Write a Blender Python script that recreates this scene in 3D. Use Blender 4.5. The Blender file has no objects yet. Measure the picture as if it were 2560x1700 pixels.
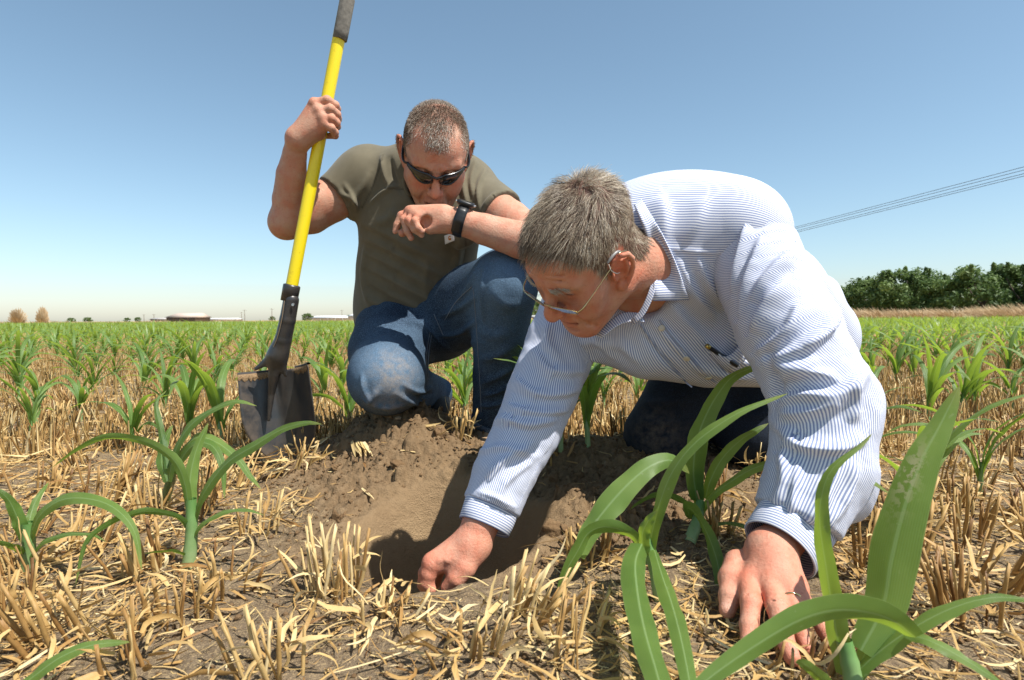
import bpy, math, random, os
import numpy as np
from mathutils import Vector, Matrix
from mathutils.bvhtree import BVHTree

scene = bpy.context.scene
COL = scene.collection
rng = np.random.default_rng(7)
random.seed(7)

# ------------------------------------------------------------------ camera
FPX = 1422.22                      # focal length in photo pixels (20 mm on a 36 mm sensor, 2560 px wide)
_p, _r = math.radians(2.13), math.radians(0.38)
CAM = np.array([0.0, 0.0, 0.40])
CF = np.array([0, math.cos(_p), -math.sin(_p)])
_u0 = np.array([0, math.sin(_p), math.cos(_p)])
CR = math.cos(_r) * np.array([1.0, 0, 0]) - math.sin(_r) * _u0
CU = math.cos(_r) * _u0 + math.sin(_r) * np.array([1.0, 0, 0])
cam_data = bpy.data.cameras.new("camera")
cam_data.lens = 20.0
cam_data.sensor_width = 36.0
cam_data.clip_start = 0.02
cam_data.clip_end = 9000
cam = bpy.data.objects.new("camera", cam_data)
COL.objects.link(cam)
cam.matrix_world = Matrix(((CR[0], CU[0], -CF[0], CAM[0]), (CR[1], CU[1], -CF[1], CAM[1]),
                           (CR[2], CU[2], -CF[2], CAM[2]), (0, 0, 0, 1)))
cam_data.dof.use_dof = True
cam_data.dof.focus_distance = 1.25
cam_data.dof.aperture_fstop = 9.0
scene.camera = cam

# ------------------------------------------------------------------ sky, sun, exposure
SUN_DIR = np.array([0.495, -0.33, 0.98])         # towards the sun: high, from the right and a little behind the camera
SUN_DIR = SUN_DIR / np.linalg.norm(SUN_DIR)
SUN_EL = math.asin(SUN_DIR[2])
world = bpy.data.worlds.new("World")
scene.world = world
world.use_nodes = True
_nt = world.node_tree
_bg = _nt.nodes["Background"]
_sky = _nt.nodes.new("ShaderNodeTexSky")
_sky.sky_type = 'NISHITA'
_sky.sun_disc = False
_sky.sun_elevation = SUN_EL
_sky.sun_rotation = math.atan2(SUN_DIR[0], SUN_DIR[1])
_sky.altitude = 50
_sky.air_density = 1.0
_sky.dust_density = 0.65
_sky.ozone_density = 3.4
_hs = _nt.nodes.new("ShaderNodeHueSaturation")
_hs.inputs["Saturation"].default_value = 0.90
_hs.inputs["Hue"].default_value = 0.484
_nt.links.new(_sky.outputs[0], _hs.inputs["Color"])
_nt.links.new(_hs.outputs[0], _bg.inputs[0])
_bg.inputs[1].default_value = 0.105
sun_data = bpy.data.lights.new("sun", 'SUN')
sun_data.energy = 5.0
sun_data.angle = math.radians(0.5)
sun_data.color = (1.0, 0.955, 0.88)
sun = bpy.data.objects.new("sun", sun_data)
COL.objects.link(sun)
sun.location = (3, -2, 6)
sun.rotation_euler = Vector(SUN_DIR).to_track_quat('Z', 'Y').to_euler()
scene.view_settings.view_transform = 'Standard'
scene.view_settings.look = 'None'
scene.view_settings.exposure = 0.64
scene.view_settings.gamma = 1.0
scene.view_settings.use_curve_mapping = False
scene.render.engine = 'CYCLES'
scene.cycles.max_bounces = 6
scene.cycles.diffuse_bounces = 3
scene.cycles.glossy_bounces = 3
scene.cycles.transmission_bounces = 4
scene.cycles.transparent_max_bounces = 8
# ------------------------------------------------------------------ helpers
def P(px, py, d):
    """point seen at photo pixel (px, py) at depth d along the optical axis"""
    return CAM + CF * d + CR * ((px - 1280.0) / FPX * d) - CU * ((py - 850.0) / FPX * d)

def ray(px, py):
    v = CF + CR * ((px - 1280.0) / FPX) - CU * ((py - 850.0) / FPX)
    return v / np.linalg.norm(v)

def PZ(px, py, z):
    v = ray(px, py)
    return CAM + v * ((z - CAM[2]) / v[2])

def nrm(v):
    v = np.asarray(v, float)
    return v / (np.linalg.norm(v, axis=-1, keepdims=True) + 1e-12)

def A(*pts):
    return np.array(pts, float)

def hash2(ix, iy, s):
    h = (ix.astype(np.int64) * 374761393 + iy.astype(np.int64) * 668265263 + s * 1274126177) & 0xFFFFFFFF
    h = ((h ^ (h >> 13)) * 1274126177) & 0xFFFFFFFF
    return ((h ^ (h >> 16)) & 0xFFFF) / 65535.0

def vnoise(x, y, s=0):
    """smooth value noise, about -1..1"""
    ix = np.floor(x); iy = np.floor(y)
    fx = x - ix; fy = y - iy
    fx = fx * fx * fx * (fx * (fx * 6 - 15) + 10); fy = fy * fy * fy * (fy * (fy * 6 - 15) + 10)
    a = hash2(ix, iy, s); b = hash2(ix + 1, iy, s); c = hash2(ix, iy + 1, s); d = hash2(ix + 1, iy + 1, s)
    return ((a * (1 - fx) + b * fx) * (1 - fy) + (c * (1 - fx) + d * fx) * fy) * 2 - 1

def noise3(p, f, s=0):
    return (vnoise(p[:, 0] * f + p[:, 2] * f * 0.37, p[:, 1] * f + p[:, 2] * f * 0.83, s)
            + vnoise(p[:, 1] * f + 7.1, p[:, 2] * f + p[:, 0] * f * 0.31, s + 1)
            + vnoise(p[:, 2] * f + 3.3, p[:, 0] * f + p[:, 1] * f * 0.43, s + 2)) / 3

def new_mesh(name, V, F, smooth=True, attrs=None, cols=None, fmat=None):
    """V (n,3); F: array (m,4)/(m,3) or list of such arrays; attrs {name: per-vertex float}; cols {name: (n,3)}"""
    me = bpy.data.meshes.new(name)
    V = np.asarray(V, np.float32)
    if isinstance(F, np.ndarray):
        F = [F]
    F = [np.asarray(f, np.int32) for f in F if len(f)]
    idx = np.concatenate([f.ravel() for f in F]) if F else np.zeros(0, np.int32)
    tot = np.concatenate([np.full(len(f), f.shape[1], np.int32) for f in F]) if F else np.zeros(0, np.int32)
    st = np.concatenate([[0], np.cumsum(tot)[:-1]]).astype(np.int32) if len(tot) else tot
    me.vertices.add(len(V)); me.vertices.foreach_set("co", V.ravel())
    me.loops.add(len(idx)); me.loops.foreach_set("vertex_index", idx)
    me.polygons.add(len(tot)); me.polygons.foreach_set("loop_start", st)
    if smooth:
        me.polygons.foreach_set("use_smooth", np.ones(len(tot), bool))
    for k, a in (attrs or {}).items():
        at = me.attributes.new(k, 'FLOAT', 'POINT'); at.data.foreach_set("value", np.asarray(a, np.float32).ravel())
    for k, c in (cols or {}).items():
        at = me.attributes.new(k, 'FLOAT_COLOR', 'POINT')
        c4 = np.ones((len(V), 4), np.float32); c4[:, :3] = c
        at.data.foreach_set("color", c4.ravel())
    me.update(calc_edges=True)
    return me

def link(o):
    COL.objects.link(o); return o

def tag(o, label=None, cat=None, group=None, kind=None):
    if label: o["label"] = label
    if cat: o["category"] = cat
    if group: o["group"] = group
    if kind: o["kind"] = kind
    return o

def obj(name, me, mat=None, parent=None):
    o = bpy.data.objects.new(name, me)
    if mat is not None and len(me.materials) == 0:
        me.materials.append(mat)
    if parent is not None:
        o.parent = parent
    return link(o)

def empty(name, loc, label, cat, group=None):
    o = bpy.data.objects.new(name, None)
    o.empty_display_size = 0.1
    o.location = loc
    return tag(link(o), label, cat, group)

class Geo:
    """collects simple pieces into one mesh"""
    def __init__(s): s.V = []; s.F = []; s.n = 0; s.T = []
    def add(s, V, F, tint=0.0):
        V = np.asarray(V, float)
        s.V.append(V); s.F.append(np.asarray(F, int) + s.n); s.n += len(V); s.T.append(np.full(len(V), tint))
    def grid(s, G, tint=0.0, wrap=False):
        """G (a,b,3) grid of points"""
        a, b = G.shape[:2]
        I = np.arange(a * b).reshape(a, b)
        if wrap: I = np.concatenate([I, I[:, :1]], 1)
        q = np.stack([I[:-1, :-1], I[:-1, 1:], I[1:, 1:], I[1:, :-1]], -1).reshape(-1, 4)
        s.add(G.reshape(-1, 3), q, tint)
    def tube(s, pts, r, n=8, tint=0.0, cap=True, flat=None):
        pts = np.asarray(pts, float); m = len(pts)
        r = np.broadcast_to(np.asarray(r, float), (m,))
        t = nrm(np.gradient(pts, axis=0))
        ref = np.array([0, 0, 1.0]) if abs(t[0][2]) < 0.9 else np.array([1.0, 0, 0])
        u = nrm(np.cross(t[0], ref)); G = np.zeros((m, n, 3)); an = np.arange(n) / n * 2 * math.pi
        for i in range(m):
            u = nrm(u - t[i] * (u @ t[i])); v = np.cross(t[i], u)
            G[i] = pts[i] + r[i] * (np.cos(an)[:, None] * u + (flat or 1.0) * np.sin(an)[:, None] * v)
        s.grid(G, tint, wrap=True)
        if cap:
            b = s.n
            for i, rev in ((0, True), (m - 1, False)):
                ring = G[i]; c = ring.mean(0); k = np.arange(n)
                tri = np.stack([k, (k + 1) % n, np.full(n, n), np.full(n, n)], -1)
                if rev: tri = tri[:, [1, 0, 2, 3]]
                s.add(np.concatenate([ring, c[None]]), tri[:, :3] if False else tri, tint)
    def box(s, c, sz, M=None, tint=0.0):
        sg = np.array([[x, y, z] for x in (-1, 1) for y in (-1, 1) for z in (-1, 1)], float) * np.asarray(sz) / 2
        if M is not None: sg = sg @ np.asarray(M).T
        s.add(sg + np.asarray(c), [[0, 1, 3, 2], [4, 6, 7, 5], [0, 4, 5, 1], [2, 3, 7, 6], [0, 2, 6, 4], [1, 5, 7, 3]], tint)
    def mesh(s, name, origin=(0, 0, 0), smooth=True):
        V = np.concatenate(s.V) - np.asarray(origin)
        F = np.concatenate(s.F)
        tri = F[:, 2] == F[:, 3]
        return new_mesh(name, V, [F[~tri], F[tri][:, :3]], smooth, {"tint": np.concatenate(s.T)})

def spline(pts, n):
    """Catmull-Rom through pts (k,dims) -> n samples, even in parameter"""
    pts = np.asarray(pts, float); k = len(pts)
    if k == 2:
        t = np.linspace(0, 1, n)[:, None]; return pts[0] * (1 - t) + pts[1] * t
    e = np.concatenate([[2 * pts[0] - pts[1]], pts, [2 * pts[-1] - pts[-2]]])
    L = np.concatenate([[0], np.cumsum(np.linalg.norm(np.diff(pts[:, :3], axis=0), axis=1))])
    s = np.linspace(0, L[-1], n)
    i = np.clip(np.searchsorted(L, s, side='right') - 1, 0, k - 2)
    t = ((s - L[i]) / (L[i + 1] - L[i] + 1e-12))[:, None]
    a, b, c, d = e[i], e[i + 1], e[i + 2], e[i + 3]
    return 0.5 * (2 * b + (c - a) * t + (2 * a - 5 * b + 4 * c - d) * t ** 2 + (3 * b - a - 3 * c + d) * t ** 3)

# ---- signed distance modelling, meshed with surface nets
def smin(a, b, k):
    if k <= 0: return np.minimum(a, b)
    h = np.maximum(k - np.abs(a - b), 0) / k
    return np.minimum(a, b) - h * h * k * 0.25

class Sdf:
    def __init__(s, vox): s.vox = vox; s.n = []
    def node(s, lo, hi, f, k=0.0, op='u'):
        s.n.append((np.asarray(lo, float), np.asarray(hi, float), f, k, op)); return s
    @staticmethod
    def f_cone(a, b, ra, rb, flat=None):
        a = np.asarray(a, float); b = np.asarray(b, float); ba = b - a; L2 = ba @ ba + 1e-12
        if flat is None:
            def f(X, Y, Z):
                x, y, z = X - a[0], Y - a[1], Z - a[2]
                t = np.clip((x * ba[0] + y * ba[1] + z * ba[2]) / L2, 0, 1)
                return np.sqrt((x - t * ba[0]) ** 2 + (y - t * ba[1]) ** 2 + (z - t * ba[2]) ** 2) - (ra + (rb - ra) * t)
        else:
            nv = np.asarray(flat[0], float); nv = nv - ba * (nv @ ba) / L2; nv = nrm(nv); sc = flat[1]
            def f(X, Y, Z):
                x, y, z = X - a[0], Y - a[1], Z - a[2]
                t = np.clip((x * ba[0] + y * ba[1] + z * ba[2]) / L2, 0, 1)
                x, y, z = x - t * ba[0], y - t * ba[1], z - t * ba[2]
                q = x * nv[0] + y * nv[1] + z * nv[2]
                d2 = x * x + y * y + z * z
                r = ra + (rb - ra) * t
                e = np.sqrt(d2 - q * q + (q / sc) ** 2)           # warped radius
                g = np.sqrt(d2 - q * q + (q / sc ** 2) ** 2) / (e + 1e-9)
                return (e - r) / np.maximum(g, 1e-3)
        return f
    def cone(s, a, b, ra, rb, k=0.01, op='u', flat=None, cut=None):
        a = np.asarray(a, float); b = np.asarray(b, float); R = max(ra, rb) * (max(1, flat[1]) if flat else 1)
        f = s.f_cone(a, b, ra, rb, flat)
        if cut is not None:
            f0 = f
            def f(X, Y, Z):
                d = f0(X, Y, Z)
                for (c, nv) in cut:
                    d = np.maximum(d, (X - c[0]) * nv[0] + (Y - c[1]) * nv[1] + (Z - c[2]) * nv[2])
                return d
        return s.node(np.minimum(a, b) - R, np.maximum(a, b) + R, f, k, op)
    def chain(s, pts, rad, k=0.01, op='u', flat=None, cut=None):
        """one node: a sharp union of cones along pts, blended into the rest with k"""
        pts = [np.asarray(p, float) for p in pts]
        fs = [s.f_cone(pts[i], pts[i + 1], rad[i], rad[i + 1], flat) for i in range(len(pts) - 1)]
        R = max(rad) * (max(1, flat[1]) if flat else 1)
        kk = min(rad) * 0.15
        def f(X, Y, Z):
            d = fs[0](X, Y, Z)
            for g in fs[1:]: d = smin(d, g(X, Y, Z), kk)
            if cut is not None:
                for (c, nv) in cut:
                    d = np.maximum(d, (X - c[0]) * nv[0] + (Y - c[1]) * nv[1] + (Z - c[2]) * nv[2])
            return d
        return s.node(np.min(pts, 0) - R, np.max(pts, 0) + R, f, k, op)
    def ell(s, c, r, k=0.01, op='u', M=None):
        c = np.asarray(c, float); r = np.asarray(r, float) * np.ones(3)
        def f(X, Y, Z):
            x, y, z = X - c[0], Y - c[1], Z - c[2]
            if M is not None:
                x, y, z = (x * M[0, 0] + y * M[1, 0] + z * M[2, 0], x * M[0, 1] + y * M[1, 1] + z * M[2, 1], x * M[0, 2] + y * M[1, 2] + z * M[2, 2])
            k0 = np.sqrt((x / r[0]) ** 2 + (y / r[1]) ** 2 + (z / r[2]) ** 2)
            k1 = np.sqrt((x / r[0] ** 2) ** 2 + (y / r[1] ** 2) ** 2 + (z / r[2] ** 2) ** 2) + 1e-9
            return k0 * (k0 - 1) / k1
        R = r.max() if M is not None else r
        return s.node(c - R, c + R, f, k, op)
    def build(s, pad=0.01):
        lo = np.min([n[0] for n in s.n if n[4] == 'u'], 0) - pad
        hi = np.max([n[1] for n in s.n if n[4] == 'u'], 0) + pad
        v = s.vox; dim = np.ceil((hi - lo) / v).astype(int) + 1
        D = np.full(dim, 0.08, np.float32)
        for (a, b, f, k, op) in s.n:
            m = k + 3 * v
            i0 = np.clip(np.floor((a - m - lo) / v).astype(int), 0, dim); i1 = np.clip(np.ceil((b + m - lo) / v).astype(int) + 1, 0, dim)
            if np.any(i1 <= i0): continue
            X = (lo[0] + v * np.arange(i0[0], i1[0]))[:, None, None].astype(np.float32)
            Y = (lo[1] + v * np.arange(i0[1], i1[1]))[None, :, None].astype(np.float32)
            Z = (lo[2] + v * np.arange(i0[2], i1[2]))[None, None, :].astype(np.float32)
            sl = tuple(slice(i0[j], i1[j]) for j in range(3))
            d = np.broadcast_to(f(X, Y, Z), D[sl].shape)
            if op == 'u': D[sl] = smin(D[sl], d, k)
            elif op == 's': D[sl] = -smin(-D[sl], d, k)
            elif op == 'i': D[sl] = -smin(-D[sl], -d, k)
            elif op == 'd': D[sl] = D[sl] - d
        return surfnets(D, lo, v)

def surfnets(D, lo, v):
    s = D < 0
    c = np.zeros(np.array(D.shape) - 1, np.uint8)
    for i in (0, 1):
        for j in (0, 1):
            for k in (0, 1):
                c += s[i:s.shape[0] - 1 + i, j:s.shape[1] - 1 + j, k:s.shape[2] - 1 + k]
    I = np.argwhere((c > 0) & (c < 8)); del c
    corner = {}
    for i in (0, 1):
        for j in (0, 1):
            for k in (0, 1):
                corner[(i, j, k)] = D[I[:, 0] + i, I[:, 1] + j, I[:, 2] + k]
    acc = np.zeros((len(I), 3)); cnt = np.zeros(len(I))
    for ax in range(3):
        for a in (0, 1):
            for b in (0, 1):
                p = [0, 0, 0]; o = [q for q in range(3) if q != ax]; p[o[0]] = a; p[o[1]] = b
                q = list(p); q[ax] = 1
                d0, d1 = corner[tuple(p)], corner[tuple(q)]
                m = (d0 < 0) != (d1 < 0)
                t = np.where(m, d0 / np.where(m, d0 - d1, 1), 0)
                pos = np.tile(np.array(p, float), (len(I), 1)); pos[:, ax] = t
                acc += pos * m[:, None]; cnt += m
    V = lo + v * (I + acc / cnt[:, None])
    idm = np.full(np.array(D.shape) - 1, -1, np.int32)
    idm[I[:, 0], I[:, 1], I[:, 2]] = np.arange(len(I))
    Fs = []
    for ax in range(3):
        o = [(ax + 1) % 3, (ax + 2) % 3]
        sl0 = [slice(1, -1)] * 3; sl0[ax] = slice(0, -1)
        sl1 = [slice(1, -1)] * 3; sl1[ax] = slice(1, None)
        a, b = s[tuple(sl0)], s[tuple(sl1)]
        E = np.argwhere(a != b)
        inside = a[E[:, 0], E[:, 1], E[:, 2]]
        off = np.ones(3, int); off[ax] = 0
        E = E + off
        def g(da, db):
            q = E.copy(); q[:, o[0]] -= da; q[:, o[1]] -= db
            return idm[q[:, 0], q[:, 1], q[:, 2]]
        quad = np.stack([g(1, 1), g(0, 1), g(0, 0), g(1, 0)], 1)
        quad[~inside] = quad[~inside][:, ::-1]
        Fs.append(quad)
    F = np.concatenate(Fs)
    return V, F[(F >= 0).all(1)]

def relax(V, F, it=1, lam=0.5, w=None):
    e = np.concatenate([F[:, [0, 1]], F[:, [1, 2]], F[:, [2, 3]], F[:, [3, 0]]])
    n = len(V)
    for _ in range(it):
        acc = np.stack([np.bincount(e[:, 0], V[e[:, 1], k], n) + np.bincount(e[:, 1], V[e[:, 0], k], n) for k in range(3)], 1)
        cnt = np.bincount(e[:, 0], minlength=n) + np.bincount(e[:, 1], minlength=n)
        l = lam if w is None else (lam * w)[:, None]
        V = V + l * (acc / np.maximum(cnt, 1)[:, None] - V)
    return V

def vnormals(V, F):
    n = np.cross(V[F[:, 2]] - V[F[:, 0]], V[F[:, 3]] - V[F[:, 1]])
    N = np.zeros_like(V)
    for k in range(4):
        for c in range(3):
            N[:, c] += np.bincount(F[:, k], n[:, c], len(V))
    return nrm(N)

def seg_dist(V, pts):
    """distance of V to a polyline, parameter 0..1 along it, and signed side vector index"""
    best = np.full(len(V), 1e9); tb = np.zeros(len(V)); vec = np.zeros_like(V)
    L = np.concatenate([[0], np.cumsum(np.linalg.norm(np.diff(pts, axis=0), axis=1))]); T = L[-1] + 1e-9
    for i in range(len(pts) - 1):
        a, b = pts[i], pts[i + 1]; ba = b - a
        t = np.clip(((V - a) @ ba) / (ba @ ba + 1e-12), 0, 1)
        w = V - a - t[:, None] * ba
        d = np.linalg.norm(w, axis=1); m = d < best
        best[m] = d[m]; tb[m] = (L[i] + t[m] * (L[i + 1] - L[i])) / T; vec[m] = w[m]
    return best, tb, vec

def folds(V, F, strokes):
    """strokes: (photo pixel polyline, width m, height m[, skew]) - cloth folds raised on (or pressed into) the surface they hit"""
    N = vnormals(V, F)
    bvh = BVHTree.FromPolygons(V.tolist(), F.tolist())
    D = np.zeros(len(V))
    for st in strokes:
        px, w, amp = st[0], st[1], st[2]; skew = st[3] if len(st) > 3 else 0.0
        pl = spline(np.array(px, float), max(2, 3 * len(px)))
        hits = []
        for (x, y) in pl:
            h = bvh.ray_cast(Vector(CAM), Vector(ray(x, y)))
            if h[0] is not None: hits.append(np.array(h[0]))
        if len(hits) < 2: continue
        hits = np.array(hits)
        lo, hi = hits.min(0) - 3 * w, hits.max(0) + 3 * w
        m = np.where(((V > lo) & (V < hi)).all(1))[0]
        d, t, vec = seg_dist(V[m], hits)
        tap = np.sqrt(np.clip(np.sin(np.clip(t, 0.02, 0.98) * math.pi), 0, 1))
        ww = w
        if skew:                                         # steeper towards image-right (skew>0) or image-left
            side = np.sign(vec @ (CR * 0.9 - CU * 0.45))
            ww = w * np.where(side * skew > 0, 1 - abs(skew), 1 + abs(skew))
        D[m] += amp * tap * np.exp(-(d / ww) ** 2)
    return V + N * D[:, None]

# ---- materials
def mat(name, base=(0.5, 0.5, 0.5), rough=0.6, metal=0.0, spec=0.5):
    m = bpy.data.materials.new(name); m.use_nodes = True
    b = m.node_tree.nodes["Principled BSDF"]
    b.inputs["Base Color"].default_value = (*base, 1); b.inputs["Roughness"].default_value = rough
    b.inputs["Metallic"].default_value = metal; b.inputs["Specular IOR Level"].default_value = spec
    return m

class NT:
    def __init__(s, m): s.t = m.node_tree; s.b = s.t.nodes["Principled BSDF"]; s.out = s.t.nodes["Material Output"]
    def n(s, typ, **kw):
        n = s.t.nodes.new(typ)
        for k, v in kw.items(): setattr(n, k, v)
        return n
    def l(s, a, b): s.t.links.new(a, b)
    def attr(s, name, out="Fac"): return s.n("ShaderNodeAttribute", attribute_name=name).outputs[out]
    def noise(s, scale, detail=4, vec=None, rough=0.55, dist=0.0):
        n = s.n("ShaderNodeTexNoise"); n.inputs["Scale"].default_value = scale; n.inputs["Detail"].default_value = detail
        n.inputs["Roughness"].default_value = rough; n.inputs["Distortion"].default_value = dist
        if vec is not None: s.l(vec, n.inputs["Vector"])
        return n.outputs["Fac"]
    def pos(s): return s.n("ShaderNodeNewGeometry").outputs["Position"]
    def obj(s): return s.n("ShaderNodeTexCoord").outputs["Object"]
    def ramp(s, fac, stops, interp='LINEAR'):
        r = s.n("ShaderNodeValToRGB"); e = r.color_ramp.elements; r.color_ramp.interpolation = interp
        while len(e) > 1: e.remove(e[-1])
        e[0].position = stops[0][0]; e[0].color = (*stops[0][1], 1)
        for p, c in stops[1:]:
            x = e.new(p); x.color = (*c, 1)
        s.l(fac, r.inputs[0]); return r.outputs[0]
    def mix(s, fac, a, b, mode='MIX'):
        m = s.n("ShaderNodeMix", data_type='RGBA', blend_type=mode)
        for v, i in ((fac, 0), (a, 6), (b, 7)):
            if isinstance(v, (int, float)): m.inputs[i].default_value = v
            elif isinstance(v, tuple): m.inputs[i].default_value = (*v, 1)
            else: s.l(v, m.inputs[i])
        return m.outputs[2]
    def math(s, op, a, b=0.0, c=0.0, clamp=False):
        m = s.n("ShaderNodeMath", operation=op, use_clamp=clamp)
        for v, i in ((a, 0), (b, 1), (c, 2)):
            if isinstance(v, (int, float)): m.inputs[i].default_value = v
            else: s.l(v, m.inputs[i])
        return m.outputs[0]
    def bump(s, h, strength=0.3, dist=0.01, prev=None):
        b = s.n("ShaderNodeBump"); b.inputs["Strength"].default_value = strength; b.inputs["Distance"].default_value = dist
        s.l(h, b.inputs["Height"])
        if prev is not None: s.l(prev, b.inputs["Normal"])
        return b.outputs[0]
    def base(s, c): s.l(c, s.b.inputs["Base Color"])
    def normal(s, c): s.l(c, s.b.inputs["Normal"])
# ------------------------------------------------------------------ ground: one sheet, dug hole, mounds, clods
def g_macro(x, y):
    r = np.sqrt(((x + 0.125) / 0.185) ** 2 + ((y - 1.062) / 0.220) ** 2) + 0.10 * vnoise(x * 7, y * 7, 31)
    t = np.clip((1.06 - r) / 0.46, 0, 1); hole = t * t * (3 - 2 * t)
    z = -0.165 * hole
    z = z + 0.182 * np.exp(-((x + 0.305) / 0.205) ** 2 - ((y - 1.52) / 0.19) ** 2)
    z = z + 0.030 * np.exp(-((x + 0.12) / 0.10) ** 2 - ((y - 1.36) / 0.10) ** 2)
    z = z + 0.085 * np.exp(-((x - 0.30) / 0.30) ** 2 - ((y - 1.46) / 0.20) ** 2)
    z = z + 0.060 * np.exp(-((x - 0.13) / 0.10) ** 2 - ((y - 1.06) / 0.12) ** 2)
    return z, np.clip(np.maximum(hole, (1.35 - r) / 0.5), 0, 1)

def g_soil(x, y):
    """1 where the soil has been dug over, 0 on the undisturbed stubble"""
    m = 1.5 * np.exp(-((x + 0.14) / 0.30) ** 4 - ((y - 1.17) / 0.27) ** 4)
    m = m + 1.4 * np.exp(-((x + 0.28) / 0.33) ** 4 - ((y - 1.47) / 0.22) ** 4)
    m = m + 1.3 * np.exp(-((x - 0.24) / 0.33) ** 4 - ((y - 1.33) / 0.26) ** 4)
    m = m + 1.2 * np.exp(-((x - 0.13) / 0.17) ** 4 - ((y - 1.05) / 0.17) ** 4)
    return np.clip(m + 0.45 * vnoise(x * 9, y * 9, 5) + 0.25 * vnoise(x * 25, y * 25, 6) - 0.25, 0, 1)

def _axis(a, b, d, far, grow):
    core = np.arange(a, b + d / 2, d); out = []
    s, p = d, b
    while p < far:
        s *= grow; p += s; out.append(p)
    lo = []; s, p = d, a
    while p > -far:
        s *= grow; p -= s; lo.append(p)
    return np.array(lo[::-1] + list(core) + out)

GX = _axis(-0.75, 0.70, 0.0042, 3200, 1.028)
GY = _axis(0.62, 1.62, 0.0042, 3200, 1.028)
GY = GY[GY > -60]
_X, _Y = np.meshgrid(GX, GY, indexing='ij')
_near = np.exp(-((_X / 6.0) ** 2 + ((_Y - 1) / 6.0) ** 2))
_mac, _hole = g_macro(_X, _Y)
_soil = g_soil(_X, _Y)
def billow(f, s): return np.abs(vnoise(_X * f, _Y * f, s))
_fld = 0.012 * vnoise(_X * 3, _Y * 3, 1) + 0.006 * vnoise(_X * 9, _Y * 9, 2) + 0.0035 * vnoise(_X * 28, _Y * 28, 3) + 0.0022 * vnoise(_X * 75, _Y * 75, 4)
_cl = (0.014 * vnoise(_X * 7, _Y * 7, 11) + 0.012 * billow(17, 12) + 0.013 * billow(41, 13) + 0.0095 * billow(88, 14) + 0.0055 * vnoise(_X * 160, _Y * 160, 15) - 0.015)
_rough = np.clip(1.0 - 1.0 * np.clip(_hole * 1.15, 0, 1), 0.13, 1)
GZ = _mac + _near * ((1 - _soil) * _fld + _soil * _cl * _rough) + np.where(np.abs(_X) + _Y > 40, 0.0, 0)
# clods pressed into the loose soil
for _i in range(1500):
    cx, cy = rng.uniform(-0.72, 0.66), rng.uniform(0.80, 1.78)
    sm = float(g_soil(np.array([cx]), np.array([cy]))[0]); hl = float(g_macro(np.array([cx]), np.array([cy]))[1][0])
    if sm < 0.5 or hl > 0.55: continue
    r = 0.005 + 0.016 * rng.random() ** 2.4
    i0, i1 = np.searchsorted(GX, [cx - 1.5 * r, cx + 1.5 * r]); j0, j1 = np.searchsorted(GY, [cy - 1.5 * r, cy + 1.5 * r])
    if i1 - i0 < 3 or j1 - j0 < 3: continue
    xx, yy = _X[i0:i1, j0:j1], _Y[i0:i1, j0:j1]
    an = rng.uniform(0, 3.14); ca, sa = math.cos(an), math.sin(an); el = rng.uniform(0.65, 1.0)
    u, v = (xx - cx) * ca + (yy - cy) * sa, (-(xx - cx) * sa + (yy - cy) * ca) / el
    q = np.sqrt(u * u + v * v) / r * (1 + 0.28 * vnoise(xx * 60, yy * 60, _i))
    zc = GZ[(i0 + i1) // 2, (j0 + j1) // 2]
    b = zc + r * (0.8 * np.sqrt(np.clip(1 - q * q, 0, 1)) - 0.2) + 0.0025 * vnoise(xx * 140, yy * 140, _i + 5)
    GZ[i0:i1, j0:j1] = np.where(q < 1, np.maximum(GZ[i0:i1, j0:j1], b), GZ[i0:i1, j0:j1])

def gz(x, y):
    """height of the ground sheet (bilinear)"""
    x = np.atleast_1d(np.asarray(x, float)); y = np.atleast_1d(np.asarray(y, float))
    i = np.clip(np.searchsorted(GX, x) - 1, 0, len(GX) - 2); j = np.clip(np.searchsorted(GY, y) - 1, 0, len(GY) - 2)
    tx = (x - GX[i]) / (GX[i + 1] - GX[i]); ty = (y - GY[j]) / (GY[j + 1] - GY[j])
    return (GZ[i, j] * (1 - tx) + GZ[i + 1, j] * tx) * (1 - ty) + (GZ[i, j + 1] * (1 - tx) + GZ[i + 1, j + 1] * tx) * ty

def on_ground(px, py, dz=0.0):
    """where the view through a photo pixel meets the ground sheet"""
    v = ray(px, py); t = np.linspace(0.4, 12, 6000)
    p = CAM + v * t[:, None]
    k = np.argmax(p[:, 2] < gz(p[:, 0], p[:, 1]) + dz)
    return p[k]

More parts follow.
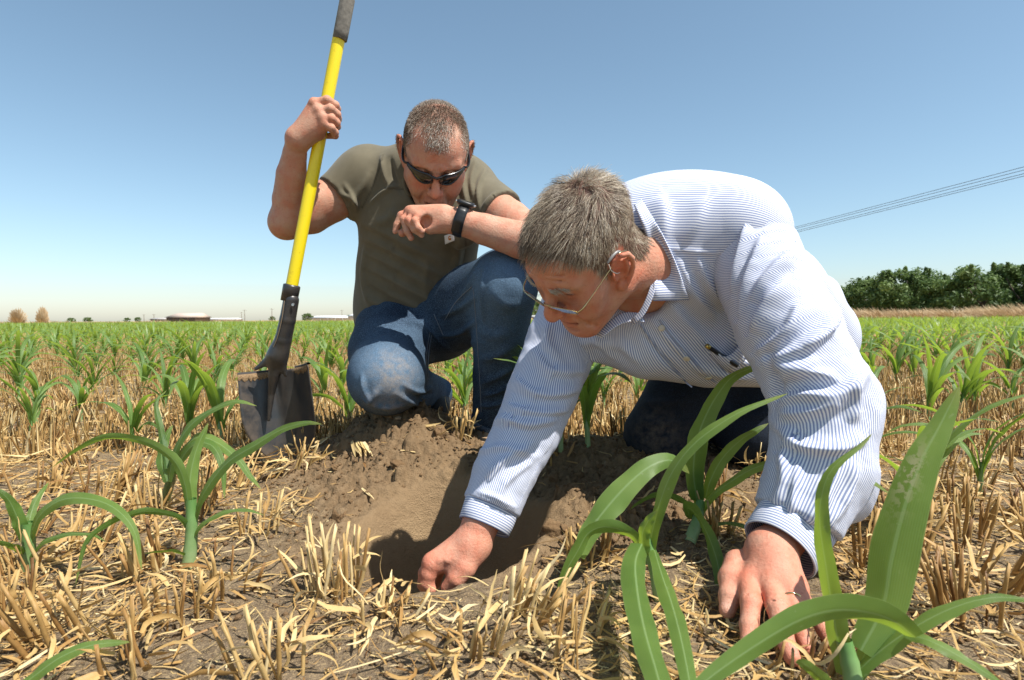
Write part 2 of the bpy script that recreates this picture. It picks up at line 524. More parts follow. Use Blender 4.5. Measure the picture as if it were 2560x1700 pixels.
def make_ground():
    nx, ny = len(GX), len(GY)
    V = np.stack([_X, _Y, GZ], -1).reshape(-1, 3)
    I = np.arange(nx * ny).reshape(nx, ny)
    F = np.stack([I[:-1, :-1], I[1:, :-1], I[1:, 1:], I[:-1, 1:]], -1).reshape(-1, 4)
    me = new_mesh("ground", V, F, True, {"soil": _soil.ravel(), "hole": _hole.ravel()})
    m = mat("field_soil", rough=0.95, spec=0.15); t = NT(m)
    pos = t.pos()
    soil = t.attr("soil"); hole = t.attr("hole")
    n1 = t.noise(7, 5, pos); n2 = t.noise(60, 5, pos, 0.65); n3 = t.noise(320, 4, pos, 0.7); nb = t.noise(0.6, 3, pos)
    field = t.ramp(n2, [(0.25, (0.095, 0.068, 0.042)), (0.55, (0.205, 0.152, 0.098)), (0.8, (0.32, 0.240, 0.145))])
    chaff = t.ramp(n3, [(0.52, (0, 0, 0)), (0.60, (1, 1, 1))])
    field = t.mix(t.math('MULTIPLY', chaff, 0.55), field, (0.52, 0.38, 0.20))
    dug = t.ramp(n2, [(0.2, (0.110, 0.070, 0.037)), (0.5, (0.215, 0.144, 0.080)), (0.85, (0.32, 0.225, 0.130))])
    dug = t.mix(t.math('MULTIPLY', n1, 0.5), dug, (0.215, 0.140, 0.074))
    smooth = t.ramp(n1, [(0.3, (0.27, 0.180, 0.098)), (0.7, (0.37, 0.258, 0.145))])
    dug = t.mix(t.math('MULTIPLY', hole, 0.85, clamp=True), dug, smooth)
    c = t.mix(soil, field, dug)
    # far away the stubble itself colours the sheet
    sep = t.n("ShaderNodeSeparateXYZ"); t.l(pos, sep.inputs[0])
    far = t.math('MULTIPLY', t.math('SUBTRACT', sep.outputs[1], 3.0), 0.12, clamp=True)
    c = t.mix(t.math('MULTIPLY', far, 0.85), c, t.ramp(nb, [(0.3, (0.36, 0.235, 0.095)), (0.7, (0.50, 0.345, 0.145))]))
    t.base(c)
    h = t.math('ADD', t.math('MULTIPLY', n2, 0.7), t.math('MULTIPLY', n3, 0.5))
    t.normal(t.bump(h, 1.0, 0.010))
    o = obj("ground", me, m)
    o["kind"] = "structure"
    return o
make_ground()
# ------------------------------------------------------------------ far things
def far_point(px, d, z=0.0):
    p = P(px, 797, d); return np.array([p[0], p[1], z])

def crown_mesh(name, rs, h, w, n, leaf, base_h):
    """many leaf-sized faces in clumps, uneven outline with shoots"""
    nc = 46; cs = []
    for i in range(nc):
        a = rs.uniform(0, 6.28); zf = rs.random() ** 0.8; rad = w * math.sqrt(max(0.03, 1 - (abs(zf - 0.42) / 0.62) ** 2.2)) * rs.uniform(0.45, 1.0)
        cs.append((math.cos(a) * rad, math.sin(a) * rad, base_h + zf * (h - base_h) * 0.93, rs.uniform(0.28, 0.55) * w * 0.55, rs.random()))
    for i in range(7):
        a = rs.uniform(0, 6.28); rad = w * rs.uniform(0.1, 0.8); cs.append((math.cos(a) * rad, math.sin(a) * rad, h * rs.uniform(0.88, 1.02), 0.055 * w, rs.random()))
    cs = np.array(cs); k = rs.integers(len(cs), size=n); q = nrm(rs.normal(0, 1, (n, 3))) * (rs.random((n, 1)) ** 0.45); c = cs[k]
    p = c[:, :3] + q * c[:, 3:4] * np.where(c[:, 3:4] < 0.12 * w, np.array([[0.7, 0.7, 1.9]]), np.array([[1, 1, 0.85]]))
    nn = nrm(q + rs.normal(0, 0.6, (n, 3)) + np.array([0, 0, 0.35])); u = nrm(np.cross(nn, rs.normal(0, 1, (n, 3)))); v = np.cross(nn, u); s = leaf * rs.uniform(0.6, 1.4, (n, 1))
    V = np.stack([p - u * s, p + v * s * 0.45, p + u * s, p - v * s * 0.45], 1).reshape(-1, 3); F = np.arange(n * 4).reshape(n, 4)
    return new_mesh(name, V, F, False, {"tint": np.repeat(np.clip(0.6 * c[:, 4] + 0.4 * rs.random(n), 0, 1), 4)})

def make_far():
    rs = np.random.default_rng(41)
    lm = mat("orchard_leaf", (0.05, 0.09, 0.025), 0.6); t = NT(lm); c = t.ramp(t.attr("tint"), [(0.0, (0.035, 0.070, 0.018)), (0.5, (0.105, 0.175, 0.042)), (1.0, (0.21, 0.285, 0.085))]); t.base(c)
    tr = t.n("ShaderNodeBsdfTranslucent"); t.l(c, tr.inputs[0]); mx = t.n("ShaderNodeMixShader"); mx.inputs[0].default_value = 0.32; t.l(t.b.outputs[0], mx.inputs[1]); t.l(tr.outputs[0], mx.inputs[2]); t.l(mx.outputs[0], t.out.inputs[0])
    bark = mat("bark", (0.10, 0.075, 0.055), 0.9)
    crowns = [crown_mesh("crown", rs, 4.4, 3.1, 9500, 0.13, 0.30) for _ in range(4)]
    for q in crowns: q.materials.append(lm)
    g = Geo(); g.tube([(0, 0, -0.2), (0.05, 0, 0.8), (0, 0.05, 1.6)], [0.20, 0.16, 0.10], 8)
    for a in range(5): g.tube([(0, 0.02, 1.2), (0.7 * math.cos(a * 1.26), 0.7 * math.sin(a * 1.26), 2.3), (1.2 * math.cos(a * 1.26), 1.2 * math.sin(a * 1.26), 3.4)], [0.09, 0.06, 0.03], 6)
    tm = g.mesh("trunk"); tm.materials.append(bark)
    def tree(p, s, lb, grp, k=None):
        e = empty("orchard_tree", p, lb, "tree", grp); e.scale = (s * rs.uniform(0.95, 1.1), s * rs.uniform(0.95, 1.1), s); e.rotation_euler = (0, 0, rs.uniform(0, 6.28))
        obj("trunk", tm, None, e); obj("crown", crowns[rs.integers(4) if k is None else k], None, e)
    spots = [(2560, 44, 0.98), (2455, 46.5, 1.0), (2350, 49.5, 0.86), (2262, 52, 1.04), (2180, 55, 0.90), (2105, 58, 0.80), (2035, 61.5, 0.8), (1975, 65, 0.8), (2690, 41, 1.0)]
    lbs = ["dark orchard tree at the right edge of the photo", "tall bushy orchard tree second from the right edge", "orchard tree in the middle of the row at the right", "tallest orchard tree left of the middle of the row", "rounded orchard tree near the left end of the visible row", "lowest orchard tree at the visible end of the row, next to the striped sleeve", "orchard tree hidden behind the striped sleeve", "orchard tree far behind the striped sleeve", "orchard tree just past the right edge"]
    for (px, d, s), lb in zip(spots, lbs): tree(far_point(px, d), s, lb, "orchard trees along the field edge")
    for px, d, s, w_ in ((2500, 52, 0.8, "rightmost"), (2400, 55, 0.85, "second from the right"), (2305, 58, 0.8, "middle one"), (2225, 61, 0.85, "second from the left"), (2150, 64, 0.75, "leftmost")):
        tree(far_point(px, d), s, "orchard tree of the second row behind the front trees, " + w_, "orchard trees in the second row")
    for px, d, s, w_ in ((1338, 150, 1.15, "middle one"), (1300, 158, 1.1, "left one"), (1385, 150, 1.1, "right one")): tree(far_point(px, d), s, "distant round tree between the jeans and the older man's face, " + w_, "distant trees beyond the field")
    # dry grass along the edges
    dry = mat("dry_grass", (0.5, 0.34, 0.16), 0.8); t = NT(dry); c = t.ramp(t.attr("tint"), [(0, (0.33, 0.21, 0.105)), (0.5, (0.52, 0.365, 0.20)), (1, (0.66, 0.52, 0.33))]); t.base(c)
    def grass(name, pa, pb, depth, n, h, lb):
        u = rs.random(n); p = pa[None] * (1 - u[:, None]) + pb[None] * u[:, None]; p[:, 1] += rs.uniform(0, depth, n)
        hh = h * rs.uniform(0.5, 1.0, n) * (0.75 + 0.45 * vnoise(u * 42, u * 0 + 3, 8)); d = nrm(np.stack([rs.normal(-0.5, 0.4, n), rs.normal(0, 0.4, n), np.ones(n)], 1))
        w = 0.02 * np.linalg.norm(pa) / 40; sd = np.stack([np.ones(n), 0 * u, 0 * u], 1) * w; b = p; m_ = p + d * hh[:, None] * 0.6; tp = p + d * hh[:, None] + np.stack([-0.25 * hh, 0 * hh, -0.05 * hh], 1)
        V = np.stack([b - sd, b + sd, m_ - sd * 0.8, m_ + sd * 0.8, tp], 1).reshape(-1, 3); i = (np.arange(n) * 5)[:, None]
        me = new_mesh(name, V, [i + np.array([[0, 1, 3, 2]]), i + np.array([[2, 3, 4]])], False, {"tint": np.repeat(np.clip(rs.normal(0.55, 0.22, n), 0, 1), 5)})
        o = obj(name, me, dry); tag(o, lb, "grass", None, "stuff")
    grass("dry_grass", far_point(1900, 52), far_point(2750, 37), 3.0, 22000, 1.35, "strip of tall dry tan grass below the orchard trees")
    grass("dry_grass", far_point(-250, 62), far_point(1450, 72), 3.0, 12000, 0.62, "strip of dry grass along the far edge of the field")
    grass("dry_grass", far_point(1250, 112), far_point(2000, 95), 3.0, 4000, 0.9, "dry grass in front of the distant trees")
    # two tall dry bushes at the far left
    for px, r, lb in ((45, 1.9, "broad dry tan bush at the far left edge of the field"), (106, 1.25, "narrow dry tan bush at the far left, right of the broad one")):
        p = far_point(px, 60); n = 900; q = nrm(rs.normal(0, 1, (n, 3))) * rs.random((n, 1)) ** 0.4; q[:, 2] = np.abs(q[:, 2]); e = p + q * np.array([r * 0.55, r * 0.5, 2.0 if r > 1.5 else 2.15]); b = p + q * np.array([0.25, 0.25, 0.6]); w = np.array([0.03, 0, 0])
        V = np.stack([b - w, b + w, e + w * 0.7, e - w * 0.7], 1).reshape(-1, 3) - p
        o = obj("dry_bush", new_mesh("dry_bush", V, np.arange(n * 4).reshape(n, 4), False, {"tint": np.repeat(np.clip(rs.normal(0.6, 0.2, n), 0, 1), 4)}), dry); o.location = p; tag(o, lb, "bush")
    # barn with an open front, long white sheds, house, small trees, poles
    roof = mat("grey_roof", (0.36, 0.34, 0.32), 0.6); tan = mat("tan_roof", (0.50, 0.40, 0.33), 0.7); dk = mat("painted_bay_shade", (0.09, 0.075, 0.065), 0.9); whi = mat("white_wall", (0.74, 0.74, 0.73), 0.7); wood = mat("weathered_wood", (0.16, 0.12, 0.09), 0.9); pale = mat("pale_wall", (0.55, 0.48, 0.40), 0.8); glass = mat("dark_window", (0.05, 0.06, 0.07), 0.2)
    def gable(e, org, L, W, hw, hr, m_roof, m_wall, doors=0, m_door=dk):
        g = Geo(); g.box((0, 0, hw / 2), (L, W, hw)); obj("wall", g.mesh("wall", smooth=False), m_wall, e)
        ov = 0.6; pr = np.array([[-L / 2 - ov, -W / 2 - ov, hw - 0.1], [-L / 2 + L * 0.10, 0, hw + hr], [-L / 2 - ov, W / 2 + ov, hw - 0.1]])
        x0, x1 = -L / 2 - ov, L / 2 + ov; y0, y1 = -W / 2 - ov, W / 2 + ov; z0, z1 = hw - 0.05, hw + hr
        V = np.array([[x0, y0, z0], [x1, y0, z0], [x1, y1, z0], [x0, y1, z0], [x0 + L * 0.16, 0, z1], [x1 - L * 0.05, 0, z1]])
        me = new_mesh("roof", V, [np.array([[0, 1, 5, 4], [2, 3, 4, 5], [0, 3, 2, 1]]), np.array([[1, 2, 5], [3, 0, 4]])], False); obj("roof", me, m_roof, e)
        for i in range(doors):
            g = Geo(); g.box((-L / 2 + (i + 0.5) * L / doors, -W / 2 - 0.03, hw * 0.45), (L / doors * 0.82, 0.10, hw * 0.9)); obj("bay", g.mesh("bay", smooth=False), m_door, e)
    p = far_point(472, 250); e = empty("barn", p, "open fronted barn with a pitched grey and tan roof on the horizon at the left", "barn"); gable(e, p, 12.5, 12, 2.0, 1.9, tan, wood, 4)  # dark slabs on the solid wall stand in for shade inside the bays
    p = far_point(402, 270); e = empty("house", p, "low house with a flat pale wall on the horizon left of the barn", "house"); gable(e, p, 7, 5, 1.3, 0.7, roof, pale, 2, glass)
    p = far_point(845, 320); e = empty("long_shed", p, "long white shed on the horizon right of the shovel", "shed"); gable(e, p, 33, 10, 1.6, 1.2, whi, whi, 8, pale)
    p = far_point(905, 300); e = empty("long_shed", p, "white shed on the horizon touching the kneeling man's shirt", "shed"); gable(e, p, 12, 10, 2.3, 1.4, whi, whi, 3, pale)
    p = far_point(560, 300); e = empty("long_shed", p, "low white shed on the horizon between the barn and the shovel", "shed"); gable(e, p, 16, 8, 1.2, 0.6, whi, pale, 4, pale)
    for px, d, s, lb in ((768, 240, 0.72, "small dark tree on the horizon just right of the shovel"), (220, 150, 0.34, "small green shrub tree on the horizon at the far left"), (178, 210, 0.42, "tiny tree on the horizon between the dry bush and the green shrub"), (318, 260, 0.46, "tiny dark tree on the horizon left of the barn"), (345, 262, 0.50, "tiny tree nearest the barn on its left"), (870, 330, 0.72, "small tree behind the long white shed"), (902, 340, 0.8, "small tree behind the shed by the kneeling man"), (680, 320, 0.6, "small tree on the horizon left of the shovel socket")):
        tree(far_point(px, d), s, lb, "small trees along the horizon")
    pm = Geo(); pm.tube([(0, 0, 0), (0, 0, 7.5)], [0.16, 0.11], 6); pmesh = pm.mesh("pole"); ca_ = Geo(); ca_.box((0, 0, 7.0), (2.2, 0.12, 0.14)); cm = ca_.mesh("crossarm", smooth=False); pmesh.materials.append(wood); cm.materials.append(wood)
    for px, d, sc, w_ in ((385, 330, .6, "just left of the barn"), (360, 340, .6, "furthest left, left of the barn"), (612, 330, .9, "right of the low white shed"), (604, 420, .9, "farther one right of the low white shed"), (680, 300, .9, "left of the shovel socket"), (855, 400, 1.0, "behind the long white shed")):
        e = empty("utility_pole", far_point(px, d), "thin utility pole on the horizon, " + w_, "utility pole", "utility poles on the horizon"); e.scale = (1, 1, sc); obj("pole", pmesh, None, e); obj("crossarm", cm, None, e)
    # overhead wires
    wm = mat("wire", (0.05, 0.05, 0.055), 0.6)
    for (y0, y1, lb) in ((417, 566, "topmost overhead wire at the right"), (425, 570, "second overhead wire from the top at the right"), (434, 576, "third overhead wire from the top at the right"), (440, 580, "lowest overhead wire at the right")):
        sl = (y1 - y0) / (1995.0 - 2560.0); a = P(2760, y0 + sl * 200, 32); b = P(1330, y0 + sl * (1330 - 2560), 330); g = Geo()
        k = np.linspace(0, 1, 24) ** 2; pts = a[None] * (1 - k[:, None]) + b[None] * k[:, None]
        g.tube(pts, 0.018 + 0.035 * k, 5); o = obj("overhead_wire", g.mesh("overhead_wire", a), wm); o.location = a; tag(o, lb, "wire", "overhead wires crossing the sky at the right")
    # white pickup by the distant trees
    p = far_point(1350, 118); e = empty("parked_car", p, "white pickup parked in front of the distant trees", "car"); carw = mat("white_paint", (0.78, 0.78, 0.78), 0.3); tyre = mat("tyre_rubber", (0.02, 0.02, 0.02), 0.8)
    prof = [(-2.5, 0.45), (-2.55, 0.9), (-2.4, 1.08), (-0.7, 1.10), (-0.45, 1.68), (0.75, 1.70), (1.35, 1.12), (2.4, 1.0), (2.55, 0.75), (2.5, 0.45)]
    V = np.array([[x, y, z] for y in (-0.9, 0.9) for x, z in prof]); n = len(prof); k = np.arange(n); F = [np.stack([k, (k + 1) % n, (k + 1) % n + n, k + n], -1)]
    me = new_mesh("body", V, F + [np.arange(n)[::-1][None], (np.arange(n) + n)[None]], False); obj("body", me, carw, e)
    for x in (-1.6, 1.6):
        for y in (-0.85, 0.85): g = Geo(); g.tube([(x, y - 0.1, 0.38), (x, y + 0.1, 0.38)], 0.38, 14); obj("wheel", g.mesh("wheel"), tyre, e)
    g = Geo(); V = np.array([[-0.38, -0.915, 1.15], [1.15, -0.915, 1.15], [0.72, -0.915, 1.58], [-0.30, -0.915, 1.58]]); g.add(V, [[0, 1, 2, 3]]); obj("window", g.mesh("window", smooth=False), glass, e)
make_far()
# ------------------------------------------------------------------ people: heads, skin, hair
def mk_frame(f, u):
    f = nrm(f); u = np.asarray(u, float); u = nrm(u - f * (u @ f))
    return np.stack([np.cross(f, u), f, u], 1)          # columns: own right, forward, up

def skin_mat(name, red=0.0):
    m = mat(name, rough=0.55, spec=0.32); t = NT(m)
    col = t.attr("col", "Color"); o = t.pos()
    n1 = t.noise(38, 4, o); n2 = t.noise(210, 3, o); n3 = t.noise(900, 2, o)
    c = t.mix(t.ramp(n1, [(0.38, (0, 0, 0)), (0.68, (0.7, 0.7, 0.7))]), col, t.mix(1.0, col, (0.98, 0.62, 0.54), 'MULTIPLY'))
    c = t.mix(t.ramp(n2, [(0.58, (0, 0, 0)), (0.74, (0.5, 0.5, 0.5))]), c, t.mix(1.0, col, (0.66, 0.46, 0.38), 'MULTIPLY'))
    t.base(c)
    t.b.inputs["Subsurface Weight"].default_value = 0.14
    t.b.inputs["Subsurface Radius"].default_value = (0.010, 0.0042, 0.0022)
    t.b.inputs["Subsurface Scale"].default_value = 1.0
    h = t.math('ADD', t.math('MULTIPLY', n3, 0.4), t.math('MULTIPLY', n2, 0.6))
    t.normal(t.bump(h, 0.7, 0.0028))
    rr = t.math('ADD', t.math('MULTIPLY', n1, 0.22), 0.45); t.l(rr, t.b.inputs["Roughness"])
    return m

def build_head(M, O, neck_world, neck_r=0.058, old=True, ear_y=-0.012, vox=0.0021):
    """a head in its own frame (x right, y forward, z up; origin between the ears), returned in world space"""
    s = Sdf(vox)
    nw = [(np.asarray(p) - O) @ M for p in neck_world]
    s.ell((0, -0.012, 0.052), (0.0765, 0.099, 0.079), 0)
    s.ell((0, 0.032, 0.052), (0.065, 0.064, 0.062), 0.03)
    s.ell((0, 0.040, -0.012), (0.062, 0.052, 0.070), 0.03)
    s.ell((0, -0.02, -0.015), (0.066, 0.07, 0.06), 0.03)
    for x in (-1, 1):
        s.cone((x * 0.012, 0.092, 0.037), (x * 0.046, 0.077, 0.040), 0.0105, 0.010, 0.016)          # brow
        s.ell((x * 0.048, 0.060, -0.004), (0.022, 0.024, 0.018), 0.024)                              # cheekbone
        s.ell((x * 0.040, 0.068, -0.036), (0.022, 0.024, 0.026), 0.024)                              # cheek
        s.cone((x * 0.056, 0.004, -0.052), (x * 0.020, 0.072, -0.099), 0.021, 0.0185, 0.03)          # jaw
    s.ell((0, 0.080, -0.100), (0.022, 0.019, 0.017), 0.022)                                          # chin
    s.ell((0, 0.077, -0.063), (0.030, 0.023, 0.028), 0.02)                                           # muzzle
    s.cone((0, 0.066, -0.082), (0, 0.030, -0.092), 0.026, 0.034, 0.03)                               # under jaw
    for x in (-1, 1):
        s.ell((x * 0.032, 0.100, 0.019), (0.019, 0.020, 0.0125), 0.014, 's')                         # eye socket
    for x in (-1, 1):
        s.ell((x * 0.0315, 0.0735, 0.0175), (0.0150, 0.0145, 0.0125), 0.004)                         # eyeball under lids
        s.chain([(x * 0.017, 0.0855, 0.0235), (x * 0.031, 0.0905, 0.0262), (x * 0.046, 0.080, 0.0215)], [0.0028, 0.0034, 0.0028], 0.005)   # upper lid
        s.chain([(x * 0.018, 0.0840, 0.0115), (x * 0.031, 0.0870, 0.0085), (x * 0.045, 0.079, 0.0125)], [0.0026, 0.0030, 0.0026], 0.005)   # lower lid
        s.chain([(x * 0.018, 0.0885, 0.0172), (x * 0.031, 0.0915, 0.0180), (x * 0.045, 0.0825, 0.0160)], [0.0012, 0.0018, 0.0012], 0.002, 's')
    # nose
    ns = 1.10 if old else 1.0
    s.cone((0, 0.089, 0.030), (0, 0.1135 + (0.001 if old else 0), -0.012), 0.0085, 0.0105 * ns, 0.011)
    s.ell((0, 0.1155 + (0.001 if old else 0), -0.021), (0.0125 * ns, 0.0118 * ns, 0.0118 * ns), 0.008)
    for x in (-1, 1):
        s.ell((x * 0.0135, 0.104, -0.0235), (0.0075, 0.0115, 0.0090), 0.006)
    for x in (-1, 1):
        s.ell((x * 0.0068, 0.1105, -0.0315), (0.0040, 0.0062, 0.0042), 0.003, 's')
    s.cone((0, 0.1045, -0.036), (0, 0.1005, -0.048), 0.0022, 0.0030, 0.004, 's')                     # philtrum
    # mouth
    s.chain([(-0.024, 0.0865, -0.0605), (-0.010, 0.0975, -0.0560), (0, 0.0990, -0.0575), (0.010, 0.0975, -0.0560), (0.024, 0.0865, -0.0605)], [0.0028, 0.0048, 0.0046, 0.0048, 0.0028], 0.005)
    s.chain([(-0.022, 0.0860, -0.0645), (0, 0.0965, -0.0700), (0.022, 0.0860, -0.0645)], [0.0030, 0.0062, 0.0030], 0.005)
    s.chain([(-0.026, 0.0900, -0.0620), (-0.010, 0.1030, -0.0625), (0, 0.1045, -0.0632), (0.010, 0.1030, -0.0625), (0.026, 0.0900, -0.0620)], [0.0018, 0.0034 if old else 0.0026, 0.0040 if old else 0.0026, 0.0034 if old else 0.0026, 0.0018], 0.002, 's')
    s.chain([(-0.014, 0.0975, -0.0815), (0, 0.1000, -0.0825), (0.014, 0.0975, -0.0815)], [0.004, 0.0055, 0.004], 0.008, 's')   # mentolabial crease
    for x in (-1, 1):                                                                                 # nasolabial fold, crow's feet
        s.chain([(x * 0.018, 0.1035, -0.022), (x * 0.030, 0.0945, -0.042), (x * 0.035, 0.086, -0.062), (x * 0.033, 0.0835, -0.076)], [0.0022, 0.0034, 0.0032, 0.002], 0.007, 's')
        if old:
            s.chain([(x * 0.040, 0.0955, -0.052), (x * 0.044, 0.084, -0.072), (x * 0.040, 0.076, -0.088)], [0.002, 0.003, 0.002], 0.006, 's')
        if old:
            for zz_, dy_ in ((0.056, 0.0), (0.066, -0.002)):
                s.chain([(0, 0.0995 + dy_, zz_), (x * 0.022, 0.0955 + dy_, zz_ + 0.002), (x * 0.042, 0.083 + dy_, zz_ - 0.002)], [0.0016, 0.0016, 0.0012], 0.005, 's')
            for q in (0.0, 0.016, 0.032):
                s.cone((x * 0.0605, -0.012 - q * 0.6, -0.060 - q), (x * 0.050, 0.030 - q * 0.9, -0.095 - q * 0.6), 0.0022, 0.0016, 0.006, 's')
        s.cone((x * 0.006, 0.1045, 0.036), (x * 0.005, 0.1035, 0.050), 0.0018, 0.0014, 0.005, 's')   # frown lines
    # ears
    for x in (-1, 1):
        eo = np.array([x * 0.0735, ear_y, 0.002])
        ex = nrm(np.array([0.0, -0.93, 0.0]) + np.array([x * 0.46, 0, 0])); ez = nrm(np.array([x * 0.10, -0.16, 1.0])); en = np.cross(ex, ez) * (1 if np.cross(ex, ez)[0] * x > 0 else -1)
        E = np.stack([ex, ez, en], 1)                    # u backwards, v up, w outwards
        q = lambda u, v, w=0.0: eo + E @ (np.array([u, v, w]) * 1.14)
        s.ell(q(0.010, 0.0, 0.0), (0.0165, 0.0285, 0.0042), 0.006, 'u', E)
        hel = [(-0.006, 0.004), (-0.008, 0.016), (-0.001, 0.028), (0.010, 0.0325), (0.021, 0.028), (0.027, 0.015), (0.027, 0.000), (0.022, -0.013), (0.014, -0.024)]
        s.chain([q(u, v, 0.006) for u, v in hel], [0.0034, 0.0036, 0.0038, 0.0042, 0.0044, 0.0042, 0.0038, 0.0036, 0.0040], 0.004)
        s.chain([q(0.018, 0.018, 0.004), q(0.0185, 0.004, 0.006), q(0.013, -0.010, 0.006)], [0.0028, 0.0034, 0.003], 0.004)
        s.ell(q(0.007, -0.028, 0.003), (0.0095, 0.0095, 0.0055), 0.006, 'u', E)
        s.ell(q(0.007, -0.001, 0.009), (0.0095, 0.0125, 0.0095), 0.003, 's', E)
        s.ell(q(0.006, 0.018, 0.008), (0.007, 0.006, 0.005), 0.004, 's', E)
        s.ell(q(-0.003, -0.004, 0.005), (0.004, 0.0065, 0.004), 0.004, 'u', E)
    # neck
    s.chain([(0, -0.028, -0.025)] + nw, [0.060] + [neck_r] * len(nw), 0.03)
    for x in (-1, 1):
        s.cone((x * 0.056, -0.020, -0.045), nw[-1] + np.array([x * 0.02, 0.035, 0.0]), 0.013, 0.012, 0.02)   # sternomastoid
    V, F = s.build()
    return V, F

def head_colors(L, base, N=None, old=True):
    """skin colour by region of the head (own frame coordinates)"""
    x, y, z = np.abs(L[:, 0]), L[:, 1], L[:, 2]
    C = np.tile(np.array(base, float), (len(L), 1))
    def blend(w, c):
        w = np.clip(w, 0, 1)[:, None]; C[:] = C * (1 - w) + np.array(c) * w
    g = lambda cx, cy, cz, r: np.exp(-(((x - cx) ** 2 + (y - cy) ** 2 + (z - cz) ** 2) / r ** 2))
    red = np.array(base) * np.array([1.02, 0.66, 0.58])
    blend(0.55 * g(0, 0.112, -0.02, 0.02), red)
    blend(0.50 * g(0.048, 0.065, -0.012, 0.028), red)
    blend(0.60 * np.exp(-((x - 0.085) / 0.014) ** 2) * (np.abs(z) < 0.05) * (np.abs(y + 0.01) < 0.04), np.array(base) * np.array([1.0, 0.60, 0.50]))
    blend(0.35 * g(0, 0.085, 0.075, 0.05), red)
    lip = np.exp(-((z + 0.0635) / 0.0085) ** 2) * (x < 0.022) * (y > 0.082)
    blend(0.55 * lip, np.array(base) * np.array([0.85, 0.50, 0.46]))
    if not old:
        beard = np.clip((-0.03 - z) / 0.02, 0, 1) * np.clip((y - 0.0) / 0.03, 0, 1)
        blend(0.22 * beard, np.array(base) * np.array([0.55, 0.55, 0.58]))
    blend(0.8 * np.exp(-((z + 0.0628) / 0.0022) ** 2) * (x < 0.025) * (y > 0.08), np.array(base) * np.array([0.28, 0.16, 0.15]))
    eye = np.exp(-((z - 0.0172) / 0.0028) ** 2) * np.exp(-((x - 0.0315) / 0.0115) ** 4) * (y > 0.07)
    blend(0.9 * eye, (0.03, 0.02, 0.016))
    blend(0.25 * np.exp(-((z - 0.008) / 0.01) ** 2) * np.exp(-((x - 0.033) / 0.014) ** 2) * (y > 0.06), red * 0.75)
    return C

def hair_mesh(roots, dirs, norms, length, width, rs, seg=3, curl=0.35, lift=0.5):
    """tapered three-sided strands growing from roots along dirs"""
    n = len(roots); S = seg + 1
    L = np.broadcast_to(np.asarray(length, float), (n,)); W = np.broadcast_to(np.asarray(width, float), (n,))
    jit = rs.normal(0, 1, (n, 3))
    P0 = np.zeros((n, S, 3))
    p = roots.copy()
    for k in range(S):
        P0[:, k] = p
        t = k / seg
        d = nrm(dirs * 1.0 + norms * (lift * (1 - 1.3 * t))[..., None] * 1.0 + jit * curl * (0.4 + 0.6 * t)) if np.ndim(lift) else nrm(dirs + norms * lift * (1 - 1.2 * t) + jit * curl * (0.4 + 0.6 * t))
        p = p + d * (L / seg)[:, None]
    t = nrm(P0[:, -1] - P0[:, 0]); u = nrm(np.cross(t, norms + 1e-4)); v = np.cross(t, u)
    ang = np.arange(3) / 3 * 2 * math.pi
    w = W[:, None] * np.linspace(1, 0.35, S)[None]
    G = P0[:, :, None, :] + w[:, :, None, None] * (np.cos(ang)[None, None, :, None] * u[:, None, None, :] + np.sin(ang)[None, None, :, None] * v[:, None, None, :])
    V = G.reshape(-1, 3)
    b = (np.arange(n) * S * 3)[:, None, None]
    k = (np.arange(seg) * 3)[None, :, None]; a = np.arange(3)[None, None, :]; a1 = (a + 1) % 3
    F = np.stack([b + k + a, b + k + a1, b + k + 3 + a1, b + k + 3 + a], -1).reshape(-1, 4)
    return V, F, np.repeat(rs.random(n), S * 3)

def hair_mat(name, stops):
    m = mat(name, rough=0.42, spec=0.5); t = NT(m)
    t.base(t.ramp(t.attr("tint"), stops)); return m

def sample_surface(V, F, n, rs):
    a = np.linalg.norm(np.cross(V[F[:, 2]] - V[F[:, 0]], V[F[:, 3]] - V[F[:, 1]]), axis=1)
    i = rs.choice(len(F), n, p=a / a.sum()); u, v = rs.random((n, 1)), rs.random((n, 1))
    q = V[F[i]]
    return (q[:, 0] * (1 - u) + q[:, 1] * u) * (1 - v) + (q[:, 3] * (1 - u) + q[:, 2] * u) * v, i

def join_parts(parts):
    V = []; F = []; C = []; n = 0
    for v, f, c in parts:
        V.append(v); F.append(f + n); n += len(v); C.append(np.broadcast_to(c, v.shape))
    return np.concatenate(V), np.concatenate(F), np.concatenate(C)

def finger(s, pts, rad, k=0.004):
    """one finger: sharp against its neighbours, rooted in the palm"""
    pts = [np.asarray(p) for p in pts]
    s.chain(pts, rad, k)
    for p, r in zip(pts[1:-1], rad[1:-1]):             # knuckle swell
        s.ell(p, (r * 1.03,) * 3, r * 0.35)

def sheet(name, G, thick, mt, parent, origin, attrs=None):
    """cloth sheet from a grid of points (a,b,3), with thickness"""
    a, b = G.shape[:2]
    du = np.gradient(G, axis=0); dv = np.gradient(G, axis=1); N = nrm(np.cross(du, dv))
    T = np.concatenate([G.reshape(-1, 3), (G + N * thick).reshape(-1, 3)])
    I = np.arange(a * b).reshape(a, b); J = I + a * b
    q = lambda A: np.stack([A[:-1, :-1], A[:-1, 1:], A[1:, 1:], A[1:, :-1]], -1).reshape(-1, 4)
    F = [q(I)[:, ::-1], q(J)]
    ring = np.concatenate([I[0, :], I[1:, -1], I[-1, -2::-1], I[-2:0:-1, 0]]); r2 = np.roll(ring, -1)
    F.append(np.stack([ring, r2, r2 + a * b, ring + a * b], -1))
    at = {k: np.concatenate([v.ravel(), v.ravel()]) for k, v in (attrs or {}).items()}
    me = new_mesh(name, T - origin, np.concatenate(F), True, at)
    return obj(name, me, mt, parent)

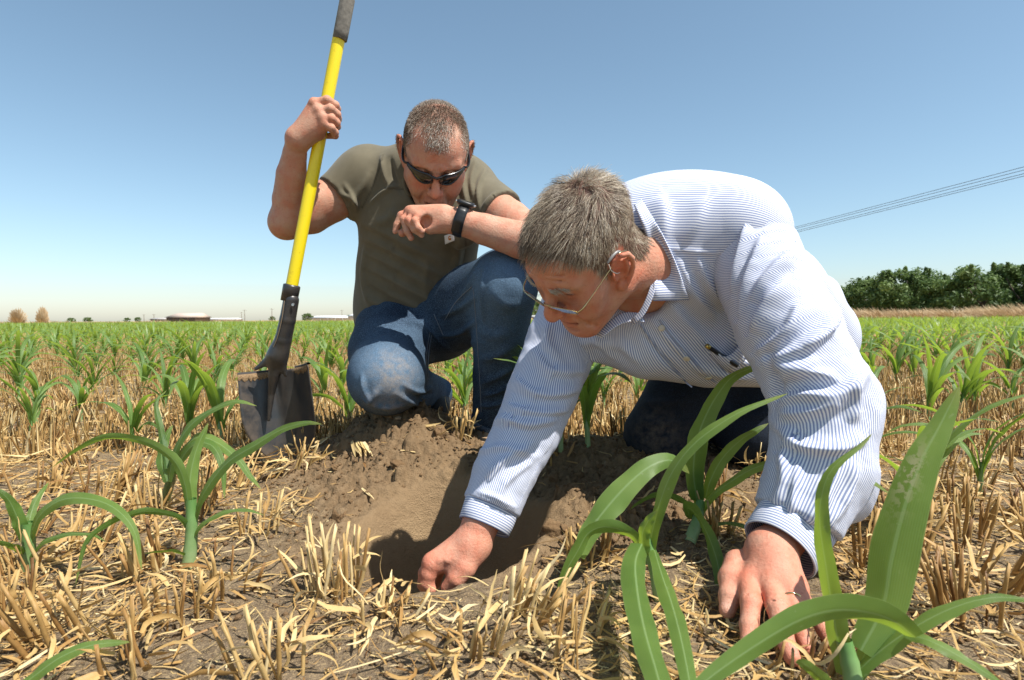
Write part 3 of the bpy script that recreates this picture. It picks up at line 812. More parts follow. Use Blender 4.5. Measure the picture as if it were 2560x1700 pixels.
def cloth_bump(t, scale=900, strength=0.25, dist=0.001):
    n = t.noise(scale, 2, t.pos()); return t.bump(n, strength, dist)
# ------------------------------------------------------------------ the kneeling man
def denim_mat(name, dark, light, dust=0.0):
    m = mat(name, rough=0.85, spec=0.25); t = NT(m); o = t.pos()
    n1 = t.noise(9, 4, o); n2 = t.noise(130, 3, o); w = t.attr("wear")
    f = t.math('ADD', t.math('MULTIPLY', t.math('SUBTRACT', n1, 0.2), 0.75), t.math('MULTIPLY', w, 0.75))
    c = t.ramp(f, [(0.15, dark), (0.95, light)])
    c = t.mix(t.math('MULTIPLY', n2, 0.55), c, t.mix(1.0, c, (0.62, 0.62, 0.66), 'MULTIPLY'))
    n3 = t.noise(420, 3, o, 0.7); c = t.mix(t.ramp(n3, [(0.45, (0, 0, 0)), (0.75, (0.38, 0.38, 0.38))]), c, tuple(min(1.0, q * 2.3) for q in light))
    d = t.math('MULTIPLY', t.attr("dust"), t.ramp(t.noise(48, 5, o, 0.65), [(0.36, (0, 0, 0)), (0.66, (1, 1, 1))]))
    c = t.mix(t.math('MULTIPLY', d, 0.62), c, (0.36, 0.28, 0.20))
    t.base(c)
    t.normal(t.bump(t.math('ADD', n2, n3), 0.5, 0.0014))
    return m

def make_kneeler():
    rs = np.random.default_rng(11)
    base = (0.52, 0.298, 0.205)
    origin = np.array([-0.25, 1.65, 0.10])
    O = np.array([-0.1901, 1.4496, 0.8069]) + np.array([0.0, 0.0, -0.004])
    M = mk_frame((0.09, -0.655, -0.75), (0.155, -0.740, 0.650))
    nb = P(1078, 452, 1.585)
    V, F = build_head(M, O, [O + (nb - O) * 0.6, nb], 0.060, old=False, ear_y=-0.016)
    headL = V; headW = O + V @ M.T
    C = head_colors(V, base, old=False)
    # scalp seen through the crop
    def hair_density(L):
        x, y, z = np.abs(L[:, 0]), L[:, 1], L[:, 2]
        top = np.clip((0.074 - y + 0.25 * (z - 0.11)) / 0.018, 0, 1) * np.clip((z - 0.055) / 0.02, 0, 1)
        lock = np.exp(-((x / 0.028) ** 4)) * np.clip((z - 0.072) / 0.014, 0, 1) * np.clip((y - 0.03) / 0.02, 0, 1)
        bald = np.exp(-((x - 0.047) / 0.017) ** 2) * np.clip((y - 0.012) / 0.03, 0, 1)
        side = np.clip((x - 0.060) / 0.008, 0, 1) * (x < 0.0785) * np.clip((0.045 - y) / 0.012, 0, 1) * np.clip((z - 0.012 - 0.25 * np.clip(y, -0.02, 0.05)) / 0.012, 0, 1)
        back = np.clip((-0.03 - y) / 0.02, 0, 1) * np.clip((z + 0.06) / 0.02, 0, 1)
        return np.clip(np.maximum.reduce([top * (1 - 0.92 * bald), lock * 0.75 * (1 - 0.6 * bald), side, back]), 0, 1)
    hd = hair_density(V)
    C = C * (1 - 0.7 * hd[:, None]) + 0.7 * hd[:, None] * np.array([0.15, 0.095, 0.065])
    parts = [(headW, F, C)]
    # arms and hands
    s = Sdf(0.0026)
    sh = P(900, 452, 1.60); el = P(724, 552, 1.515); wr = P(742, 352, 1.408)
    s.chain([sh, P(830, 500, 1.57), P(775, 535, 1.545), el], [0.060, 0.0585, 0.053, 0.043], 0.02)
    s.chain([el, P(724, 500, 1.495), P(729, 437, 1.46), P(737, 385, 1.43), wr], [0.042, 0.0425, 0.0370, 0.0285, 0.0255], 0.02)
    s.ell(P(706, 560, 1.52), (0.030, 0.034, 0.034), 0.03)
    s.ell(P(790, 500, 1.53), (0.034, 0.03, 0.03), 0.04)
    mcp = [P(785, 257, 1.384), P(797, 276, 1.380), P(806, 294, 1.380), P(812, 312, 1.384)]
    for q, r in zip(mcp, (0.0145, 0.0145, 0.014, 0.013)):
        s.cone(wr + (q - wr) * 0.1, q + CF * 0.006, 0.0235, r, 0.016)
    for q in mcp: s.ell(q - CF * 0.003, (0.0075,) * 3, 0.012)
    s.cone(P(752, 345, 1.415), P(800, 335, 1.415), 0.019, 0.014, 0.014)            # heel of the hand
    fing = [
        ([mcp[0] + CF * 0.004, P(818, 250, 1.386), P(838, 263, 1.402), P(843, 272, 1.438), P(822, 275, 1.448)], [0.0112, 0.0105, 0.0098, 0.009, 0.008]),
        ([mcp[1] + CF * 0.004, P(826, 272, 1.382), P(842, 286, 1.402), P(845, 295, 1.440), P(822, 297, 1.450)], [0.0112, 0.0106, 0.0100, 0.009, 0.008]),
        ([mcp[2] + CF * 0.004, P(828, 296, 1.384), P(841, 307, 1.402), P(843, 316, 1.440), P(820, 318, 1.450)], [0.0110, 0.0104, 0.0096, 0.009, 0.008]),
        ([mcp[3] + CF * 0.003, P(828, 320, 1.386), P(837, 331, 1.402), P(838, 339, 1.436), P(816, 340, 1.444)], [0.0104, 0.0098, 0.0092, 0.0084, 0.0075]),
    ]
    for p, r in fing: finger(s, p, r, 0.0042)
    finger(s, [P(762, 338, 1.425), P(790, 322, 1.452), P(822, 308, 1.460), P(846, 299, 1.454)], [0.015, 0.0125, 0.011, 0.009], 0.006)
    V2, F2 = s.build()
    def arm_cols(V, tips):
        N = len(V); c = np.tile(np.array(base) * np.array([1.0, 0.97, 0.95]), (N, 1))
        for q, r in tips:
            w = np.exp(-(np.linalg.norm(V - q, axis=1) / r) ** 2)[:, None]
            c = c * (1 - 0.5 * w) + 0.5 * w * np.array(base) * np.array([1.02, 0.66, 0.58])
        return c
    parts.append((V2, F2, arm_cols(V2, [(q, 0.014) for q in mcp] + [(f[0][2], 0.012) for f in fing])))
    s = Sdf(0.0026)
    shl = P(1188, 492, 1.55); ell_ = P(1375, 622, 1.36); wl = P(1149, 553, 1.325)
    s.chain([shl, shl * 0.5 + ell_ * 0.5, ell_], [0.058, 0.052, 0.045], 0.02)
    s.chain([ell_, P(1300, 600, 1.335), P(1210, 573, 1.325), wl], [0.044, 0.0435, 0.036, 0.029], 0.03, flat=(CF, 0.85))
    Q = lambda x, y, d: P(960 + x / 6.558, 480 + y / 6.558, d)
    s.cone(wl, Q(850, 440, 1.335), 0.0285, 0.0275, 0.018, flat=(CF, 0.72))
    km = [Q(570, 425, 1.318), Q(500, 370, 1.332), Q(450, 335, 1.346), Q(425, 325, 1.360)]
    for q, r in zip(km, (0.0130, 0.0140, 0.0145, 0.0145)):
        s.cone(Q(960, 420, 1.332), q, 0.024, r, 0.014)
    s.cone(Q(1010, 520, 1.322), Q(760, 590, 1.318), 0.020, 0.015, 0.014)            # little finger side of the palm
    s.ell(Q(700, 490, 1.312), (0.013, 0.012, 0.014), 0.008, 's')                     # hollow of the curled hand
    lf = [
        ([km[0], Q(505, 470, 1.308), Q(560, 590, 1.306), Q(625, 645, 1.310)], [0.0100, 0.0088, 0.0078, 0.0066]),
        ([km[1], Q(405, 460, 1.322), Q(500, 610, 1.318), Q(620, 705, 1.322)], [0.0106, 0.0094, 0.0084, 0.0070]),
        ([km[2], Q(330, 450, 1.338), Q(385, 640, 1.334), Q(445, 755, 1.336)], [0.0110, 0.0097, 0.0086, 0.0072]),
        ([km[3], Q(285, 385, 1.356), Q(215, 540, 1.356), Q(185, 645, 1.356)], [0.0108, 0.0096, 0.0085, 0.0070]),
    ]
    for p, r in lf: finger(s, p, r, 0.002)
    finger(s, [Q(640, 480, 1.362), Q(430, 600, 1.362), Q(300, 675, 1.352)], [0.014, 0.0115, 0.0095], 0.005)
    V3, F3 = s.build()
    nails = [f[0][3] for f in lf]
    c3 = arm_cols(V3, [(q, 0.016) for q in km] + [(f[0][1], 0.012) for f in lf])
    for f in lf:
        tip, dr = f[0][3], nrm(f[0][3] - f[0][2])
        q = tip + dr * 0.002 - CF * 0.004 - CR * 0.003
        w = np.exp(-(np.linalg.norm(V3 - q, axis=1) / 0.0052) ** 4)[:, None]
        c3 = c3 * (1 - 0.7 * w) + 0.7 * w * np.array([0.66, 0.42, 0.34])
    parts.append((V3, F3, c3))
    # trunk and legs inside the clothes
    s = Sdf(0.008)
    pel = P(1045, 810, 1.74)
    s.chain([nb, P(1058, 560, 1.62), pel], [0.06, 0.12, 0.12], 0.03, flat=(CF, 0.7))
    s.cone(nb, sh, 0.055, 0.05, 0.03); s.cone(nb, shl, 0.055, 0.05, 0.03)
    s.chain([P(990, 810, 1.72), P(968, 930, 1.46), P(1080, 985, 1.86)], [0.075, 0.065, 0.04], 0.02)
    s.chain([P(1110, 800, 1.70), P(1262, 712, 1.42), P(1238, 1060, 1.60)], [0.075, 0.06, 0.035], 0.02)
    V4, F4 = s.build()
    parts.append((V4, F4, np.array(base)))
    V, F, C = join_parts(parts)
    skin = skin_mat("skin_tanned")
    me = new_mesh("person", V - origin, F, True, None, {"col": C})
    body = obj("person", me, skin); body.location = origin
    tag(body, "man in olive t-shirt and jeans kneeling on the dirt mound, one hand gripping the shovel", "person")
    # hair
    hp, fi = sample_surface(headL, F[:0] if False else parts[0][1], 60000, rs)
    Nl = vnormals(headL, parts[0][1])
    keep = rs.random(len(hp)) < hair_density(hp) * 0.9
    hp = hp[keep]; fi = fi[keep]
    hn = nrm(Nl[parts[0][1][fi, 0]])
    top = np.clip((hp[:, 2] - 0.08) / 0.03, 0, 1)
    d = np.stack([hp[:, 0] * 3, np.where(hp[:, 1] > -0.03, 0.9, -0.6), -0.9 + 0 * top], 1) * np.stack([np.ones(len(hp)), 0.4 + top * 0.6, 1 - 0.9 * top], 1)
    d = nrm(d - hn * np.sum(d * hn, 1, keepdims=True))
    ln = np.where(top > 0.4, 0.0095, 0.0055) * rs.uniform(0.7, 1.25, len(hp))
    HV, HF, HT = hair_mesh(hp, d, hn, ln, 0.00036, rs, seg=2, curl=0.30, lift=0.9)
    front = np.clip((np.repeat(hp[:, 1], 9) - 0.02) / 0.05, 0, 1)
    HT = np.clip(HT * (0.72 + 0.28 * front) + 0.28 * front + 0.06, 0, 1)
    hm = hair_mat("cropped_hair", [(0.0, (0.050, 0.032, 0.020)), (0.5, (0.17, 0.115, 0.075)), (0.75, (0.38, 0.32, 0.25)), (1.0, (0.66, 0.61, 0.53))])
    obj("hair", new_mesh("hair", O + HV @ M.T - origin, HF, True, {"tint": HT}), hm, body)
    # eyebrows belong to the hair too
    # --- t-shirt
    tee = mat("olive_jersey", (0.132, 0.115, 0.076), 0.9, spec=0.2); t = NT(tee)
    n = t.noise(22, 4, t.pos()); n2 = t.noise(700, 2, t.pos())
    t.base(t.mix(t.attr("seam"), t.ramp(n, [(0.3, (0.118, 0.103, 0.068)), (0.7, (0.148, 0.130, 0.088))]), (0.07, 0.06, 0.04)))
    t.normal(t.bump(n2, 0.3, 0.0012))
    t.b.inputs["Sheen Weight"].default_value = 0.15
    s = Sdf(0.0042)
    fl = (CF * 0.9 + np.array([0, 0, 0.25]), 0.68)
    s.chain([P(1046, 800, 1.72), P(1042, 690, 1.67), P(1050, 560, 1.61), P(1062, 470, 1.58)], [0.166, 0.172, 0.168, 0.128], 0.04, flat=fl)
    s.cone(P(1068, 455, 1.585), P(935, 428, 1.60), 0.075, 0.066, 0.05); s.cone(P(1068, 455, 1.585), P(1172, 464, 1.575), 0.075, 0.064, 0.05)
    s.ell((-0.125, 1.515, 0.665), (0.050, 0.040, 0.075), 0.05)  # chest bulge added to close a gap that let sun onto the belly
    s.ell(P(1150, 428, 1.555), (0.050, 0.050, 0.040), 0.05); s.ell(P(1010, 425, 1.56), (0.045, 0.05, 0.035), 0.05)  # first bulge added at the left shoulder to keep sun off the belly
    ax = nrm(P(838, 497, 1.565) - P(905, 447, 1.60))
    s.cone(P(915, 440, 1.59), P(905, 447, 1.58), 0.066, 0.068, 0.05)
    s.cone(P(905, 447, 1.59), P(800, 525, 1.55), 0.068, 0.0655, 0.04, cut=[(P(840, 497, 1.565), ax)])
    axl = nrm(P(1282, 557, 1.455) - P(1188, 492, 1.55))
    s.cone(P(1188, 484, 1.56), P(1290, 563, 1.45), 0.068, 0.0645, 0.04, cut=[(P(1254, 537, 1.485), axl)])
    s.ell(P(945, 800, 1.66), (0.055, 0.06, 0.09), 0.06)                              # loose flank
    s.ell(P(935, 770, 1.72), (0.05, 0.06, 0.10), 0.05)
    hem = P(1000, 812, 1.60); hn_ = nrm(np.array([0.10, -0.30, -1.0]))
    s.node((-9, -9, -9), (9, 9, 9), lambda X, Y, Z: -((X - hem[0]) * hn_[0] + (Y - hem[1]) * hn_[1] + (Z - hem[2]) * hn_[2]), 0.004, 's')
    s.chain([P(1085, 470, 1.50), P(1080, 440, 1.585)], [0.066, 0.066], 0.008, 's')   # neck opening
    V, F = s.build(0.02)
    V = relax(V, F, 1, 0.5)
    st = []
    for i in range(7):                                                               # diagonal drag folds over the belly
        y0 = 560 + i * 36
        st.append(([(905 + 4 * i, y0), (960, y0 + 22), (1040, y0 + 62), (1110, y0 + 96)], 0.010, 0.0042 + 0.001 * (i % 2), 0.3))
    st += [([(870, 520), (905, 470), (925, 430)], 0.009, 0.005), ([(845, 480), (890, 505), (895, 530)], 0.007, 0.006), ([(862, 462), (885, 500), (888, 528)], 0.006, 0.005),
           ([(955, 390), (962, 430), (975, 470)], 0.007, 0.007), ([(975, 395), (985, 440), (1003, 480)], 0.007, -0.006), ([(925, 510), (960, 480), (1000, 462)], 0.006, 0.005),
           ([(985, 530), (1020, 575), (1060, 600)], 0.010, 0.006), ([(940, 560), (975, 545), (985, 520)], 0.012, 0.006),
           ([(1190, 400), (1178, 450), (1186, 500)], 0.007, 0.006), ([(1215, 420), (1196, 470), (1200, 530)], 0.006, 0.006), ([(1160, 420), (1160, 470), (1170, 520)], 0.007, 0.006),
           ([(1240, 480), (1215, 510), (1200, 540)], 0.006, 0.005), ([(1262, 500), (1235, 520), (1212, 548)], 0.006, 0.005), ([(1275, 512), (1245, 535), (1224, 552)], 0.005, 0.004),
           ([(915, 620), (910, 700), (930, 780)], 0.012, 0.007), ([(1150, 600), (1140, 660), (1120, 730)], 0.012, 0.006), ([(940, 800), (990, 790), (1050, 780), (1110, 765)], 0.008, 0.005),
           ([(925, 745), (960, 770), (1010, 788)], 0.010, 0.006), ([(1070, 640), (1062, 700), (1068, 760)], 0.014, 0.004)]
    st = [(q[0], q[1], q[2] * 1.7) + tuple(q[3:]) for q in st]
    V = folds(V, F, st)
    # stitched seams: raglan lines and pocket
    seam = np.zeros(len(V)); bvh = BVHTree.FromPolygons(V.tolist(), F.tolist())
    for pl, w in (([(957, 387), (945, 430), (925, 480), (905, 520)], 0.0022), ([(962, 470), (1000, 472), (1030, 478)], 0.0020), ([(1165, 600), (1162, 640), (1150, 690)], 0.0018)):
        h = [bvh.ray_cast(Vector(CAM), Vector(ray(*q)))[0] for q in spline(pl, 12)]
        h = np.array([x for x in h if x is not None])
        if len(h) > 1:
            dd = seg_dist(V, h)[0]; seam = np.maximum(seam, np.exp(-(dd / w) ** 2)); V = V - vnormals(V, F) * (0.0016 * np.exp(-(dd / (w * 1.4)) ** 2))[:, None]
    shirt = obj("t_shirt", new_mesh("t_shirt", V - origin, F, True, {"seam": seam}), tee, body)
    tree = BVHTree.FromPolygons(V.tolist(), F.tolist())
    def on(px, py, lift=0.002):
        h = tree.ray_cast(Vector(CAM), Vector(ray(px, py)))
        return np.array(h[0]) - ray(px, py) * lift
    # neckband
    ring = []
    for k in range(25):
        a = -0.3 + (math.pi + 0.6) * k / 24
        ring.append((1082 + 72 * math.cos(math.pi - a), 452 + 62 * math.sin(a)))
    g = Geo(); pts = []
    for q in ring:
        h = tree.ray_cast(Vector(CAM), Vector(ray(*q)))
        if h[0] is not None: pts.append(np.array(h[0]))
    if len(pts) > 4:
        g.tube(spline(pts, 40), 0.0045, 6); obj("neckband", g.mesh("neckband", origin), tee, shirt)
    # white pocket label with its orange emblem, hanging from the pocket edge
    white = mat("label_cloth", (0.78, 0.78, 0.80), 0.8); orange = mat("label_orange", (0.62, 0.21, 0.03), 0.7)
    c = [on(1111, 589, 0.004), on(1134, 582, 0.006), on(1136, 602, 0.010), on(1113, 611, 0.006)]
    g = np.zeros((6, 6, 3))
    for i in range(6):
        for j in range(6):
            u, v = i / 5, j / 5
            g[i, j] = (c[0] * (1 - u) + c[1] * u) * (1 - v) + (c[3] * (1 - u) + c[2] * u) * v - CF * 0.002 * math.sin(u * 3.1)
    lab = sheet("pocket_label", g, -0.0006, white, shirt, origin)
    up = nrm((c[0] + c[1] - c[2] - c[3])); rt = nrm(c[1] + c[2] - c[0] - c[3]); mid = (c[0] + c[1] + c[2] + c[3]) / 4 - CF * 0.0036 + rt * 0.0015
    ge = Geo()
    a = np.linspace(0.35, 2 * math.pi - 0.55, 22)                                    # a round open letter-like swirl with a squared foot
    o_ = np.stack([mid + 0.0062 * (np.cos(x) * rt * 0.95 + np.sin(x) * up) for x in a]); i_ = np.stack([mid + 0.0020 * (np.cos(x) * rt + (np.sin(x) + 0.6) * up) for x in a])
    ge.grid(np.stack([o_, i_], 0)); ge.grid(np.stack([np.stack([mid + rt * 0.001 - up * 0.0062, mid + rt * 0.0062 - up * 0.0062]), np.stack([mid + rt * 0.001 - up * 0.001, mid + rt * 0.0062 - up * 0.001])], 0))
    ge.grid(np.stack([np.stack([mid - rt * 0.0066 - up * 0.0010, mid - rt * 0.0066 - up * 0.0010]), np.stack([mid - rt * 0.002 - up * 0.0062, mid + rt * 0.002 - up * 0.0062])], 0))
    em = obj("emblem", ge.mesh("emblem", origin), orange, shirt)
    # small white print near the left cuff of the sleeve
    glyph = {'F': ["111", "100", "110", "100", "100"], 'O': ["111", "101", "101", "101", "111"], 'R': ["110", "101", "110", "101", "101"], 'C': ["111", "100", "100", "100", "111"], 'E': ["111", "100", "110", "100", "111"]}
    gp = Geo(); x0 = 0
    for ch in "FORCE":
        for r_, row in enumerate(glyph[ch]):
            for c_, b in enumerate(row):
                if b == '1':
                    u = (x0 + c_) / 19.0; px = 1247 + 23 * u; py = 508 - 3.0 * math.sin(u * 2.2) + 0.0 * u + r_ * 1.35 - (2.0 * u)
                    h = [tree.ray_cast(Vector(CAM), Vector(ray(px + dx, py + dy)))[0] for dx, dy in ((-0.62, -0.7), (0.62, -0.7), (0.62, 0.7), (-0.62, 0.7))]
                    if all(q is not None for q in h):
                        gp.add(np.array([np.array(q) - ray(px, py) * 0.0012 for q in h]), [[0, 1, 2, 3]])
        x0 += 4
    if gp.n: obj("sleeve_print", gp.mesh("sleeve_print", origin), white, shirt)
    # --- jeans
    dn = denim_mat("blue_denim", (0.009, 0.020, 0.042), (0.100, 0.165, 0.240))
    s = Sdf(0.0045)
    s.ell(P(1048, 800, 1.74), (0.165, 0.13, 0.13), 0.03)
    s.chain([P(992, 812, 1.70), P(972, 880, 1.56), P(968, 938, 1.45)], [0.118, 0.106, 0.092], 0.05)
    s.ell(P(966, 945, 1.425), (0.092, 0.085, 0.086), 0.03)
    s.chain([P(970, 948, 1.47), P(1030, 972, 1.66), P(1085, 985, 1.85)], [0.083, 0.070, 0.060], 0.03)
    s.chain([P(1110, 800, 1.70), P(1190, 748, 1.54), P(1258, 708, 1.415)], [0.112, 0.098, 0.080], 0.05)
    hc = P(1238, 1052, 1.60); hd_ = nrm(hc - P(1262, 712, 1.415))
    s.chain([P(1262, 708, 1.415), P(1252, 830, 1.47), P(1244, 940, 1.54), hc + hd_ * 0.08], [0.080, 0.072, 0.066, 0.064], 0.03, cut=[(hc, hd_)])
    s.cone(hc - hd_ * 0.03, hc + hd_ * 0.1, 0.056, 0.056, 0.0, 's')
    V, F = s.build(0.02); V = relax(V, F, 1, 0.5)
    st = [([(1205, 650), (1170, 720), (1120, 790)], 0.009, 0.007), ([(1215, 665), (1205, 730), (1210, 800)], 0.007, 0.008), ([(1190, 740), (1150, 770), (1100, 790)], 0.008, 0.008), ([(1195, 800), (1150, 830), (1100, 840)], 0.008, 0.007), ([(1060, 800), (1100, 850), (1130, 880)], 0.007, 0.007),
          ([(1210, 990), (1250, 975), (1290, 950)], 0.007, 0.008), ([(1200, 1015), (1240, 1010), (1285, 990)], 0.006, 0.007), ([(1205, 960), (1245, 940), (1290, 915)], 0.009, 0.006),
          ([(1200, 900), (1240, 890), (1280, 870)], 0.012, 0.005), ([(1195, 820), (1230, 840), (1275, 830)], 0.014, 0.004),
          ([(905, 985), (925, 1000), (945, 975)], 0.008, 0.008), ([(1010, 962), (1045, 980), (1080, 968)], 0.006, 0.014), ([(1018, 985), (1050, 992), (1080, 985)], 0.007, -0.012), ([(990, 985), (1030, 1005), (1065, 1010)], 0.007, 0.009), ([(905, 940), (912, 975), (930, 1000)], 0.006, 0.008),
          ([(910, 1000), (960, 1018), (1020, 1010)], 0.010, 0.005), ([(935, 850), (990, 838), (1050, 850)], 0.012, 0.004), ([(1050, 860), (1075, 900), (1075, 950)], 0.010, 0.006),
          ([(1095, 930), (1120, 960), (1115, 1000)], 0.010, 0.007), ([(1000, 800), (1050, 812), (1090, 830)], 0.010, 0.006), ([(1220, 720), (1260, 760), (1300, 760)], 0.016, 0.004), ([(1130, 880), (1165, 870), (1190, 850)], 0.012, 0.005)]
    V = folds(V, F, [(q[0], q[1], max(-0.010, min(0.010, q[2] * 1.5))) + tuple(q[3:]) for q in st])
    kn = P(966, 925, 1.34)
    wear = np.exp(-(np.linalg.norm(V - kn, axis=1) / 0.095) ** 2) + 0.85 * np.exp(-(np.linalg.norm(V - P(1262, 690, 1.345), axis=1) / 0.085) ** 2) + 0.35 * np.exp(-(np.linalg.norm(V - P(1240, 830, 1.42), axis=1) / 0.12) ** 2)
    dust = np.exp(-(np.linalg.norm(V - P(985, 925, 1.34), axis=1) / 0.052) ** 2) + 0.5 * np.exp(-(np.linalg.norm(V - P(970, 1010, 1.36), axis=1) / 0.06) ** 2)
    jeans = obj("jeans", new_mesh("jeans", V - origin, F, True, {"wear": wear, "dust": dust}), dn, body)
    tj = BVHTree.FromPolygons(V.tolist(), F.tolist())
    thread = mat("faded_seam", (0.13, 0.155, 0.19), 0.9); g = Geo()
    for pl in ([(1183, 720), (1190, 800), (1195, 880), (1200, 960), (1203, 1030)], [(1075, 830), (1068, 870), (1065, 910), (1067, 950)], [(1180, 716), (1140, 755), (1112, 800)], [(1085, 785), (1098, 815), (1108, 838)]):
        hit = [tj.ray_cast(Vector(CAM), Vector(ray(*q)))[0] for q in spline(pl, 24)]
        hit = [np.array(h) for h in hit if h is not None]
        if len(hit) > 3: g.tube(np.array(hit), 0.0013, 5); g.tube(np.array(hit) + CR * 0.006, 0.0010, 5)
    obj("seam", g.mesh("seam", origin), thread, jeans)
    # turned hem
    g = Geo(); u = nrm(np.cross(hd_, CF)); v = np.cross(hd_, u); an = np.arange(40) / 40 * 2 * math.pi
    G = np.stack([[hc + hd_ * (o_) + (rr * (1 + 0.02 * math.sin(5 * x))) * (math.cos(x) * u + math.sin(x) * v) for x in an] for o_, rr in ((-0.019, 0.0655), (-0.017, 0.0675), (0.0, 0.0670), (0.002, 0.064), (-0.004, 0.058))])
    g.grid(G, wrap=True)
    dh = denim_mat("hem_denim", (0.03, 0.045, 0.07), (0.16, 0.22, 0.30))
    obj("hem", new_mesh("hem", np.concatenate(g.V) - origin, np.concatenate(g.F), True, {"wear": rs.random(len(g.V[0])) * 0.8, "dust": np.zeros(len(g.V[0]))}), dh, jeans)
    # boots
    suede = mat("tan_suede", (0.30, 0.20, 0.125), 0.9, spec=0.2); t = NT(suede); n = t.noise(70, 4, t.pos())
    t.base(t.ramp(n, [(0.3, (0.22, 0.145, 0.09)), (0.7, (0.38, 0.265, 0.17))])); t.normal(t.bump(n, 0.4, 0.003))
    s = Sdf(0.005)
    toe = P(1205, 1128, 1.50)
    s.chain([hc - hd_ * 0.03, P(1228, 1100, 1.60)], [0.052, 0.048], 0.02); s.cone(P(1228, 1108, 1.60), toe, 0.045, 0.036, 0.03, flat=((0, 0, 1), 0.8))
    s.cone(P(1232, 1115, 1.64), P(1228, 1110, 1.6), 0.036, 0.04, 0.02)
    V, F = s.build(); obj("boot", new_mesh("boot", V - origin, F), suede, body)
    dark = mat("dark_boot", (0.03, 0.026, 0.022), 0.8)
    s = Sdf(0.006); s.cone(P(1090, 1000, 1.85), P(1095, 1020, 1.72), 0.048, 0.036, 0.02)
    V, F = s.build(); obj("boot", new_mesh("boot", V - origin, F), dark, body)
    # --- sunglasses
    blk = mat("gloss_black_frame", (0.010, 0.010, 0.011), 0.18, spec=0.6); lens_m = mat("smoked_lens", (0.012, 0.011, 0.009), 0.05, spec=0.8)
    W = lambda q: O + np.asarray(q, float) @ M.T
    og = O + M @ np.array([0, 0.11, 0.018])
    eg = empty("sunglasses", og, "black wraparound sunglasses on the face of the kneeling man", "sunglasses")
    for x in (-1, 1):
        arc = lambda th: np.array([x * 0.083 * math.sin(th) * 0.93, 0.022 + 0.092 * math.cos(th) ** 0.9, 0.0])
        ths = np.linspace(0.13, 1.08, 14); G = np.zeros((14, 7, 3)); top_ = []; bot_ = []
        for i, th in enumerate(ths):
            f_ = i / 13; zt = 0.028 - 0.001 * f_ - 0.004 * max(0, 0.15 - f_) / 0.15; zb = 0.012 - 0.012 * math.sin(min(1, f_ * 1.15 + 0.12) * math.pi) + 0.009 * f_ ** 2
            for j in range(7):
                v = j / 6; a = arc(th); G[i, j] = W(a * np.array([1, 1, 1]) + np.array([0, -0.004 * (2 * v - 1) ** 2, zb + (zt - zb) * v]))
            top_.append(G[i, 6]); bot_.append(G[i, 0])
        sheet("lens", G, 0.0015 * x, lens_m, eg, og)
        g = Geo(); g.tube(np.array(top_), [0.0034] * 14, 7); g.tube(np.array(bot_), [0.0020] * 14, 7); g.tube(np.array([bot_[0], (bot_[0] + top_[0]) / 2, top_[0]]), 0.0022, 6); g.tube(np.array([bot_[-1], (bot_[-1] + top_[-1]) / 2, top_[-1]]), 0.0026, 6)
        obj("rim", g.mesh("rim", og), blk, eg)
        g = Geo(); e = top_[-1]
        tp = [W((x * 0.0755, 0.061, 0.026)), W((x * 0.0795, 0.045, 0.028)), W((x * 0.0800, 0.015, 0.029)), W((x * 0.0790, -0.012, 0.026)), W((x * 0.076, -0.03, 0.008))]
        g.tube(spline([e] + tp, 20), np.linspace(0.0062, 0.0030, 20), 8, flat=0.45)
        obj("temple", g.mesh("temple", og), blk, eg)
    g = Geo(); g.tube([W((-0.0125, 0.1125, 0.026)), W((0, 0.1165, 0.0245)), W((0.0125, 0.1125, 0.026))], 0.0034, 8); obj("bridge", g.mesh("bridge", og), blk, eg)
    # --- wristwatch
    wpos = P(1153, 551, 1.325); wa = nrm(P(1210, 573, 1.325) - wl)
    wup = nrm(CU * 0.9 - CF * 0.25 + CR * 0.25); wup = nrm(wup - wa * (wup @ wa)); wsd = np.cross(wa, wup)
    strap = mat("black_rubber", (0.012, 0.012, 0.013), 0.42, spec=0.5); steel = mat("steel_button", (0.6, 0.6, 0.6), 0.25, 1.0); facem = mat("watch_face", (0.02, 0.022, 0.022), 0.1, spec=0.7)
    wt = empty("wristwatch", wpos, "chunky black rubber wristwatch on the kneeling man's wrist", "watch")
    an = np.arange(48) / 48 * 2 * math.pi; G = np.zeros((6, 48, 3))
    for i, (o_, add) in enumerate(((-0.0125, 0.0005), (-0.0120, 0.0040), (-0.004, 0.0052), (0.004, 0.0052), (0.0120, 0.0040), (0.0125, 0.0005))):
        for k, x in enumerate(an):
            rr = 0.0325 + add * (1.0 + 0.35 * (math.sin(x * 9) > 0.6))
            G[i, k] = wpos + wa * o_ + rr * (math.cos(x) * wup + 0.98 * math.sin(x) * wsd)
    g = Geo(); g.grid(G, wrap=True); obj("strap", g.mesh("strap", wpos), strap, wt)
    g = Geo(); Mw = np.stack([wa, wsd, wup], 1); cc = wpos + wup * 0.0400
    for (h_, r_) in ((0, 0),):
        ring = np.arange(24) / 24 * 2 * math.pi
        G = np.stack([[cc + wup * z_ + rr * (np.sign(math.cos(x)) * abs(math.cos(x)) ** 0.7 * wa * 1.05 + np.sign(math.sin(x)) * abs(math.sin(x)) ** 0.7 * wsd) for x in ring] for z_, rr in ((-0.006, 0.0175), (-0.002, 0.0205), (0.003, 0.0205), (0.0055, 0.0175), (0.0050, 0.0145))])
        g.grid(G, wrap=True)
    obj("case", g.mesh("case", wpos), strap, wt)
    g = Geo(); g.tube([cc + wup * 0.002, cc + wup * 0.0049], 0.0146, 20); obj("face", g.mesh("face", wpos), facem, wt)
    for sg in (-1, 1):
        for dz in (-0.008, 0.008):
            g = Geo(); q = cc + wa * 0.020 * sg + wsd * dz; g.tube([q, q + wa * 0.0028 * sg], 0.0024, 10); obj("button", g.mesh("button", wpos), steel, wt)
make_kneeler()
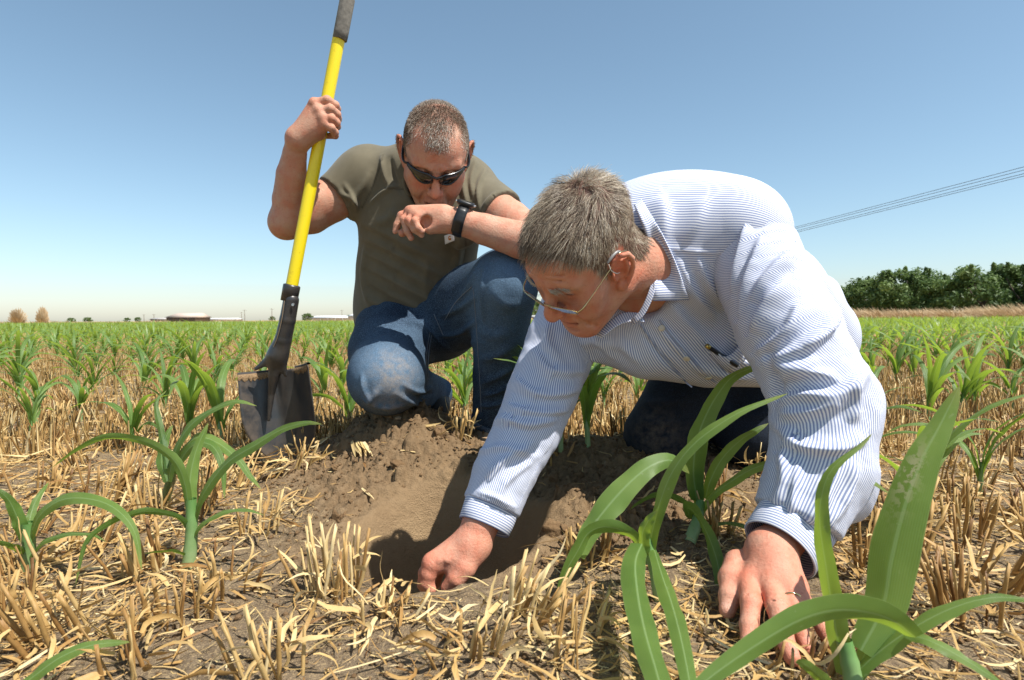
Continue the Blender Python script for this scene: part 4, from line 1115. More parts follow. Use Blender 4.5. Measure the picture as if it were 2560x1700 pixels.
# ------------------------------------------------------------------ the older man reaching into the hole
def make_older():
    rs = np.random.default_rng(23)
    base = (0.55, 0.285, 0.188)
    origin = np.array([0.45, 1.35, 0.05])
    O = np.array([0.124, 0.936, 0.501])
    M = mk_frame((-0.595, -0.240, -0.745), (-0.436, -0.703, 0.562))
    nb = P(1665, 672, 1.04); HS = 0.95
    V, F = build_head(M, O, [O + (nb - O) * 0.55 / HS, O + (nb - O) / HS], 0.063, old=True, ear_y=0.016)
    headL, headF = V, F
    C = head_colors(V, base, old=True)
    def hair_density(L):
        x, y, z = np.abs(L[:, 0]), L[:, 1], L[:, 2]
        yy = np.array([-0.20, -0.085, -0.050, -0.030, -0.016, 0.020, 0.026, 0.032, 0.040, 0.050, 0.064, 0.076, 0.090, 0.12])
        zz = np.array([-0.04, -0.040, -0.036, -0.015, 0.042, 0.042, 0.016, 0.006, 0.028, 0.054, 0.071, 0.088, 0.100, 0.13])
        line = np.interp(y, yy, zz) + 0.004 * np.sin(y * 700 + x * 300)
        return np.clip((z - line) / 0.010 + 0.4, 0, 1)
    hd = hair_density(V)
    C = C * (1 - 0.85 * hd[:, None]) + 0.85 * hd[:, None] * np.array([0.060, 0.045, 0.035])
    parts = [(O + HS * V @ M.T, F, C)]
    # hand in the hole (own right)
    el_r = P(1322, 1065, 1.075); wr = P(1200, 1312, 0.985); sh_r = P(1440, 775, 1.20)
    Q = lambda x, y, d: P(1040 + x / 7.127, 1260 + y / 7.127, d)
    s = Sdf(0.0026)
    s.chain([el_r, P(1225, 1255, 1.005), wr], [0.040, 0.031, 0.0275], 0.02)
    s.chain([wr, Q(1040, 640, 0.978)], [0.0275, 0.0255], 0.02)
    w2 = Q(1000, 720, 0.975)
    mk = [Q(300, 1060, 0.955), Q(330, 1040, 0.972), Q(390, 1040, 0.990), Q(470, 1060, 1.005)]
    for q, r in zip(mk, (0.0175, 0.0165, 0.016, 0.015)):
        s.cone(w2, q, 0.0255, r, 0.016)
    s.ell(mk[0], (0.0125,) * 3, 0.012)
    s.chain([w2, Q(860, 1130, 0.950), Q(720, 1330, 0.942), Q(560, 1480, 0.945)], [0.021, 0.0200, 0.0155, 0.011], 0.016)     # thumb mount
    finger(s, [mk[0], Q(225, 1240, 0.950), Q(190, 1400, 0.950), Q(260, 1520, 0.948)], [0.0150, 0.0128, 0.0118, 0.0095], 0.004)
    finger(s, [mk[1], Q(180, 1230, 0.972), Q(150, 1420, 0.970), Q(200, 1540, 0.968)], [0.0145, 0.0125, 0.0115, 0.0095], 0.003)
    finger(s, [mk[2], Q(250, 1260, 0.992), Q(240, 1440, 0.990)], [0.014, 0.012, 0.010], 0.003)
    finger(s, [mk[3], Q(360, 1280, 1.006), Q(360, 1430, 1.004)], [0.013, 0.011, 0.009], 0.003)
    for a, b in ((Q(700, 820, 0.952), Q(420, 1010, 0.942)), (Q(800, 900, 0.950), Q(560, 1010, 0.942))):
        s.cone(a, b, 0.0042, 0.0036, 0.006)                                           # tendon and vein
    for k in range(3):
        s.cone(Q(235 + 20 * k, 1215 + 40 * k, 0.934), Q(300 + 20 * k, 1235 + 45 * k, 0.934), 0.0024, 0.0020, 0.003, 's')
    V1, F1 = s.build()
    def tint(V, spots):
        c = np.tile(np.array(base) * np.array([1.04, 1.0, 1.02]), (len(V), 1))
        for q, r in spots:
            w = np.exp(-(np.linalg.norm(V - q, axis=1) / r) ** 2)[:, None]
            c = c * (1 - 0.45 * w) + 0.45 * w * np.array(base) * np.array([1.05, 0.68, 0.62])
        return c
    parts.append((V1, F1, tint(V1, [(q, 0.02) for q in mk] + [(Q(225, 1240, 0.95), 0.02)])))
    # hand flat on the ground (own left)
    K = lambda x, y, z: PZ(1780 + x / 4.356, 1300 + y / 4.356, z)
    s = Sdf(0.0025)
    el_l = P(2072, 1010, 0.87); wl = K(640, 330, 0.078)
    s.chain([el_l, P(2000, 1240, 0.84), P(1962, 1340, 0.808), wl], [0.040, 0.033, 0.029, 0.027], 0.02)
    lm = [K(400, 650, 0.052), K(640, 680, 0.056), K(830, 760, 0.052), K(965, 880, 0.044)]
    for q, r in zip(lm, (0.0160, 0.0160, 0.0150, 0.0140)):
        s.cone(wl - np.array([0, 0, 0.004]), q - np.array([0, 0, 0.008]), 0.0245, r, 0.018)
    for q in lm: s.ell(q - np.array([0, 0, 0.001]), (0.0095,) * 3, 0.012)
    s.cone(K(700, 480, 0.05), K(900, 760, 0.04), 0.022, 0.016, 0.02)
    fl = [
        ([lm[0] - np.array([0, 0, .004]), K(425, 900, 0.043), K(405, 1150, 0.026), K(395, 1370, 0.012)], [0.0140, 0.0122, 0.0108, 0.0090]),
        ([lm[1] - np.array([0, 0, .004]), K(710, 950, 0.046), K(770, 1240, 0.028), K(875, 1500, 0.013)], [0.0142, 0.0125, 0.0110, 0.0092]),
        ([lm[2] - np.array([0, 0, .004]), K(890, 960, 0.042), K(960, 1200, 0.026), K(1040, 1400, 0.013)], [0.0135, 0.0116, 0.0103, 0.0086]),
        ([lm[3] - np.array([0, 0, .003]), K(1110, 1010, 0.034), K(1230, 1210, 0.022), K(1330, 1390, 0.012)], [0.0122, 0.0104, 0.0092, 0.0076]),
    ]
    for p, r in fl: finger(s, p, r, 0.0035)
    finger(s, [K(280, 470, 0.055), K(215, 640, 0.045), K(195, 830, 0.032), K(165, 985, 0.020)], [0.0185, 0.0165, 0.0135, 0.0105], 0.008)
    for q in lm[:3]:
        s.cone(wl + (q - wl) * 0.35 + np.array([0, 0, 0.014]), q + np.array([0, 0, 0.0045]), 0.0026, 0.0034, 0.008)
    for (p, r) in fl[:2]:
        for k in (-0.006, 0.0, 0.006):
            ax_ = nrm(p[2] - p[1]); sd = nrm(np.cross(ax_, (0, 0, 1.0))); c_ = p[1] + ax_ * k + np.array([0, 0, r[1] * 1.02])
            s.cone(c_ - sd * 0.006, c_ + sd * 0.006, 0.0010, 0.0010, 0.0025, 's')
    V2, F2 = s.build()
    c2 = tint(V2, [(q, 0.02) for q in lm] + [(f[0][1], 0.016) for f in fl] + [(f[0][3], 0.016) for f in fl])
    for f in fl + [([0, 0, K(195, 830, 0.034), K(165, 985, 0.022)], None)]:
        dr = nrm(f[0][3] - f[0][2]); q = f[0][3] + dr * 0.001 + np.array([0, 0, 0.0085])
        w = np.exp(-(np.linalg.norm(V2 - q, axis=1) / 0.0062) ** 4)[:, None]
        c2 = c2 * (1 - 0.5 * w) + 0.5 * w * np.array([0.60, 0.37, 0.29])
    parts.append((V2, F2, c2))
    # trunk, upper arms and legs inside the clothes
    sh_l = P(1880, 575, 0.98); pel = P(1960, 850, 1.45)
    s = Sdf(0.008)
    mid = (sh_l + sh_r) / 2; a = nrm(pel - mid); sv = nrm(sh_l - sh_r); nf = nrm(np.cross(a, sv))
    s.chain([mid, (mid + pel) / 2, pel], [0.14, 0.15, 0.14], 0.03, flat=(nf, 0.7))
    s.cone(nb, mid, 0.055, 0.08, 0.04)
    s.cone(sh_l, el_l, 0.05, 0.04, 0.03); s.cone(sh_r, el_r, 0.05, 0.04, 0.03); s.cone(sh_l, sh_r, 0.05, 0.05, 0.03)
    s.chain([pel, P(1650, 1095, 1.45), P(1800, 1030, 1.95)], [0.09, 0.06, 0.04], 0.03); s.chain([pel, P(1885, 1085, 1.40), P(2000, 1030, 1.9)], [0.09, 0.06, 0.04], 0.03)
    V3, F3 = s.build()
    parts.append((V3, F3, np.array(base)))
    V, F, C = join_parts(parts)
    skin = skin_mat("skin_ruddy")
    body = obj("person", new_mesh("person", V - origin, F, True, None, {"col": C}), skin); body.location = origin
    tag(body, "grey-haired man in a striped dress shirt on hands and knees, one arm in the hole", "person")
    W = lambda q: O + HS * np.asarray(q, float) @ M.T
    # --- hair
    hp, fi = sample_surface(headL, headF, 30000, rs)
    keep = rs.random(len(hp)) < hair_density(hp) ** 1.5; hp = hp[keep]; fi = fi[keep]
    keep = ~((np.abs(hp[:, 0]) > 0.0800) & (hp[:, 2] < 0.042) & (hp[:, 1] > -0.04)); hp = hp[keep]; fi = fi[keep]
    hn = nrm(vnormals(headL, headF)[headF[fi, 0]])
    wh = np.array([0.012, -0.052, 0.118])
    d = hp - wh; d[:, 0] *= 0.8; d = d / (0.03 + np.linalg.norm(d, axis=1, keepdims=True))
    topw = np.clip((hp[:, 2] - 0.06) / 0.04, 0, 1)
    fwd = np.where(hp[:, 1] > -0.04, 0.75, -0.1)
    d = d + np.stack([0.10 * np.sin(hp[:, 1] * 90 + 1), fwd * topw + 0.25 * (1 - topw), -0.55 * (1 - topw)], 1)
    tilt = np.stack([vnoise(hp[:, 0] * 55, hp[:, 1] * 55, 3), vnoise(hp[:, 1] * 55, hp[:, 2] * 55, 4), vnoise(hp[:, 2] * 55, hp[:, 0] * 55, 5)], 1)
    d = d + 0.42 * tilt
    d = nrm(d - hn * np.sum(d * hn, 1, keepdims=True))
    front = np.clip((hp[:, 1] - 0.03) / 0.04, 0, 1) * topw
    near_wh = np.exp(-(np.linalg.norm(hp - wh, axis=1) / 0.03) ** 2)
    ln = (0.0090 + 0.0195 * topw + 0.003 * front) * rs.uniform(0.7, 1.2, len(hp))
    HV, HF, HT = hair_mesh(hp, d, hn, ln, 0.00034, rs, seg=3, curl=0.16, lift=(0.26 + 0.20 * topw * (1 - front) + 0.65 * near_wh))
    clump = np.repeat(0.5 + 0.5 * vnoise(hp[:, 0] * 80 + hp[:, 2] * 40, hp[:, 1] * 80 - hp[:, 2] * 30, 9), 12)
    HT = np.clip(0.60 * HT + 0.38 * clump + 0.09, 0, 1)
    hm = hair_mat("grey_brown_hair", [(0.0, (0.045, 0.030, 0.020)), (0.35, (0.160, 0.114, 0.076)), (0.58, (0.32, 0.250, 0.172)), (0.80, (0.50, 0.42, 0.315)), (1.0, (0.70, 0.64, 0.53))])
    obj("hair", new_mesh("hair", O + HS * HV @ M.T - origin, HF, True, {"tint": HT}), hm, body)
    # eyebrows
    n = 260; x = np.sign(rs.random(n) - 0.5); u = rs.random(n) * 0.82
    bp = np.stack([x * (0.014 + 0.036 * u), 0.1035 - 0.020 * u ** 1.6 + 0.001, 0.038 + 0.006 * u - 0.006 * u ** 3 + rs.normal(0, 0.0022, n)], 1)
    bn = np.tile(np.array([0, 1.0, 0.15]), (n, 1)); bd = np.stack([x * 0.9, -0.25 + 0 * u, -0.25 + rs.normal(0, 0.3, n)], 1)
    BV, BF, BT = hair_mesh(bp, nrm(bd), bn, rs.uniform(0.007, 0.013, n), 0.00040, rs, seg=3, curl=0.2, lift=0.35)
    side_ = np.repeat(x, 12)[BF[:, 0]]; BT = np.clip(BT * 0.5 + 0.5, 0, 1)
    for sg in (-1, 1):
        fs = BF[side_ == sg]; ids, inv = np.unique(fs, return_inverse=True)
        obj("eyebrow", new_mesh("eyebrow", O + HS * BV[ids] @ M.T - origin, inv.reshape(-1, 4), True, {"tint": BT[ids]}), hm, body)
    # --- striped shirt
    st = mat("striped_poplin", (0.7, 0.7, 0.7), 0.75, spec=0.25); t = NT(st)
    f = t.math('MULTIPLY', t.math('FRACT', t.attr("stripe")), 1.0)
    tri = t.math('ABSOLUTE', t.math('SUBTRACT', f, 0.5))
    line = t.ramp(tri, [(0.20, (1, 1, 1)), (0.30, (0, 0, 0))])
    c = t.mix(line, (0.72, 0.735, 0.78), (0.23, 0.275, 0.44))
    t.base(c); t.normal(t.bump(t.noise(900, 2, t.pos()), 0.12, 0.0008))
    t.b.inputs["Subsurface Weight"].default_value = 0.0
    PER = 0.0041
    # trunk of the shirt
    s = Sdf(0.0038)
    c0 = mid - nf * 0.034
    s.chain([c0 + a * 0.00, c0 + a * 0.17, c0 + a * 0.36, pel + a * 0.02], [0.150, 0.182, 0.182, 0.165], 0.05, flat=(nf, 0.80))
    s.cone(sh_l + np.array([-0.012, 0.01, -0.008]), mid - nf * 0.04, 0.080, 0.11, 0.07)
    s.cone(sh_r, mid - nf * 0.03, 0.072, 0.11, 0.07)
    s.chain([P(1500, 825, 1.13), P(1620, 845, 1.10), P(1770, 868, 1.13), P(1900, 880, 1.22)], [0.062, 0.078, 0.078, 0.075], 0.07)   # cloth hanging under the chest
    s.ell(P(1640, 578, 1.10), (0.085, 0.085, 0.075), 0.08)                             # nape and yoke
    s.ell(P(1770, 552, 1.06), (0.09, 0.10, 0.068), 0.08)                               # rounded upper back
    s.cone(P(2000, 738, 1.33), P(2056, 726, 1.36), 0.050, 0.032, 0.03); s.cone(P(2000, 780, 1.36), P(2015, 860, 1.42), 0.070, 0.075, 0.05)                # bunched shirt tail
    s.chain([P(1575, 720, 0.985), P(1640, 668, 1.04)], [0.066, 0.064], 0.012, 's')   # neck opening
    V, F = s.build(0.02)
    V = relax(V, F, 1, 0.5)
    rel = V - mid; y_ = rel @ a; ys = rel @ sv; yn = rel @ nf + 0.03
    ang = np.arctan2(ys, yn)
    front = ang * 0.215 / PER
    hax = nrm(np.array([0.85, -0.50, 0.02])); h1 = nrm(np.cross(hax, (0, 0, 1.0))); h2 = np.cross(h1, hax); rb = V - (mid + np.array([0, 0.02, 0.0]))
    back = np.arctan2(rb @ h2, rb @ h1) * 0.150 / PER
    # yoke: shoulder and upper back, stripes running across
    seamd = (yn - 0.020) + 0.30 * np.clip(y_ - 0.16, -1, 1) * 1.2 + np.clip(y_ - 0.19, 0, 1) * 2.0
    stripe = np.where(seamd < 0, back, front)
    strokes = [([(1625, 800), (1690, 870), (1760, 940)], 0.007, 0.006, -0.4), ([(1600, 830), (1660, 895), (1710, 945)], 0.005, -0.004),
               ([(1690, 640), (1730, 720), (1790, 800)], 0.013, 0.010, 0.4), ([(1740, 640), (1770, 700), (1815, 770)], 0.010, 0.008, 0.4),
               ([(1660, 720), (1700, 790), (1770, 860)], 0.014, 0.008, 0.3), ([(1800, 640), (1810, 700), (1840, 760)], 0.008, -0.008),
               ([(1440, 860), (1500, 850), (1560, 870)], 0.012, 0.007), ([(1420, 830), (1450, 880), (1500, 905)], 0.010, 0.006), ([(1480, 800), (1500, 850), (1540, 900)], 0.010, 0.006), ([(1530, 800), (1560, 860), (1600, 910)], 0.010, 0.006),
               ([(1645, 490), (1662, 530), (1655, 600)], 0.016, 0.008, 0.4), ([(1765, 490), (1745, 550), (1705, 610)], 0.014, 0.006, 0.4),
               ([(1780, 880), (1840, 900), (1900, 910)], 0.012, 0.008), ([(1720, 900), (1790, 930), (1880, 945)], 0.012, 0.007), ([(1840, 760), (1830, 820), (1850, 880)], 0.010, 0.009), ([(1660, 620), (1730, 628), (1810, 634)], 0.0028, 0.0022)]
    V = folds(V, F, [(q[0], q[1], q[2] * 1.35) + tuple(q[3:]) for q in strokes])
    shirt = obj("shirt", new_mesh("shirt", V - origin, F, True, {"stripe": stripe}), st, body)
    tree = BVHTree.FromPolygons(V.tolist(), F.tolist())
    def on(px, py, lift=0.002):
        h = tree.ray_cast(Vector(CAM), Vector(ray(px, py)))
        return (np.array(h[0]) if h[0] is not None else P(px, py, 1.0)) - ray(px, py) * lift
    # sleeves
    def sleeve(name, pts, rad, strokes, seed, spiral, flat=None, bulge=()):
        s = Sdf(0.0034)
        end, dr = pts[-1], nrm(pts[-1] - pts[-2])
        q = list(pts[:-1]) + [end + dr * 0.03]
        s.chain(q, rad, 0.03, cut=[(end, dr)], flat=flat)
        for b in bulge: s.ell(*b)
        V, F = s.build(0.02); V = relax(V, F, 1, 0.5)
        # coordinates along and around the arm
        pl = spline(pts, 40); d, tt, vec = seg_dist(V, pl)
        L = np.linalg.norm(np.diff(pl, axis=0), axis=1).sum()
        tang = nrm(np.gradient(pl, axis=0)); ref = nrm(np.cross(tang[0], CU)); fr = []
        for k in range(40):
            ref = nrm(ref - tang[k] * (ref @ tang[k])); fr.append(ref)
        k = np.clip((tt * 39).round().astype(int), 0, 39); fr = np.array(fr); u = fr[k]; v = np.cross(tang[k], u)
        phi = np.arctan2(np.sum(vec * v, 1), np.sum(vec * u, 1))
        ss = tt * L
        g = spiral * (ss - ss * ss / (2 * L * 0.8)) * (ss < L * 0.8) + spiral * (L * 0.8 / 2) * (ss >= L * 0.8)
        stripe = (phi * np.interp(tt, [0, 1], [0.075, 0.066]) + g) / PER
        V = folds(V, F, [(q[0], q[1], q[2] * 1.35) + tuple(q[3:]) for q in strokes])
        crumple = 0.0012 * vnoise(ss * 42 + phi * 1.5, phi * 2.2, seed) + 0.0006 * vnoise(ss * 85, phi * 4.0 + ss * 20, seed + 1)
        V = V + vnormals(V, F) * crumple[:, None]
        return obj(name, new_mesh(name, V - origin, F, True, {"stripe": stripe}), st, shirt)
    lp = [P(1770, 610, 1.09), P(1882, 645, 0.975), P(1968, 820, 0.908), P(2052, 990, 0.87), P(2050, 1150, 0.85), P(1990, 1300, 0.825)]
    sleeve("sleeve", lp, [0.060, 0.076, 0.076, 0.073, 0.069, 0.058],
           [([(1880, 520), (1850, 620), (1830, 740)], 0.007, 0.010, -0.5), ([(1905, 590), (1870, 690), (1850, 800)], 0.010, 0.010, -0.5), ([(1985, 620), (1920, 690), (1880, 760)], 0.013, 0.012, -0.5),
            ([(1975, 700), (1920, 760), (1880, 830)], 0.012, 0.013, -0.5), ([(1995, 760), (1960, 830), (1890, 880)], 0.010, 0.012, -0.5), ([(2050, 830), (1985, 880), (1905, 905)], 0.012, 0.013, -0.4),
            ([(2080, 680), (2090, 780), (2060, 840), (2010, 880)], 0.009, 0.011, 0.5), ([(2050, 900), (1990, 920), (1930, 915)], 0.009, 0.012), ([(2090, 950), (2020, 935), (1950, 950)], 0.008, 0.013, 0.3),
            ([(2165, 925), (2090, 985), (2010, 985), (1950, 1000)], 0.010, 0.013, -0.4), ([(2100, 1010), (2030, 1030), (1950, 1040)], 0.009, 0.010), ([(1950, 1075), (2010, 1120), (2090, 1125), (2160, 1100)], 0.010, 0.011, 0.4),
            ([(1960, 1120), (1965, 1200), (1940, 1260)], 0.009, 0.010), ([(2000, 1150), (1990, 1220), (1975, 1290)], 0.006, 0.008), ([(2100, 1140), (2070, 1220), (2020, 1310)], 0.010, 0.008), ([(2140, 1150), (2110, 1250), (2060, 1320)], 0.009, 0.007),
            ([(2130, 960), (2140, 1010), (2120, 1060)], 0.008, 0.007), ([(1925, 870), (1945, 960), (1935, 1010)], 0.010, -0.010), ([(1900, 560), (1960, 540), (2000, 590)], 0.008, 0.005)], 41, 1.9,
           bulge=[(P(2115, 1215, 0.86), (0.040, 0.040, 0.055), 0.04), (P(2120, 1030, 0.865), (0.04, 0.045, 0.05), 0.04)])
    rp = [sh_r + np.array([0, 0.0, 0.01]), P(1405, 860, 1.15), P(1355, 985, 1.10), P(1318, 1075, 1.07), P(1260, 1185, 1.03), P(1228, 1268, 1.005)]
    sleeve("sleeve", rp, [0.072, 0.072, 0.067, 0.062, 0.056, 0.050],
           [([(1255, 1005), (1330, 1035), (1420, 1025)], 0.008, 0.009, 0.4), ([(1245, 1045), (1320, 1065), (1390, 1050)], 0.008, 0.009, 0.4), ([(1290, 950), (1360, 990), (1450, 975)], 0.009, 0.008, 0.4), ([(1340, 880), (1380, 930), (1460, 930)], 0.010, 0.008, 0.4),
            ([(1200, 1130), (1260, 1120), (1340, 1140)], 0.007, 0.006), ([(1210, 1200), (1250, 1160), (1330, 1110)], 0.007, 0.007), ([(1240, 1250), (1270, 1200), (1330, 1150)], 0.006, 0.005), ([(1370, 800), (1370, 860), (1400, 900)], 0.010, 0.007), ([(1195, 1230), (1230, 1240), (1290, 1270)], 0.004, 0.004)], 51, 0.25)
    # cuffs
    def cuff(c1, c2, r1, r2, ax_flat, n_st):
        axd = nrm(c2 - c1); u = nrm(np.cross(axd, CF)); v = np.cross(axd, u); an = np.arange(72) / 72 * 2 * math.pi
        prof = [(-0.02, -0.006), (0.0, -0.0015), (0.02, 0.0020), (0.3, 0.0020), (0.6, 0.0020), (0.97, 0.0020), (1.0, 0.0005), (0.98, -0.0015), (0.7, -0.0015), (0.3, -0.0015)]
        L = np.linalg.norm(c2 - c1); G = np.zeros((len(prof), 72, 3)); S = np.zeros((len(prof), 72))
        for i, (k, dr_) in enumerate(prof):
            for j, x in enumerate(an):
                r = r1 + (r2 - r1) * k + dr_ + 0.0012 * math.sin(3 * x + k * 2)
                G[i, j] = c1 + axd * (L * k) + r * (math.cos(x) * u + ax_flat * math.sin(x) * v); S[i, j] = k * L / PER
        g = Geo(); g.grid(G, wrap=True)
        return obj("cuff", new_mesh("cuff", np.concatenate(g.V) - origin, np.concatenate(g.F), True, {"stripe": S.ravel()}), st, shirt)
    cuff(P(1231, 1258, 1.008), P(1208, 1318, 0.988), 0.0475, 0.0445, 0.9, 0)
    cuff(P(1996, 1292, 0.826), P(1948, 1374, 0.796), 0.0545, 0.0525, 0.85, 0)
    # collar
    def quad_sheet(name, rows, off, sc=1.0, parent=shirt, th=-0.0022):
        G = np.array([[P(*q) for q in r] for r in rows])
        m = 9; R = np.array([spline(r, m) for r in G]); Cc = np.array([spline(R[:, j], 9) for j in range(m)])   # (m cols, 9, 3)
        lenv = np.concatenate([[0], np.cumsum(np.linalg.norm(np.diff(Cc.mean(1), axis=0), axis=1))])
        S = np.broadcast_to((lenv / (PER * sc))[:, None], Cc.shape[:2])
        return sheet(name, Cc, th, st, parent, origin, {"stripe": S})
    def cdep(px, py, lift, lim):
        h = tree.ray_cast(Vector(CAM), Vector(ray(px, py)))
        d = (np.array(h[0]) - CAM) @ CF if h[0] is not None else lim
        return min(d, lim) - lift
    cin = [(1584, 512, .030, 1.02), (1606, 565, .030, 1.00), (1626, 635, .026, .985), (1634, 700, .022, .965), (1632, 752, .016, .955)]
    cout = [(1604, 498, .010, 1.04), (1642, 560, .006, 1.02), (1680, 640, .006, 1.0), (1704, 700, .007, .985), (1724, 750, .010, .975)]
    rows = []
    for f_ in (0.0, 0.12, 0.5, 1.0):
        rows.append([(i[0] * (1 - f_) + o_[0] * f_, i[1] * (1 - f_) + o_[1] * f_, cdep(i[0] * (1 - f_) + o_[0] * f_, i[1] * (1 - f_) + o_[1] * f_, (i[2] * (1 - f_) + o_[2] * f_) * (0.75 if f_ == 0 else 1), i[3] * (1 - f_) + o_[3] * f_)) for i, o_ in zip(cin, cout)])
    quad_sheet("collar", rows, 0)
    quad_sheet("collar", [[(1578, 800, 0.965), (1600, 780, 0.955), (1622, 730, 0.950), (1632, 690, 0.955)],
                          [(1584, 812, 0.958), (1610, 790, 0.948), (1634, 740, 0.945), (1642, 700, 0.950)]], 0)
    quad_sheet("collar", [[(1490, 838, 0.990), (1530, 800, 0.985), (1560, 782, 0.985), (1605, 784, 0.965)],
                          [(1505, 845, 0.975), (1545, 815, 0.970), (1575, 806, 0.968), (1612, 806, 0.955)]], 0)
    # placket seam, buttons, pocket with a pen
    gseam = Geo(); blue = mat("shirt_seam", (0.33, 0.37, 0.50), 0.8)
    for pl in ([(1600, 810), (1650, 880), (1710, 950), (1730, 968)], [(1650, 800), (1700, 865), (1790, 960)]):
        pts = [on(*q, 0.0022) for q in spline(pl, 26)]; gseam.tube(np.array(pts), 0.0013, 5)
    obj("placket_seam", gseam.mesh("placket_seam", origin), blue, shirt)
    btn = mat("pearl_button", (0.62, 0.55, 0.42), 0.3, spec=0.6)
    for px, py in ((1654, 820), (1717, 896), (1771, 944)):
        q = on(px, py, 0.001); n_ = np.array(tree.ray_cast(Vector(CAM), Vector(ray(px, py)))[1] or (0, -1, 0)); 
        if n_ @ CF > 0: n_ = -n_
        g = Geo(); g.tube([q, q + n_ * 0.0016, q + n_ * 0.0024, q + n_ * 0.0019], [0.0058, 0.0060, 0.0048, 0.0040], 16); obj("button", g.mesh("button", origin), btn, shirt)
    # pocket: gaping mouth with the pen in it
    mouth = [(1762, 850), (1790, 880), (1812, 893), (1835, 880), (1862, 840)]
    mlift = 0.004 + 0.016 * np.sin(np.linspace(0, math.pi, 14)); e0 = [on(*q, mlift[i]) for i, q in enumerate(spline(mouth, 14))]; e1 = [on(q[0] + 14, q[1] + 40, 0.003) for q in spline(mouth, 14)]
    G = np.stack([np.array(e0), np.array(e0) * 0.5 + np.array(e1) * 0.5 - CF * 0.004, np.array(e1)])
    ss = np.array([((q - mid) @ sv) for q in np.array(e0)]) / PER
    sheet("pocket", G, -0.0015, st, shirt, origin, {"stripe": np.arctan2((G - mid) @ sv, (G - mid) @ nf + 0.03) * 0.215 / PER})
    pa, pb = on(1766, 864, 0.013), on(1812, 894, 0.010)
    brass = mat("brass", (0.55, 0.40, 0.12), 0.25, 1.0); blackp = mat("pen_black", (0.012, 0.012, 0.014), 0.3)
    pen = empty("pen", pa, "black pen with brass cap end poking out of the shirt pocket", "pen")
    dp = nrm(pb - pa)
    g = Geo(); g.tube([pa + dp * 0.006, pa + dp * 0.008, pb, pb + dp * 0.03], [0.0036, 0.0042, 0.0044, 0.0042], 12); obj("barrel", g.mesh("barrel", pa), blackp, pen)
    g = Geo(); g.tube([pa - dp * 0.001, pa, pa + dp * 0.004, pa + dp * 0.007], [0.0030, 0.0044, 0.0046, 0.0040], 12); obj("cap_end", g.mesh("cap_end", pa), brass, pen)
    # --- dark jeans
    dn = denim_mat("dark_denim", (0.006, 0.009, 0.016), (0.020, 0.030, 0.052))
    s = Sdf(0.006)
    s.ell(pel + a * 0.02 + np.array([-0.02, 0, -0.02]), (0.145, 0.145, 0.13), 0.04)
    s.chain([P(1830, 900, 1.50), P(1720, 990, 1.47), P(1648, 1085, 1.45)], [0.115, 0.105, 0.088], 0.04); s.chain([P(1648, 1100, 1.46), P(1800, 1060, 1.90)], [0.078, 0.06], 0.03)
    s.chain([P(1960, 910, 1.46), P(1915, 1000, 1.43), P(1880, 1080, 1.40)], [0.120, 0.105, 0.088], 0.04); s.chain([P(1880, 1095, 1.42), P(2000, 1050, 1.86)], [0.078, 0.06], 0.03)
    V, F = s.build(0.02); V = relax(V, F, 1, 0.5)
    V = folds(V, F, [([(1590, 1000), (1650, 1010), (1740, 990)], 0.012, 0.008), ([(1600, 1050), (1660, 1060), (1730, 1040)], 0.010, 0.007), ([(1760, 960), (1800, 1000), (1830, 1060)], 0.012, 0.008), ([(1850, 1030), (1890, 1040), (1930, 1020)], 0.010, 0.007)])
    z0 = np.zeros(len(V)); obj("jeans", new_mesh("jeans", V - origin, F, True, {"wear": z0, "dust": 0.5 * np.exp(-(np.linalg.norm(V - P(1640, 1090, 1.38), axis=1) / 0.06) ** 2)}), dn, body)
    dark = mat("black_leather", (0.02, 0.018, 0.016), 0.6)
    for q1, q2 in ((P(1800, 1060, 1.90), P(1830, 1045, 2.05)), (P(2000, 1050, 1.86), P(2040, 1040, 2.0))):
        s = Sdf(0.007); s.cone(q1, q2, 0.05, 0.04, 0.02); V, F = s.build(); obj("shoe", new_mesh("shoe", V - origin, F), dark, body)
    # --- glasses
    gold = mat("gold_wire", (0.62, 0.50, 0.26), 0.22, 1.0); gm = mat("tinted_lens", (0.05, 0.06, 0.08), 0.03, spec=0.8); t = NT(gm)
    tr = t.n("ShaderNodeBsdfTransparent"); tr.inputs[0].default_value = (0.30, 0.35, 0.43, 1); gl = t.n("ShaderNodeBsdfGlossy"); gl.inputs["Roughness"].default_value = 0.03
    fr = t.n("ShaderNodeFresnel"); fr.inputs[0].default_value = 1.5; mx = t.n("ShaderNodeMixShader"); t.l(fr.outputs[0], mx.inputs[0]); t.l(tr.outputs[0], mx.inputs[1]); t.l(gl.outputs[0], mx.inputs[2]); t.l(mx.outputs[0], t.out.inputs[0])
    og = W((0, 0.115, 0.005)); eg = empty("eyeglasses", og, "thin gold wire glasses with tinted lenses, low on the older man's nose", "glasses")
    lc = lambda x: np.array([x * 0.0335, 0.1135, 0.0035])
    for x in (-1, 1):
        an = np.arange(40) / 40 * 2 * math.pi
        ring = np.array([lc(x) + np.array([0.0265 * np.sign(math.cos(q)) * abs(math.cos(q)) ** 0.85 , -0.006 * math.cos(q) * x + 0.0050 * math.sin(q) - 0.002, 0.0140 * np.sign(math.sin(q)) * abs(math.sin(q)) ** 0.85]) for q in an])
        ringw = np.array([W(q) for q in ring]); cw = ringw.mean(0)
        bow = W(ring.mean(0) + np.array([0, 0.003, 0])) - cw
        G = np.stack([cw + (ringw - cw) * r_ + bow * (1 - r_ * r_) for r_ in (1.0, 0.75, 0.5, 0.25, 0.02)])
        g = Geo(); g.grid(G, wrap=True); obj("lens", g.mesh("lens", og), gm, eg)
